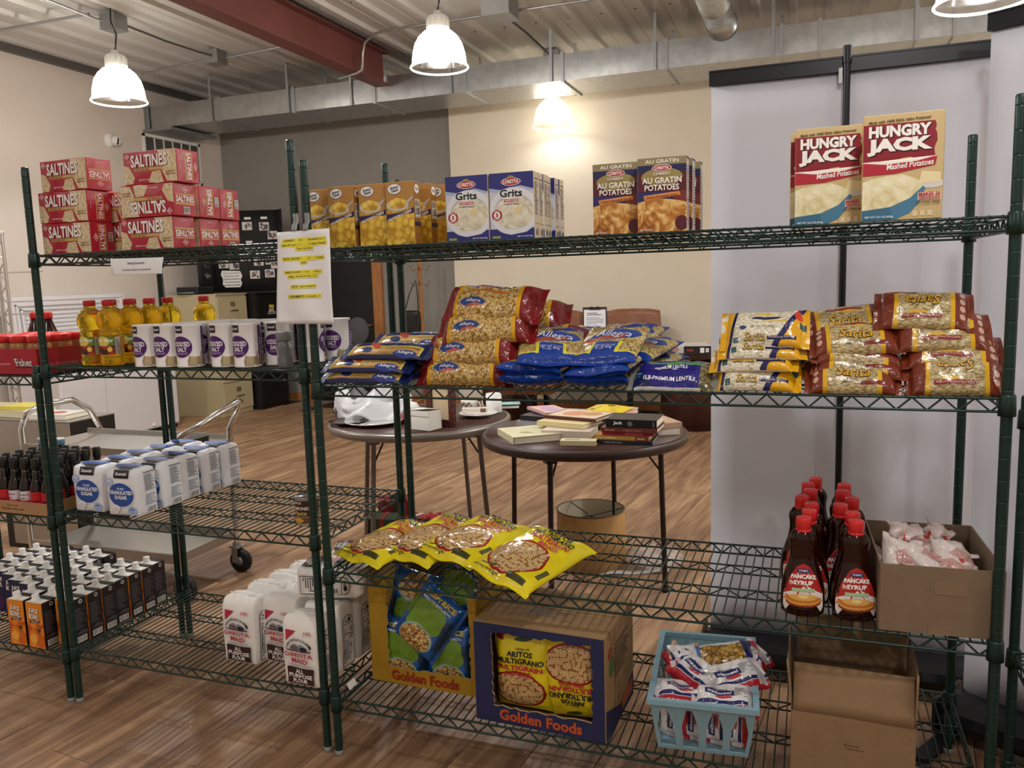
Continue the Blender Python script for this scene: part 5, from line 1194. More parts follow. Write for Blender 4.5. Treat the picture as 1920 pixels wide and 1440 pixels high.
for i, (x, y, dz, rz, rx, ry, lb) in enumerate(bl): place(pb_, i, M=tilt(x, y + .03, zc + dz, rz, rx, ry) @ Matrix.Scale(.85, 4), label='pale plastic bag with red clip, ' + lb)

# ------------------------------------------------------------------ widest unit, lowest shelf
zl = ZB[0] + .002
def window_carton(name, label, w, dp, h, loc, rz, col, win, txtc, topopen):
    """display carton whose front is torn open around a window"""
    o = thing(name, label, 'box', loc, rz); t = .005; mc_ = mat('carton_side', '9a7a52', .75, noise_amt=.05, nscale=20); mf = ink(col, .6)
    MB().box((0, 0, t / 2), (w, dp, t)).build('base', mc_, o); MB().box((0, dp / 2, h / 2), (w, t, h)).build('back_wall', mc_, o)
    for s in (-1, 1): MB().box((s * w / 2, 0, h / 2), (t, dp, h)).build('side_wall', mf if topopen else mc_, o)
    x0, x1, z0, z1 = win; rg = random.Random(len(label)); f = MB(); y0, y1 = -dp / 2 - t / 2, -dp / 2 + t / 2
    n = 22; inner, outer = [], []
    def jag(): return rg.uniform(-.004, .004)
    pts = [(x0 + (x1 - x0) * k / n, z0 + jag()) for k in range(n)] + [(x1 + jag(), z0 + (z1 - z0) * k / n) for k in range(n)]
    if not topopen: pts += [(x1 - (x1 - x0) * k / n, z1 + jag()) for k in range(n)]
    else: pts += [(x1 - (x1 - x0) * k / n, h + .001) for k in range(n)]
    pts += [(x0 + jag(), (h + .001 if topopen else z1) - ((h + .001 if topopen else z1) - z0) * k / n) for k in range(n)]
    def out(k):
        s, q = divmod(k, n); a = q / n
        return [(-w / 2 + w * a, 0), (w / 2, h * a), (w / 2 - w * a, h + (.002 if topopen else 0)), (-w / 2, h - h * a)][s]
    m = len(pts); vs = [(p[0], y, p[1]) for y in (y0, y1) for p in pts] + [(*out(k)[:1], y, out(k)[1]) for y in (y0, y1) for k in range(m)]
    fs, mi = [], []
    for k in range(m):
        k2 = (k + 1) % m
        fs += [(2 * m + k, 2 * m + k2, k2, k), (m + k, m + k2, 3 * m + k2, 3 * m + k), (k, k2, m + k2, m + k), (2 * m + k2, 2 * m + k, 3 * m + k, 3 * m + k2)]; mi += [0, 1, 2, 1]
    f.add(vs, fs); f.m = mi; f.build('front_wall', [mf, mc_, mat('torn_edge', 'b59a72', .85)], o)
    d = Decal(lambda u, v, l: ((u - .5) * w, y0 - l, v * h), .0005, 1); d.text('Golden Foods', .5 - .31, .035, .5 + .33, .145, txtc[1], .05); d.text('Golden Foods', .5 - .31, .04, .5 + .33, .15, txtc[0], .02); d.build('lettering', o)
    if not topopen:
        MB().box((-w * .0, -.001, h), (w, dp, t)).build('lid', mc_, o)
        MB().box((0, 0, h + .0028), (w, .0012, .0006)).build('lid_seam', mat('seam_brown', '5a4228', .8), o)
        d = Decal(face_fn(w, dp, h + t / 2, 'top'), .0006, 1); d.lines(.3, .3, .75, .5, 5, '4a3826', rnd); d.build('top_print', o)
        d = Decal(face_fn(w + t, dp, h, 'right'), .0005, 1); d.poly([(.0, .0), (1, .0), (1, .26), (.5, .12), (0, .30)], col); d.rect(.55, .06, .95, .2, 'a8522e'); d.ell(.2, .66, .08, .1, '4a6a34', 14); d.ell(.16, .8, .07, .06, '9a3a24', 12); d.lines(.3, .5, .85, .85, 8, '5a4630', rnd); d.rect(.30, .0, .31, 1, '6a5236'); d.build('side_print', o)
    else:
        for s in (-1, 1):
            MB().box((0, 0, .03), (t, dp * .9, .06)).xf(Matrix.Translation((s * (w / 2 + .003), 0, h)) @ Matrix.Rotation(s * .1, 4, 'Y')).build('top_flap', mc_, o)
    return o
window_carton('cereal_carton', 'golden yellow display carton holding blue and green cereal bags', .376, .28, .315, (.248, .27, zl), -.03, 'a8821e', (-.125, .165, .055, .3), ('a33418', '6a2410'), True)
window_carton('cereal_carton', 'navy display carton with torn window holding yellow cereal bags', .392, .295, .300, (.675, .152, zl), -.05, '1f2750', (-.14, .16, .052, .275), ('c0552e', '8a3420'), False)
# yellow bags standing inside the navy carton (one upside down)
def stand(x, y, z, rz, spin=0., lean=0.):
    """bag on its edge, printed face to the front"""
    return Matrix.Translation((x, y, z)) @ Matrix.Rotation(rz, 4, 'Z') @ Matrix.Rotation(PI / 2 - lean, 4, 'X') @ Matrix.Rotation(spin, 4, 'Z')
P2 = Pillow(.175, .255, .07, 47, .004, .006, .5, .05, (1, 1), .004, None, .4, .001)
f_c2 = film('film_cereal_tall', YW, [('ell', .44, .30, .50, .245, 0, '8f1c18', .02), ('ell', .44, .30, .455, .22, 0, 'rings', .02), ('rect', .1, .93, .10, .04, 0, '8f1c18'), ('ell', .55, .93, .16, .03, .1, '24421e')], .14, .5, 20)
c2 = bagproto('cereal_bag', 'bag', 'yellow bags inside the navy carton', P2, f_c2, MATS['film_yellow'], 26, 26)
d = Decal(P2.fn(), .0016, 4); d.text('CEREAL DE', .42, .80, .66, .825, '1c1c2a', .02); d.text('ARITOS', .28, .725, .72, .79, '1c1c2a', .035); d.text('MULTIGRANO', .1, .635, .92, .71, '1c1c2a', .035); d.text('MULTIGRAIN', .06, .555, .9, .62, 'b81f3a', .035); d.text('RINGS', .25, .485, .7, .545, 'b81f3a', .035); d.build('lettering', c2)
for i, (x, y, z_, rz, sp_, ln, lb) in enumerate(((.605, .072, .145, -.05, 0, -.06, 'upright inside the navy carton, first in its window'), (.757, .068, .145, -.12, PI + .12, -.05, 'upside down inside the navy carton window'), (.63, .15, .145, 0, 0, 0, 'standing deeper inside the navy carton'), (.78, .16, .145, 0, 0, 0, 'standing deep inside the navy carton by its wall'))):
    place(c2, i, M=stand(x, y, zl + z_, rz, sp_, ln), label='yellow ring cereal bag ' + lb)
# blue and green puffed cereal bags in the yellow carton (their cartoon figure is left out)
GB = '1a5aa8'
f_pf = film('film_puffs', GB, [('ell', .42, .60, .46, .26, .1, '6c942e', .04), ('ell', .46, .22, .36, .22, .1, '8fae9c'), ('ell', .46, .21, .33, .20, .1, 'puffs', .02), ('rect', .88, .5, .07, .25, .1, '1c3a5c')], .12, .5, 20)
P3 = Pillow(.17, .225, .07, 53, .010, .007, .5, .06, (1, 1), .005, None, .36, .001)
pf = bagproto('puffed_cereal_bag', 'bag', 'blue and green puffed cereal bags', P3, f_pf, mat('film_sky', GB, .15), 24, 24)
d = Decal(P3.fn(), .0016, 4); d.text('CRISPY', .14, .885, .5, .94, 'e3cf3a', .04); d.text('RICE', .52, .885, .84, .95, 'e3cf3a', .04); d.text('ARROZ INFLADO', .14, .82, .8, .86, 'dfe8f4', .02); d.build('lettering', pf)
for i, (x, y, z_, rz, sp_, ln, lb) in enumerate(((.165, .175, .095, .03, -.12, 0, 'lower in the yellow carton by the flour side'), (.325, .178, .095, -.03, .05, 0, 'lower in the yellow carton by the navy carton'), (.265, .15, .215, 0, -.6, .12, 'lying across the window of the yellow carton'), (.175, .22, .24, .05, PI - .2, .1, 'upside down at the top of the yellow carton'), (.33, .24, .28, .0, -.5, .35, 'sticking out at the top of the yellow carton'))):
    place(pf, i, M=stand(x, y, zl + z_, rz, sp_, ln), label='blue and green cereal bag ' + lb)
# pale blue slotted basket
m_bk = mat('basket_blue', '84a8b6', .45)
bk = thing('plastic_basket', 'pale blue slotted plastic basket full of macaroni packets', 'basket', (1.106, .215, zl), .085)
bw0, bd0, bw1, bd1, bh = .118, .185, .138, .215, .152
def bside(a0, b0, a1, b1, k, n, mb):
    """one slotted wall between its bottom corners (a0-b0) and rim corners (a1-b1)"""
    a0, b0, a1, b1 = map(Vector, (a0, b0, a1, b1)); q = lambda u, v: a0.lerp(b0, u).lerp(a1.lerp(b1, u), v)
    nn = (b0 - a0).cross(a1 - a0).normalized() * .0035
    def panel(u0, u1, v0, v1, U0=None, U1=None):
        U0 = u0 if U0 is None else U0; U1 = u1 if U1 is None else U1
        p = [q(u0, v0), q(u1, v0), q(U1, v1), q(U0, v1)]; vs = [tuple(x) for x in p] + [tuple(x - nn) for x in p]
        mb.add(vs, [(0, 1, 2, 3), (7, 6, 5, 4), (0, 4, 5, 1), (1, 5, 6, 2), (2, 6, 7, 3), (3, 7, 4, 0)])
    panel(0, 1, 0, .07); panel(0, 1, .84, 1)
    st = 1 / n; hw = st * .34
    for i in range(n):
        c = st * (i + .5); l, r = c - hw, c + hw
        panel(st * i, l, .07, .5); panel(r, st * (i + 1), .07, .5)
        panel(st * i, l, .5, .84, None, c - hw * .35); panel(r, st * (i + 1), .5, .84, c + hw * .35, None)
for nme, A, B, A1, B1 in (('front_wall', (-bw0, -bd0, 0), (bw0, -bd0, 0), (-bw1, -bd1, bh), (bw1, -bd1, bh)), ('back_wall', (bw0, bd0, 0), (-bw0, bd0, 0), (bw1, bd1, bh), (-bw1, bd1, bh)), ('side_wall', (bw0, -bd0, 0), (bw0, bd0, 0), (bw1, -bd1, bh), (bw1, bd1, bh)), ('side_wall', (-bw0, bd0, 0), (-bw0, -bd0, 0), (-bw1, bd1, bh), (-bw1, -bd1, bh))):
    m_ = MB(); bside(A, B, A1, B1, 0, 4, m_); m_.build(nme, m_bk, bk)
MB().box((0, 0, .002), (bw0 * 2, bd0 * 2, .004)).build('base', m_bk, bk)
rm = MB(); o_, t_ = .007, .016
for x0, y0, x1, y1 in ((-bw1 - o_, -bd1 - o_, bw1 + o_, -bd1 + t_ - o_), (-bw1 - o_, bd1 - t_ + o_, bw1 + o_, bd1 + o_), (-bw1 - o_, -bd1 + t_ - o_, -bw1 + t_ - o_, bd1 - t_ + o_), (bw1 - t_ + o_, -bd1 + t_ - o_, bw1 + o_, bd1 - t_ + o_)):
    rm.box(((x0 + x1) / 2, (y0 + y1) / 2, bh - .004), (x1 - x0, y1 - y0, .014))
rm.build('rim', m_bk, bk)
f_oa = film('film_packet', 'e2dfde', [('rect', .5, .10, .6, .13, 0, 'b02630'), ('rect', .5, .30, .6, .05, 0, '232a64'), ('rect', .42, .62, .22, .11, .0, '232a64'), ('ell', .48, .46, .13, .06, 0, 'c2404a'), ('rect', .9, .6, .06, .5, 0, 'b8b6b8')], .14, .6, 26)
f_ow = film('film_packet_window', 'oat', [('rect', .5, .92, .6, .10, 0, 'cfd8e0'), ('rect', .92, .5, .13, .6, .1, '232a64'), ('rect', .98, .7, .06, .3, .0, 'b02630'), ('rect', .05, .5, .1, .6, 0, '3a6aa8'), ('rect', .5, .05, .6, .1, 0, 'd8d0d0')], .12, .6, 26)
P4 = Pillow(.175, .105, .036, 61, .014, .013, .6, .06, (1, 1), .012)
oa = bagproto('oatmeal_packet', 'packet', 'red white and navy packets in the basket', P4, f_oa, mat('film_redwhite', 'd2c4c6', .2), 26, 16)
d = Decal(P4.fn(), .0015, 3); d.text('oatmeal', .24, .56, .6, .68, 'f0eef2', .02, .2); d.text('Instant', .3, .72, .54, .77, '3a3f70', .02); d.lines(.64, .5, .84, .85, 7, '8a8890', rnd); d.build('lettering', oa)
P5 = Pillow(.19, .105, .05, 67, .016, .006, .6, .08, (1, 1), .008, None, .4, .003)
ow = bagproto('macaroni_packet', 'packet', None, P5, f_ow, MATS['film_redwhite'], 28, 16); ow['label'] = 'clear topped macaroni packet lying highest in the blue basket'
ow.matrix_world = Matrix.Translation((1.16, .24, zl + .175)) @ Matrix.Rotation(.30, 4, 'Z') @ Matrix.Rotation(.5, 4, 'X') @ Matrix.Rotation(-.16, 4, 'Y')
ol = [(1.095, .15, .155, -.75, .45, .1, 'across the middle, navy panel up'), (1.055, .20, .145, -1.1, .5, .3, 'leaning on the basket wall away from the boxes'), (1.19, .155, .158, .5, .6, -.15, 'along the basket side, red corner up'), (1.175, .075, .135, .1, .5, 0, 'red edge lying along the front rim'), (1.07, .085, .13, .2, .3, .1, 'beside the front rim, red edged'), (1.13, .09, .12, -.2, .2, 0, 'beside the front rim in the middle'), (1.04, .085, .075, 1.45, 1.35, 0, 'standing behind the first front slot'), (1.095, .085, .075, 1.6, 1.4, 0, 'standing behind the second front slot'), (1.15, .085, .075, 1.5, 1.35, 0, 'standing behind the third front slot'), (1.20, .09, .075, 1.6, 1.35, 0, 'standing behind the fourth front slot'), (1.085, .26, .15, .5, .35, .25, 'behind the middle ones, tilted'), (1.20, .235, .158, .75, .7, -.35, 'leaning up over the basket side by the box'), (1.10, .32, .11, .6, .2, 0, 'deep at the back of the basket'), (1.19, .22, .11, 1.2, .3, 0, 'under the clear topped one at the side')]
for i, (x, y, dz, rz, rx, ry, lb) in enumerate(ol):
    up = 'standing' in lb
    M = Matrix.Translation((x, y, zl + dz)) @ Matrix.Rotation(.05 * (i % 3 - 1), 4, 'Z') @ Matrix.Rotation(1.45, 4, 'X') @ Matrix.Rotation(PI / 2, 4, 'Z') @ Matrix.Scale(.8, 4) if up else tilt(x, y, zl + dz, rz, rx, ry)
    place(oa, i, M=M, label='red white and navy packet ' + lb)
# open cardboard box with flaps, standing on the lowest shelf
ck = mat('kraft', '8d7152', .8, noise_amt=.05, nscale=22, bump=.06, bscale=80)
kb = open_carton('cardboard_box', 'tall empty brown cardboard box with flaps up under the syrup shelf', .285, .24, .165, (1.492, .135, zl), -.02, ck)
for nme, M_, sz in (('flap', Matrix.Translation((0, -.12, .165)) @ Matrix.Rotation(-.30, 4, 'X'), (.28, .12)), ('flap', Matrix.Translation((0, .12, .165)) @ Matrix.Rotation(-.12, 4, 'X'), (.28, .16))):
    MB().slab(lambda u, v: ((u - .5) * sz[0], .002 * math.sin(5 * u), v * sz[1]), 8, 4, .004).build(nme, ck, kb, None, M_)
for s in (-1, 1):
    MB().slab(lambda u, v: (.0015 * math.sin(5 * u), (u - .5) * .235, v * .13), 8, 4, .004).build('flap', ck, kb, None, Matrix.Translation((s * .1425, 0, .165)) @ Matrix.Rotation(s * (.10 if s < 0 else .02), 4, 'Y'))
d = Decal(face_fn(.285, .244, .165, 'front'), .0005, 1); d.text('Recycle', .44, .55, .56, .59, '54402a', .02); d.text('This box was made for you', .45, .5, .6, .53, '54402a', .02); d.build('stamp', kb)
# box on the unit cut off at the frame edge
open_carton('cardboard_box', 'corner of an orange brown box on the cut off shelving unit', .25, .3, .045, (2.08, .03, .461), 0, mat('kraft_orange', 'b07a48', .8))

# ------------------------------------------------------------------ retractable banner stands seen from behind
m_bf = mat('banner_fabric', 'd4d4dc', .7, noise_amt=.015, nscale=3)
m_rail = mat('banner_rail', '121318', .35, .2)
def banner(label, loc, rz, w, h, extra=0):
    t = thing('banner_stand', label, 'banner', loc, rz)
    MB().slab(lambda u, v: ((u - .5) * w, .006 * math.sin(PI * u) + .004 * math.sin(3 * v), .10 + (h - .10) * v), 10, 16, .0015).build('banner_sheet', m_bf, t)
    MB().box((0, -.004, h + .018), (w + .012, .022, .046)).box((0, -.004, h + .042), (w + .012, .028, .006)).build('top_rail', m_rail, t)
    pl = MB().tube([(0, -.035, .09), (0, -.034, .8), (0, -.03, 1.5), (0, -.022, h + .03)], .0115, 10).rod((0, -.022, h + .02), (0, -.022, h + .075), .015, 10)
    pl.build('support_pole', m_rail, t); MB().box((-.02, -.022, h - .02), (.012, .012, .05)).build('pole_clip', m_steelbox, t)
    b = MB(); n = 12
    pr_ = [(.09 * math.cos(a), .07 + .055 * math.sin(a)) for a in [2 * PI * k / n for k in range(n)]]
    vs = [((s * (w / 2 + .015)), y - .07, z) for s in (-1, 1) for y, z in pr_]
    b.add(vs, [(i, n + i, n + (i + 1) % n, (i + 1) % n) for i in range(n)] + [tuple(range(n)), tuple(range(n, 2 * n))[::-1]], 0, None, False); b.build('base_case', m_rail, t)
    for s in (-1, 1):
        MB().box((s * (w / 2 + .018), -.07, .07), (.012, .185, .115)).build('end_cap', m_black, t)
    for s in (-.48, .48):
        MB().prism([(s * w - .024, -.10), (s * w + .024, -.10), (s * w + .024, -.31), (s * w + .012, -.33), (s * w - .012, -.33), (s * w - .024, -.31)], 0, .016).build('foot_plate', m_black, t)
    return t
banner('white banner seen from behind, black pole down its middle', (1.478, 1.03, 0), 0, .895, 2.135)
banner('second white banner behind the frame edge posts, turned away', (2.20, .56, 0), -.55, .80, 2.15)

# ------------------------------------------------------------------ round folding tables and what lies on them
TZ = .74
m_top = mat('table_laminate', '4a2e26', .38, noise_amt=.15, nscale=16, stretch=(1, 6, 1))
m_edge1 = mat('table_edge_grey', '8e8680', .35, .7); m_edge2 = mat('table_edge_brown', '35211c', .4)
def table(label, loc, rz, R, edge, legm, splay, leg_r):
    t = thing('round_table', label, 'table', loc, rz)
    MB().lathe([(0, TZ - .012), (R - .012, TZ - .012), (R - .008, TZ), (0, TZ)], 56).build('tabletop', m_top, t)
    MB().lathe([(R - .02, TZ - .042), (R - .002, TZ - .042), (R + .006, TZ - .034), (R + .007, TZ - .01), (R, TZ - .001), (R - .012, TZ + .001), (R - .02, TZ - .006)], 56).build('edge_band', edge, t)
    for k in range(4):
        a = PI / 4 + k * PI / 2; c, s = math.cos(a), math.sin(a); r0 = R * .78; r1 = r0 + splay
        l = MB().tube([(r0 * c, r0 * s, TZ - .02), (r1 * c, r1 * s, .012)], leg_r, 10, 0); ob_ = l.build('leg', legm, t)
        MB().lathe([(0, 0), (leg_r * 1.25, 0), (leg_r * 1.25, .02), (leg_r, .022)], 12, (r1 * c, r1 * s, 0)).build('foot', m_black, ob_)
        MB().tube([(r0 * c * .99, r0 * s * .99, TZ - .16), (r0 * c * .84, r0 * s * .84, TZ - .09), (r0 * c * .74, r0 * s * .74, TZ - .02)], .005, 6).build('leg_brace', m_edge2, t)
        MB().box((r0 * c, r0 * s, TZ - .05), (.05, .05, .05)).build('leg_bracket', legm, t)
    return t
table('round folding table with grey metal edge, china and plastic bag on it', (-.605, 1.865, 0), .576, .485, m_edge1, mat('leg_grey', '6e6661', .4, .6), .06, .013)
table('round folding table with dark brown edge covered in books', (.365, 1.66, 0), .646, .485, m_edge2, mat('leg_brown', '2a1a17', .4, .2), .02, .0125)
# white plastic carrier bag with dark glassware
pbag = thing('carrier_bag', 'slumped white plastic carrier bag on the grey edged table', 'bag', (-.89, 1.80, TZ + .002), .3)
def bagf(u, v):
    a = 2 * PI * u; r = (.16 + .02 * math.sin(3 * a) + .018 * nz3(math.cos(a) * 2, math.sin(a) * 2, v * 4)) * (1 - .25 * v ** 2) * (.9 + .1 * math.sin(PI * v))
    z = v * (.13 + .07 * (math.cos(a - PI * .75) ** 2) + .04 * math.cos(2 * a)); r *= 1 + .05 * nz3(u * 12, v * 5, 3)
    return (1.15 * r * math.cos(a), .8 * r * math.sin(a), max(.001, z))
MB().grid(bagf, 40, 14).build('bag_film', mat('bag_white', 'dcdde0', .3, trans=.15), pbag)
MB().slab(lambda u, v: (-.06 + .3 * u + .03 * math.sin(5 * v), -.10 - .06 * v, .10 - .09 * v + .03 * math.sin(7 * u) + .04 * u * (1 - v)), 14, 8, .0008).build('bag_fold', MATS['bag_white'], pbag)
for k in (-1, 1): MB().slab(lambda u, v, k=k: (k * .12 + .05 * (u - .5) + .02 * v * k, -.02 + .03 * u, .13 + .09 * v + .01 * math.sin(6 * u)), 5, 6, .0008).build('bag_handle', MATS['bag_white'], pbag)
gl_ = thing('glass_vase', 'dark brown glass vase standing in the mouth of the carrier bag', 'vase', (-.83, 1.83, TZ + .004))
MB().lathe([(0, 0), (.04, 0), (.055, .05), (.05, .11), (.028, .15), (.034, .185), (.03, .185), (.022, .15), (0, .14)], 14).build('vase_body', mat('brown_glass', '2a1712', .1, trans=.3), gl_)
MB().lathe([(.056, .05), (.058, .055), (.056, .06)], 14).build('vase_band', mat('gilt', '7a5a30', .3, .8), gl_)
cb_ = MB().tube([(-1.03, 1.70, TZ + .006), (-1.06, 1.75, TZ + .05), (-1.05, 1.80, TZ + .14), (-1.04, 1.86, TZ + .17), (-1.0, 1.93, TZ + .1), (-1.0, 1.96, TZ + .006)], .006, 6).build('black_cable', m_black)
tag(cb_, 'loop of black cable at the table rim beside the carrier bag', 'cable')
def dish(name, label, loc, r, m_, inner=None, sx=1.):
    t = thing(name, label, 'plate', loc)
    MB().lathe([(0, 0), (r * .55, 0), (r * .62, .004), (r * .97, .016), (r, .019), (r * .97, .021), (r * .62, .009), (0, .006)], 36, sx=sx).build('dish', m_, t)
    if inner: inner(t)
    return t
m_silver = mat('silver_foil', 'cfcfca', .28, .85, bump=.9, bscale=70); m_china = mat('china', 'e8e6e2', .2, coat=.3)
dish('serving_platter', 'silver embossed platter beside the carrier bag', (-.755, 1.63, TZ + .003), .155, m_silver, lambda t: MB().lathe([(.075, .0075), (.08, .012), (.085, .0085)], 30).build('embossed_ring', m_silver, t), 1.)
dish('dinner_plate', 'dark rimmed plate under the silver platter edge', (-.90, 1.60, TZ + .001), .10, mat('plate_dark', '3a2522', .25))
wb = thing('gift_box', 'small plain white cardboard box on the grey edged table', 'box', (-.425, 1.56, TZ + .002), -.26)
wbm = mat('white_card', 'e6e3da', .6)
rbox(.135, .095, .095, .001, 2, .0005).build('box_body', [wbm] * 6, wb); MB().box((0, -.0495, .083), (.133, .003, .024)).build('tuck_flap', wbm, wb); MB().slab(lambda u, v: ((u - .5) * .13, -.048 + .095 * v, .0965 + .014 * u * (1 - v)), 4, 3, .001).build('lid', wbm, wb)
pf_ = thing('picture_frame', 'ornate dark red picture frame standing on the grey edged table', 'frame', (-.375, 1.645, TZ + .002), -.30)
m_fr = mat('frame_wood', '4e231c', .35, noise_amt=.4, nscale=60, bump=.6, bscale=70)
fb_ = MB(); fw, fh, ft = .185, .235, .034
for c, dd in (((-fw / 2 + ft / 2, 0, fh / 2), (ft, .02, fh)), ((fw / 2 - ft / 2, 0, fh / 2), (ft, .02, fh)), ((0, 0, ft / 2), (fw - 2 * ft, .02, ft)), ((0, 0, fh - ft / 2), (fw - 2 * ft, .02, ft))): fb_.box(c, dd)
fb_.build('frame_moulding', m_fr, pf_); MB().box((0, .004, fh / 2), (fw - ft, .006, fh - ft)).build('mat_board', mat('linen_board', 'c9b391', .8, noise_amt=.05, nscale=120, stretch=(.1, 1, 4)), pf_); MB().box((0, .05, fh * .4), (.05, .004, fh * .8)).xf(Matrix.Rotation(-.15, 4, 'X')).build('easel_back', m_black, pf_)
pl_ = dish('dinner_plate', 'white china plate with a small box on it beside the mug', (-.30, 1.955, TZ + .003), .105, m_china)
cbx2 = thing('card_box', 'small cream patterned box lying on the white china plate', 'box', (-.315, 1.945, TZ + .024), .3); rbox(.14, .035, .024, .001, 1).build('box_body', [ink('e0d6c6')] * 6, cbx2); MB().box((.045, -.0178, .012), (.03, .0008, .022)).build('label', ink('7a5a4a'), cbx2)
def cup(name, label, loc, r, h, m_, saucer):
    t = thing(name, label, 'cup', loc, 0)
    MB().lathe([(0, 0), (r * .7, 0), (r * .72, .004), (r * .85, h * .25), (r, h * .9), (r * 1.02, h), (r * .96, h), (r * .8, h * .3), (0, .01)] if saucer else [(0, 0), (r * .96, 0), (r, .004), (r, h), (r * .93, h), (r * .93, .008), (0, .008)], 24).build('cup_body', m_, t)
    MB().tube([(r * .9 * s, 0, z_) for s, z_ in ((1, h * .8), (1.35, h * .85), (1.55, h * .6), (1.4, h * .3), (.98, h * .22))] if saucer else [(-r * s, 0, z_) for s, z_ in ((1, h * .82), (1.45, h * .8), (1.6, h * .5), (1.4, h * .2), (1, h * .18))], .004, 6).build('handle', m_, t)
    return t
tc_ = cup('tea_cup', 'floral china tea cup behind the picture frame', (-.405, 2.08, TZ + .002), .048, .065, m_china, True)
for k in range(7):
    a = -2.3 + k * .22; MB().lathe([(0, 0), (.007, .0005), (0, .001)], 7).xf(Matrix.Translation((.0475 * math.cos(a), .0475 * math.sin(a), .042 + .006 * (k % 3))) @ Matrix.Rotation(a, 4, 'Z') @ Matrix.Rotation(PI / 2, 4, 'Y')).build('painted_flower', ink(('b0685a', '5a7048', '8a6a4a')[k % 3]), tc_)
cup('mug', 'plain white mug near the table rim', (-.262, 2.09, TZ + .002), .044, .105, m_china, False)
tl_ = thing('folded_card', 'teal patterned folded card lying behind the white mug', 'card', (-.235, 2.24, TZ + .003), .4)
MB().slab(lambda u, v: (.14 * (u - .5), .10 * (v - .5), .02 + .012 * abs(v - .5)), 4, 4, .002).build('card', mat('teal_print', '8fb9b8', .5, noise_amt=.3, nscale=40), tl_); MB().box((0, 0, .01), (.12, .09, .012)).build('inner_pages', m_white, tl_)
hl = thing('holiday_ornament', 'small red and white ornament between the posts on the table', 'ornament', (-.60, 1.72, TZ + .002))
MB().lathe([(0, 0), (.035, 0), (.04, .03), (.03, .05), (0, .05)], 14).build('ornament_base', mat('ornament_red', 'a3262c', .4), hl); MB().lathe([(0, .05), (.035, .052), (.045, .075), (.03, .1), (0, .11)], 12, (.02, 0, 0)).build('ornament_top', m_china, hl)
# books
m_page = mat('book_pages', 'e4dcc8', .8, noise_amt=.08, nscale=200, stretch=(.05, .05, 6))
def book(label, x, y, z, w, dp, t_, rz, col, rx=0., ry=0., deco=None, name='book'):
    t = thing(name, label, 'book', group=None, M=tilt(x, y, z, rz, rx, ry)); c = col if not isinstance(col, str) else ink(col, .35)
    MB().box((0, 0, t_ - .0012), (w, dp, .0024)).box((0, 0, .0012), (w, dp, .0024)).box((0, -dp / 2 + .0012, t_ / 2), (w, .0024, t_ - .002)).build('cover', c, t)
    MB().box((0, .002, t_ / 2), (w - .008, dp - .010, t_ - .0052)).build('page_block', m_page, t)
    if deco:
        d = Decal(lambda u, v, l: ((u - .5) * w, -dp / 2 - l, v * t_), .0004, 1) if deco[0] == 'spine' else Decal(lambda u, v, l: ((u - .5) * w, (v - .5) * dp, t_ + l), .0004, 1)
        for q in deco[1:]: getattr(d, q[0])(*q[1:])
        d.build('cover_print', t)
    return t
T0 = TZ + .002
book('large cream illustrated book lying alone at the table front edge', .19, 1.465, T0, .25, .30, .032, -.92, 'd9d3ae', deco=('top', ('ell', .5, .5, .3, .25, 'c9c8a0'), ('lines', .3, .6, .8, .85, 4, '8f9a7c', rnd), ('poly', [(.6, .2), (.75, .3), (.7, .4), (.55, .32)], 'b09a78')))
book('small cream boxed book at the very front of the brown table', .43, 1.335, T0, .158, .06, .022, .14, 'dcd3a4', deco=('top', ('rect', .12, .3, .55, .75, '8a9a94'), ('rect', .62, .35, .9, .65, 'cbbf92')))
sx_, sy_b = .625, 1.475
book('thin navy book at the bottom of the stack with the black book', sx_ - .0, sy_b, T0, .235, .19, .014, .03, '1e2338', deco=('spine', ('text', 'HOME AND AWAY', .1, .3, .45, .7, 'b8b4ac', .02)))
book('gold and rust book second in the stack with the black book', sx_ - .02, sy_b + .005, T0 + .0145, .245, .18, .02, .0, 'b8873a', deco=('spine', ('text', 'WILD GARDEN', .05, .3, .4, .7, 'efe0b8', .02), ('rect', .76, 0, 1, 1, '7a3420'), ('text', 'Novel', .8, .3, .92, .7, 'efe0b8', .02)))
book('thin red and pink book in the middle of the stack', sx_ + .005, sy_b + .01, T0 + .035, .225, .17, .016, .03, 'b3243c', deco=('spine', ('rect', .45, .1, .8, .9, 'd05a70')))
book('brown spined book just beneath the black book', sx_ + .018, sy_b + .0, T0 + .0515, .25, .18, .018, -.02, '6b3028', deco=('spine', ('text', 'Novels', .08, .3, .25, .7, 'c9a890', .01), ('text', 'WOMEN OF THE SILK', .4, .3, .72, .7, 'b88a78', .01)))
book('thick black book with white lettering on top of its stack', sx_ + .025, sy_b + .01, T0 + .070, .225, .175, .036, -.01, '141416', deco=('spine', ('text', 'Jack', .15, .28, .33, .78, 'f2f2f2', .02), ('ell', .48, .5, .05, .3, '6a6a6e'), ('rect', .93, .2, .945, .8, '8a8a8a')))
book('tan storybook lying behind the black book', .675, 1.70, T0 + .03, .21, .25, .026, .6, 'b7967f', deco=('top', ('rect', .15, .3, .85, .85, 'cfa596'),)); book('plain book under the tan storybook', .68, 1.70, T0, .2, .23, .029, .5, 'd9d2c4')
book('white edged hardback at the bottom of the middle pile', .345, 1.50, T0 + .01, .23, .17, .032, .02, 'd6c6b8', 0, .0); book('thin dark book beneath the middle pile', .37, 1.52, T0, .25, .18, .0095, -.1, '4a2a28')
book('cream paperback in the middle of the middle pile', .32, 1.585, T0 + .043, .25, .19, .022, -.25, 'e0cf9a')
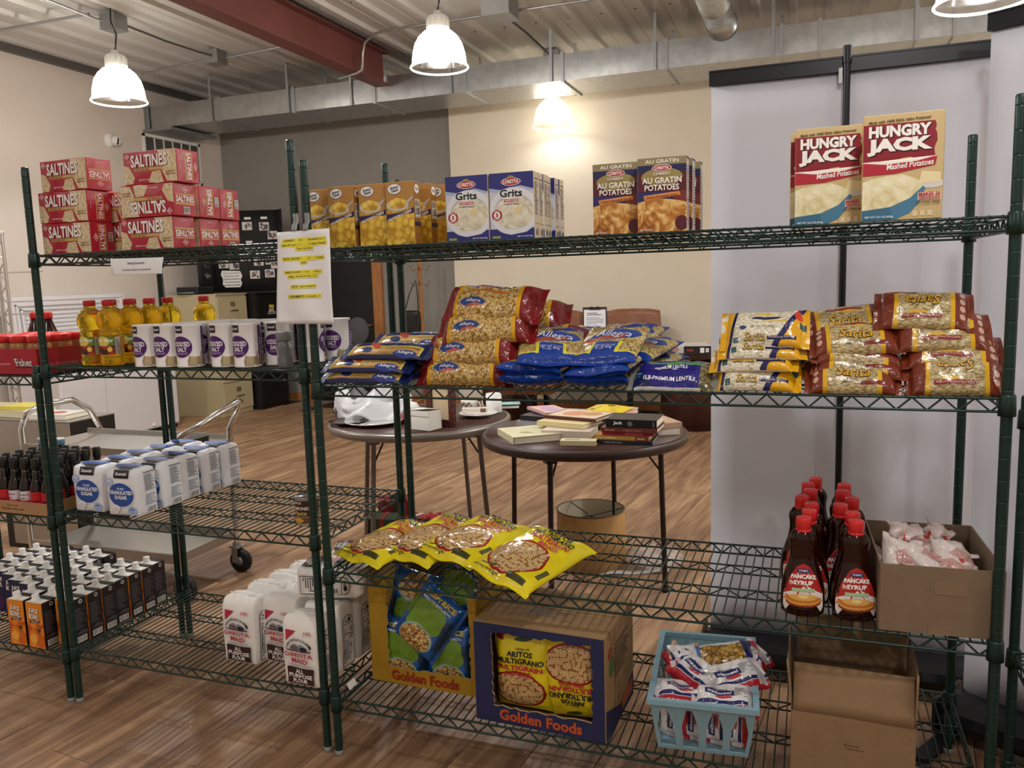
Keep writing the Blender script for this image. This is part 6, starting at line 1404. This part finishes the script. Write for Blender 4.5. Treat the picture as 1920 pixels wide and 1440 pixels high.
book('brown spined picture cookbook on top of the middle pile', .35, 1.66, T0 + .066, .28, .21, .014, -.25, '5a2c26', deco=('top', ('rect', .04, .06, .96, .95, 'd8c3a8'), ('ell', .4, .5, .22, .3, 'c98a6a'), ('ell', .7, .6, .16, .25, 'b98a5a')))
book('pink and lilac covered book tilted on the rear pile', .135, 1.86, T0 + .052, .20, .16, .014, -.75, 'd9a6a6', -.05, .04, deco=('top', ('ell', .5, .5, .3, .3, 'b59ac0'), ('rect', .1, .1, .9, .2, 'e0c0b0'))); book('grey backed book under the pink covered one', .13, 1.80, T0 + .026, .2, .17, .024, -.2, '2a2c30'); book('pale grey book at the bottom of the rear pile', .12, 1.80, T0, .22, .18, .025, -.1, 'a9a8ac')
book('pale thin book beside the yellow flyer', .26, 1.90, T0 + .03, .2, .15, .02, -.1, 'cfcac6'); book('rose covered book under the yellow flyer', .47, 1.86, T0 + .05, .22, .17, .02, .1, 'c99a98'); book('plain book supporting the rose covered one', .46, 1.86, T0, .2, .17, .049, 0, 'd5cdbc')
fly = thing('yellow_flyer', 'bright yellow illustrated flyer on the books at the back', 'flyer', (.43, 1.83, T0 + .073), -.1)
MB().slab(lambda u, v: (.20 * (u - .5) + .03 * v, .16 * (v - .5), .012 * v + .004 * math.sin(5 * u)), 6, 4, .0012).build('sheet', ink('e0c41c'), fly)
d = Decal(lambda u, v, l: (.20 * (u - .5) + .03 * v, .16 * (v - .5), .012 * v + .004 * math.sin(5 * u) + .001 + l), .0005, 2); d.lines(.2, .3, .8, .8, 6, '5a4a1c', rnd, .3); d.ell(.45, .85, .1, .06, '2a2620'); d.ell(.18, .3, .05, .06, '2a2620'); d.build('flyer_print', fly)

# ------------------------------------------------------------------ on the floor under the tables
m_sh = mat('shade_fabric', 'b58d55', .8, noise_amt=.05, nscale=60); m_shi = mat('shade_lining', 'd8cfb8', .8)
ls = thing('lamp_shade', 'tan drum lamp shade standing on the floor under the book table', 'lamp shade', (.330, 1.895, 0))
MB().lathe([(.165, 0), (.178, .002), (.173, .29), (.171, .292)], 44, cap=False).build('shade_wall', m_sh, ls); MB().lathe([(.169, .29), (.174, .003)], 44, cap=False).build('shade_lining', m_shi, ls)
MB().tube([(.173 * math.cos(a), .173 * math.sin(a), .29) for a in [2 * PI * i / 40 for i in range(40)]], .0035, 5, closed=True).build('top_hoop', mat('hoop', '5a4a34', .5), ls)
sp_ = MB()
for k in range(3):
    a = .4 + k * 2 * PI / 3; sp_.rod((.17 * math.cos(a), .17 * math.sin(a), .285), (.02 * math.cos(a), .02 * math.sin(a), .255), .003, 5)
sp_.lathe([(.014, .25), (.02, .25), (.02, .258), (.014, .258)], 12); sp_.build('spider_fitter', m_edge2, ls)
wrp = thing('plastic_wrap', 'crumpled clear plastic wrapping on the floor beside the lamp shade', 'wrapping', (.665, 1.93, 0), .3)
c_ = crumple(28, 8.0, .125, .11, .05); c_.v = [(x, y, max(.001, z + .045)) for x, y, z in c_.v]; c_.sm = [False] * len(c_.sm); m_wrap = mat('clear_wrap', 'e8e8e8', .12, alpha=.28); c_.build('wrap_film', m_wrap, wrp)
MB().slab(lambda u, v: (-.3 + .35 * u, -.13 + .05 * v + .03 * u, .006 + .004 * math.sin(9 * u)), 12, 3, .0012).build('loose_edge', mat('wrap_edge', 'd8d8d8', .2, alpha=.7), wrp)
for (lb, x, y, w, dp, hh, rz, col, rib) in (('red gift box with green ribbon on the floor behind the middle posts', -1.02, 2.30, .2, .16, .15, .4, '8a1f20', '2d4a30'), ('green and red striped gift box in front of the red one', -.96, 2.05, .16, .14, .11, .2, '2c4030', '8a2a22'), ('small flat red parcel beside the gift boxes', -.86, 2.25, .15, .12, .06, -.3, 'a02426', 'd8d4cc')):
    g = thing('gift_box', lb, 'gift', (x, y, 0), rz); rbox(w, dp, hh, .002, 2, .001).build('wrapped_box', [ink(col)] * 6, g)
    MB().box((0, 0, hh / 2 + .001), (.025, dp + .005, hh + .004)).build('ribbon', ink(rib), g)
rbn = thing('gift_bow', 'crumpled bright red bow on the floor beside the rear post', 'bow', (-.72, 2.22, 0))
for k in range(5): MB().tube([(.06 * s * math.cos(k * 1.25), .06 * s * math.sin(k * 1.25), .03 + .05 * math.sin(PI * s)) for s in (0, .3, .6, 1, 1.3)], .016, 6, taper=[.006, .018, .02, .014, .005]).build('bow_loop', ink('b01a22'), rbn)

# ------------------------------------------------------------------ conference table, chairs and paper things along the cream wall
m_mah = mat('mahogany', '3f1f18', .25, noise_amt=.25, nscale=10, stretch=(1, 5, 5), coat=.2)
cf = thing('conference_table', 'dark mahogany conference table on two drum bases by the cream wall', 'table', (-.62, 5.80, 0))
tp = []
for k in range(40):
    a = 2 * PI * k / 40; ex = 2 / 5; c, s = math.cos(a), math.sin(a); tp.append((1.22 * math.copysign(abs(c) ** ex, c), .46 * math.copysign(abs(s) ** ex, s)))
MB().prism(tp, .705, .745).build('tabletop', m_mah, cf); MB().prism([(x * .985, y * .96) for x, y in tp], .69, .705).build('edge_band', m_mah, cf)
for x in (-.93, .93): MB().lathe([(0, 0), (.29, 0), (.29, .69), (0, .69)], 32, (x, 0, 0), sy=.85).build('drum_base', m_mah, cf)
MB().box((0, 0, .55), (1.7, .03, .28)).build('modesty_panel', m_mah, cf)
m_lea = mat('leather_tan', '8e5a3c', .38, bump=.25, bscale=18, noise_amt=.08, nscale=5)
def chair(label, loc, rz):
    t = thing('leather_chair', label, 'chair', loc, rz, 'tan leather conference chairs')
    MB().slab(lambda u, v: (.60 * (u - .5) * (1 - .10 * v), .10 * v + .02 * math.cos(6 * (u - .5)) + .006 * math.sin(22 * u) * math.sin(PI * v), .44 + .68 * v - .02 * (2 * u - 1) ** 4), 26, 12, .085).build('backrest', m_lea, t)
    MB().slab(lambda u, v: (.54 * (u - .5), -.48 + .5 * v, .45 + .02 * math.sin(PI * v) * math.sin(PI * u)), 10, 8, .10).build('seat', m_lea, t)
    for s in (-1, 1): MB().tube([(s * .30, -.02, .52), (s * .31, -.05, .66), (s * .31, -.30, .66), (s * .29, -.36, .5)], .022, 8).build('armrest', m_black, t)
    MB().rod((0, -.22, .08), (0, -.22, .42), .03, 10).build('gas_column', m_black, t)
    for k in range(5): MB().rod((0, -.22, .1), (.3 * math.cos(k * 1.257 + .3), -.22 + .3 * math.sin(k * 1.257 + .3), .06), .02, 8, r2=.014).lathe([(0, 0), (.028, .005), (.028, .05), (0, .055)], 10, (.3 * math.cos(k * 1.257 + .3), -.22 + .3 * math.sin(k * 1.257 + .3), 0)).build('base_spoke', m_black, t)
    return t
ch = chair('pleated tan leather chair standing against the cream wall, facing forward', (-.35, 6.28, 0), .06)
dup(ch, (-1.20, 6.34, 0), -.25, 'tan leather chair half hidden by the noodle bags, turned aside'); dup(ch, (-1.12, 5.02, 0), PI + .1, 'tan leather chair in front of the conference table, back to the camera')['group'] = 'tan leather conference chairs'
cl_ = thing('clipboard', 'clipboard with white form leaning in the plastic bin', 'clipboard', (-.62, 5.78, .93), .05)
MB().box((0, 0, .08), (.24, .005, .32)).build('board', mat('board_dark', '3a3028', .6), cl_); MB().box((0, -.0035, .075), (.215, .002, .28)).build('form_sheet', ink('efeff2'), cl_); MB().box((0, -.006, .225), (.11, .012, .022)).box((-.03, -.006, .235), (.02, .014, .02)).box((.03, -.006, .235), (.02, .014, .02)).build('clip', m_black, cl_)
d = Decal(lambda u, v, l: ((u - .5) * .2, -.0047 - l, -.06 + v * .26), .0006, 1); d.lines(.05, .3, .95, .8, 8, '9a9aa6', rnd); d.lines(.1, .85, .9, .97, 2, '4a4a5a', rnd); d.build('form_print', cl_)
bn = thing('plastic_bin', 'clear plastic bin of white papers on the conference table', 'bin', (-.66, 5.76, .747))
for c, dd in (((0, -.15, .1), (.42, .004, .2)), ((0, .15, .1), (.42, .004, .2)), ((-.21, 0, .1), (.004, .3, .2)), ((.21, 0, .1), (.004, .3, .2)), ((0, 0, .002), (.42, .3, .004))): MB().box(c, dd).build('bin_wall', mat('bin_clear', 'dfe2e4', .2, alpha=.55), bn)
MB().box((-.05, -.02, .12), (.26, .2, .22)).box((-.12, .0, .235), (.3, .2, .006)).build('paper_sheaf', ink('e9e9ea'), bn)
for (lb, x, y, w, dp, hh, col, pr2) in (('white printed paper box lying on the conference table', .27, 5.60, .42, .3, .075, 'd9d6d6', 'b07a78'), ('black and white carton in front of the printed paper box', .42, 5.45, .24, .2, .075, 'cfc6c2', '1c1a1c')):
    t = thing('paper_box', lb, 'box', (x, y, .747), .08); rbox(w, dp, hh, .002, 1, .001).build('carton', [ink(pr2 if pr2 == '1c1a1c' else col), ink(pr2 if pr2 == '1c1a1c' else col), ink(col), ink(col), ink(col), ink(col)], t)
    d = Decal(face_fn(w, dp, hh, 'front', .001), .0005, 2)
    if pr2 != '1c1a1c': d.ell(.3, .5, .12, .4, 'b98a78'); d.rect(.7, .4, .9, .7, 'c9a0a8')
    else: d.rect(.6, .2, .75, .8, 'e8e8e8'); d.rect(.8, .25, .92, .75, 'd8d8d8'); d.text('TONER', .1, .4, .35, .6, 'c94a3a', .03)
    d.build('box_print', t)

# ------------------------------------------------------------------ cabinets by the beige wall
m_cab = mat('cabinet_beige', 'b9ab88', .45); m_cabk = mat('cabinet_black', '161514', .4)
def cabinet(label, y0, y1, xf, h, m_, dark):
    t = thing('filing_cabinet', label, 'cabinet', (xf, (y0 + y1) / 2, 0)); w = y1 - y0; dp = .68
    MB().box((-dp / 2 - .012, 0, h / 2), (dp, w, h)).build('cabinet_body', m_, t); MB().box((-dp / 2, 0, h + .004), (dp + .02, w + .006, .012)).build('top_plate', m_, t)
    for k in range(4):
        zc_ = .05 + (h - .07) * (k + .5) / 4; dh = (h - .07) / 4 - .012
        dr = MB().box((-.003, 0, zc_), (.02, w - .02, dh)).build('drawer', m_, t)
        if not dark:
            MB().box((.010, 0, zc_ + .075), (.004, .075, .05)).box((.013, 0, zc_ + .075), (.002, .06, .036)).build('label_holder', mat('holder', '8a8270', .4, .5), dr)
            MB().rod((.008, -.05, zc_ - .0), (.035, -.05, zc_), .006, 6).rod((.008, .05, zc_), (.035, .05, zc_), .006, 6).rod((.033, -.06, zc_), (.033, .06, zc_), .009, 8).build('handle', m_chrome, dr)
        else:
            MB().box((.010, .0, zc_ + dh * .4), (.012, .12, .016)).build('handle', m_black, dr)
            if k in (1, 3): 
                dd = Decal(lambda u, v, l: (.0075 + l, (u - .5) * .17, zc_ - .08 + v * .13), .001, 1); dd.poly([(.25, .45), (.75, .45), (.85, .95), (.3, 1)], 'd9c24a'); dd.poly([(.05, .1), (.95, .1), (1, .3), (.8, .45), (.2, .45)], 'a9a9b4'); dd.rect(.3, .62, .7, .7, '3a3a2a'); dd.rect(.15, .18, .85, .26, '3a4468'); dd.build('sticker', dr)
    return t
cabinet('beige metal filing cabinet beside the open freezer', 5.45, 5.97, -4.9, 1.39, m_cab, False)
cabinet('black cabinet with yellow stickers next to the beige cabinet', 6.0, 6.52, -4.78, 1.385, m_cabk, True)
tb = thing('display_board', 'black folding display board covered in photographs on the cabinets', 'board', (-4.985, 6.15, 1.412), .36)
bdm = mat('board_black', '131214', .7); bw_, bh_ = .78, .96
pan = [('board_panel', (-.39, 0), (.39, 0)), ('board_panel', (-.39, 0), (-.52, -.22)), ('board_panel', (.39, 0), (.47, -.10))]
for nme, a, b in pan: MB().slab(lambda u, v: (a[0] + (b[0] - a[0]) * u, a[1] + (b[1] - a[1]) * u, bh_ * v), 4, 4, .006).build(nme, bdm, tb)
rp_ = random.Random(9)
def photo(u0, v0, w, h, wing=False):
    if wing: f = lambda u, v, l: (-.39 - .13 * u + l * .8, -.22 * u - l * .6, bh_ * v)
    else: f = lambda u, v, l: (-.39 + .78 * u, -.004 - l, bh_ * v)
    d = Decal(f, .0015, 1); d.rect(u0, v0, u0 + w, v0 + h, 'd2cdc6')
    for k in range(7):
        x, y = u0 + w * rp_.uniform(.04, .7), v0 + h * rp_.uniform(.05, .6); d.rect(x, y, min(u0 + w * .97, x + w * rp_.uniform(.12, .4)), min(v0 + h * .95, y + h * rp_.uniform(.2, .5)), rp_.choice(('4a4a52', '2c2a30', '8a7a6c', '6a4a48', '3c4a60', 'a8968a', '5a6048')))
    return d.build('photograph', tb)
for u0, v0 in ((.46, .76), (.72, .75), (.47, .48), (.84, .64), (.06, .30), (.22, .28), (.60, .32), (.78, .33), (.53, .16), (.76, .17), (.86, .28), (.40, .38), (.08, .52), (.25, .50), (.10, .72)): photo(u0, v0, .15, .10)
for v0 in (.30, .14, .5): photo(.25, v0, .5, .11, True)
for u0, v0 in ((.50, .89), (.75, .89), (.5, .60)):
    d = Decal(lambda u, v, l: (-.39 + .78 * u, -.004 - l, bh_ * v), .0015, 1); d.rect(u0, v0, u0 + .1, v0 + .028, 'e4e2dc'); d.build('caption', tb)
d = Decal(lambda u, v, l: (-.39 + .78 * u, -.004 - l, bh_ * v), .0015, 1); d.poly([(.10, .10), (.14, .06), (.37, .06), (.4, .11), (.38, .15), (.41, .2), (.38, .26), (.1, .27), (.08, .22), (.11, .16)], 'e9e7e2')
for k, s in enumerate(('Once you are passionate', 'of people who share a', 'purposeful commitment', 'and a common purpose', 'anything is possible')): d.text(s, .12, .225 - .037 * k, .37, .247 - .037 * k, '2a2a2e', .012, .3)
d.build('quote_sheet', tb)
cs = thing('carrying_case', 'flat black case with handle lying on the beige cabinet', 'case', (-5.33, 5.62, 1.402), .2)
rbox(.26, .36, .085, .01, 2).build('case_body', [m_black] * 6, cs); MB().tube([(-.09, -.185, .02), (-.09, -.215, .02), (.09, -.215, .02), (.09, -.185, .02)], .008, 6).build('handle', m_steelbox, cs)
# chest freezer with its lid up
m_frz = mat('freezer_white', 'dcd9da', .35, coat=.2)
fz = thing('chest_freezer', 'white chest freezer with its ribbed lid standing open', 'freezer', (-5.33, 4.13, 0))
rbox(.66, 1.45, .80, .02, 2).build('freezer_body', [m_frz] * 6, fz, (0, 0, .04)); MB().box((0, 0, .02), (.62, 1.40, .04)).build('plinth', m_black, fz)
MB().box((.3312, -.22, .44), (.001, .004, .78)).build('panel_seam', mat('seam_grey', 'b5b2b2', .5), fz); MB().lathe([(0, 0), (.018, 0), (.018, .008), (0, .012)], 14).xf(Matrix.Translation((.331, .35, .08)) @ Matrix.Rotation(PI / 2, 4, 'Y')).build('drain_plug', m_white, fz)
ld = MB().box((0, 0, .29), (.07, 1.42, .58)); ldo = ld.build('lid', m_frz, fz, None, Matrix.Translation((-.33, .05, .86)) @ Matrix.Rotation(-.06, 4, 'Y'))
lf = MB()
for k, (a, b) in enumerate(((.0, .0), (.05, .03), (.09, .055))):
    for c, dd in (((.04 + .006 * k, 0, .06 + a), (.012, 1.34 - 2.2 * a, .02)), ((.04 + .006 * k, 0, .55 - a), (.012, 1.34 - 2.2 * a, .02)), ((.04 + .006 * k, .66 - a * 1.1, .305), (.012, .02, .5 - 2 * a)), ((.04 + .006 * k, -.66 + a * 1.1, .305), (.012, .02, .5 - 2 * a))): lf.box(c, dd)
lf.build('lid_gasket', m_frz, ldo)
for k in range(8): MB().box((.042, 0, .17 + .04 * k), (.014, 1.05, .016)).build('lid_rib', m_frz, ldo)

# ------------------------------------------------------------------ chrome cart, counter warmer, chrome rack
m_steel = mat('brushed_steel', 'aaa69f', .33, .85, noise_amt=.06, nscale=6, stretch=(1, 14, 1))
ct = thing('utility_cart', 'stainless steel utility cart with bent tube handles and black casters', 'cart')
MB().box((-1.885, 1.09, .695), (.97, .44, .012)).box((-1.885, .875, .71), (.97, .012, .03)).box((-1.885, 1.305, .71), (.97, .012, .03)).build('upper_tray', m_steel, ct); MB().box((-1.885, 1.09, .185), (.95, .42, .012)).box((-1.885, .885, .20), (.95, .012, .045)).box((-1.885, 1.295, .20), (.95, .012, .045)).box((-1.415, 1.09, .20), (.012, .42, .045)).build('lower_tray', m_steel, ct)
MB().tube([(-1.41, .885, .66), (-1.40, .885, .76), (-1.34, .89, .80), (-1.28, .96, .845), (-1.27, 1.2, .912), (-1.29, 1.25, .905), (-1.36, 1.285, .82), (-1.40, 1.29, .76), (-1.41, 1.29, .66)], .0155, 10).build('handle', m_chrome, ct)
MB().tube([(-2.34, .885, .62), (-2.34, .88, .80), (-2.32, .90, .875), (-2.31, 1.0, .905), (-2.30, 1.16, .905), (-2.30, 1.26, .84), (-2.31, 1.345, .70), (-2.33, 1.34, .58), (-2.35, 1.29, .54)], .0155, 10).build('handle', m_chrome, ct)
for x, y in ((-1.41, .885), (-1.41, 1.29), (-2.36, .885), (-2.36, 1.29)):
    lg = MB().rod((x, y, .14), (x, y, .70), .0135, 10).build('leg', m_chrome, ct)
    cs_ = MB().box((x, y, .135), (.06, .06, .006)).box((x - .0, y - .022, .095), (.035, .004, .085)).box((x, y + .022, .095), (.035, .004, .085)).rod((x, y, .13), (x, y, .155), .02, 10).build('caster', m_steelbox, ct)
    MB().lathe([(0, -.016), (.05, -.016), (.0605, -.012), (.0605, .012), (.05, .016), (0, .016)], 26).xf(Matrix.Translation((x + .02, y, .0605)) @ Matrix.Rotation(PI / 2, 4, 'X')).build('wheel', mat('rubber', '161618', .6), cs_)
    MB().lathe([(0, -.018), (.022, -.018), (.022, .018), (0, .018)], 14).xf(Matrix.Translation((x + .02, y, .0605)) @ Matrix.Rotation(PI / 2, 4, 'X')).build('wheel_hub', m_steelbox, cs_)
MB().box((-1.44, 1.05, .725), (.07, .18, .05)).build('corner_block', m_black, ct)
wm = thing('food_warmer', 'counter appliance with steel front and black side on the chrome rack', 'appliance', (-3.2, 1.64, .47))
MB().box((0, 0, .12), (1.0, .33, .24)).build('warmer_body', m_cabk, wm)
for lx, ly in ((-.46, -.13), (.46, -.13), (.46, .13), (-.46, .13)): MB().rod((lx, ly, -.47), (lx, ly, 0), .014, 8).build('leg', m_chrome, wm)
MB().box((0, -.168, .12), (1.0, .008, .235)).build('steel_front', m_steel, wm); MB().box((0, 0, .243), (1.0, .335, .006)).build('steel_top', m_steel, wm)
bx_ = thing('equipment_box', 'black equipment box on the floor under the counter appliance', 'box', (-2.72, 1.42, 0), 0)
MB().box((0, 0, .13), (.62, .30, .26)).build('box_body', m_cabk, bx_); MB().box((0, -.153, .13), (.5, .006, .2)).build('front_panel', m_steel, bx_)
for k, (x, y, w, dp, hh, rz, col, lb) in enumerate(((-2.92, 1.60, .26, .19, .03, .1, 'd8d2c6', 'white covered book with red print on the counter appliance'), (-3.20, 1.62, .25, .2, .045, -.1, 'c7bd9a', 'cream book stacked on the counter appliance'), (-3.22, 1.63, .24, .18, .02, .05, 'd0c04a', 'yellow covered book on top of the cream one'), (-3.48, 1.62, .22, .2, .06, .0, 'b8a888', 'thick tan book at the far end of the counter appliance'))):
    book(lb, x, y, .718 + (.046 if k == 2 else 0), w, dp, hh, rz, col, deco=('top', ('ell', .5, .5, .2, .2, 'b04a3a')) if k == 0 else None)
rk = thing('chrome_rack', 'chrome wire rack with zigzag end frame behind the peanut butter', 'shelving', (-3.60, 1.86, 0))
for y in (0,):
    for x in (-.032, .032): MB().rod((x, 0, 0), (x, 0, 1.86), .011, 10).build('upright', m_chrome, rk)
    zz_ = MB(); 
    for k in range(24): zz_.rod((-.032 if k % 2 else .032, 0, .08 + .073 * k), (.032 if k % 2 else -.032, 0, .08 + .073 * (k + 1)), .0045, 5)
    zz_.build('zigzag_brace', m_chrome, rk)
MB().lathe([(0, 0), (.05, 0), (.05, .02), (0, .03)], 16, (-.02, 0, 1.86)).build('cap', m_white, rk)
for z in (1.62, 1.33, 1.05, .47): MB().rod((0, 0, z), (-.9, 0, z), .006, 6).rod((0, .3, z), (-.9, .3, z), .006, 6).build('rail', m_chrome, rk)
MB().rod((0, 0, 1.0), (-.9, 0, .3), .005, 6).rod((0, 0, .5), (-.9, 0, 1.05), .005, 6).build('cross_brace', m_chrome, rk)
for x in (-.9,): MB().rod((x, 0, 0), (x, 0, 1.86), .011, 10).build('upright', m_chrome, rk)

# ------------------------------------------------------------------ by the black door
rc = thing('round_back_chair', 'dark chair with grey oval back standing before the black door', 'chair', (-3.62, 6.28, 0), .2)
b_ = MB().lathe([(0, -.012), (.13, -.012), (.14, 0), (.13, .012), (0, .012)], 28, sy=1.18); b_.xf(Matrix.Translation((0, .05, .915)) @ Matrix.Rotation(PI / 2 - .1, 4, 'X')); b_.build('backrest', mat('grey_fabric', '4b4a4a', .8), rc)
MB().lathe([(0, .44), (.2, .44), (.21, .46), (.2, .48), (0, .48)], 24, (0, -.16, 0)).build('seat', MATS['grey_fabric'], rc); MB().rod((0, .06, .80), (0, .02, .46), .012, 8).build('back_stem', m_black, rc)
for k in range(4): MB().rod((.12 * (1 if k % 2 else -1), -.16 + .12 * (1 if k > 1 else -1), .45), (.19 * (1 if k % 2 else -1), -.16 + .19 * (1 if k > 1 else -1), 0), .012, 8).build('leg', m_black, rc)
cr = thing('coat_rack', 'wooden coat rack with bent hooks beside the door', 'coat rack', (-2.83, 6.42, 0))
MB().lathe([(.0, 0), (.024, 0), (.024, .6), (.027, .62), (.024, .64), (.024, 1.72), (.03, 1.74), (0, 1.78)], 14).build('pole', m_oak, cr)
for k in range(4):
    a = k * PI / 2 + .4; MB().rod((0, 0, .12), (.26 * math.cos(a), .26 * math.sin(a), .012), .014, 8).build('foot', m_oak, cr)
    for z in (1.45, 1.62): MB().tube([(.02 * math.cos(a), .02 * math.sin(a), z), (.08 * math.cos(a), .08 * math.sin(a), z - .03), (.11 * math.cos(a), .11 * math.sin(a), z + .03)], .005, 6).build('hook', mat('brass_dull', '8a6a3a', .4, .7), cr)
hb = thing('shoulder_bag', 'black shoulder bag hanging from the coat rack', 'bag', (-2.93, 6.36, 0))
rbox(.2, .09, .28, .03, 3, .012).build('bag_body', [m_cabk] * 6, hb, (0, 0, .86)); MB().tube([(-.08, 0, 1.13), (-.02, 0, 1.32), (.07, 0, 1.49), (.09, 0, 1.32), (.09, 0, 1.13)], .006, 6).build('strap', m_black, hb); MB().box((0, -.058, 1.03), (.17, .012, .12)).build('flap', m_cabk, hb)
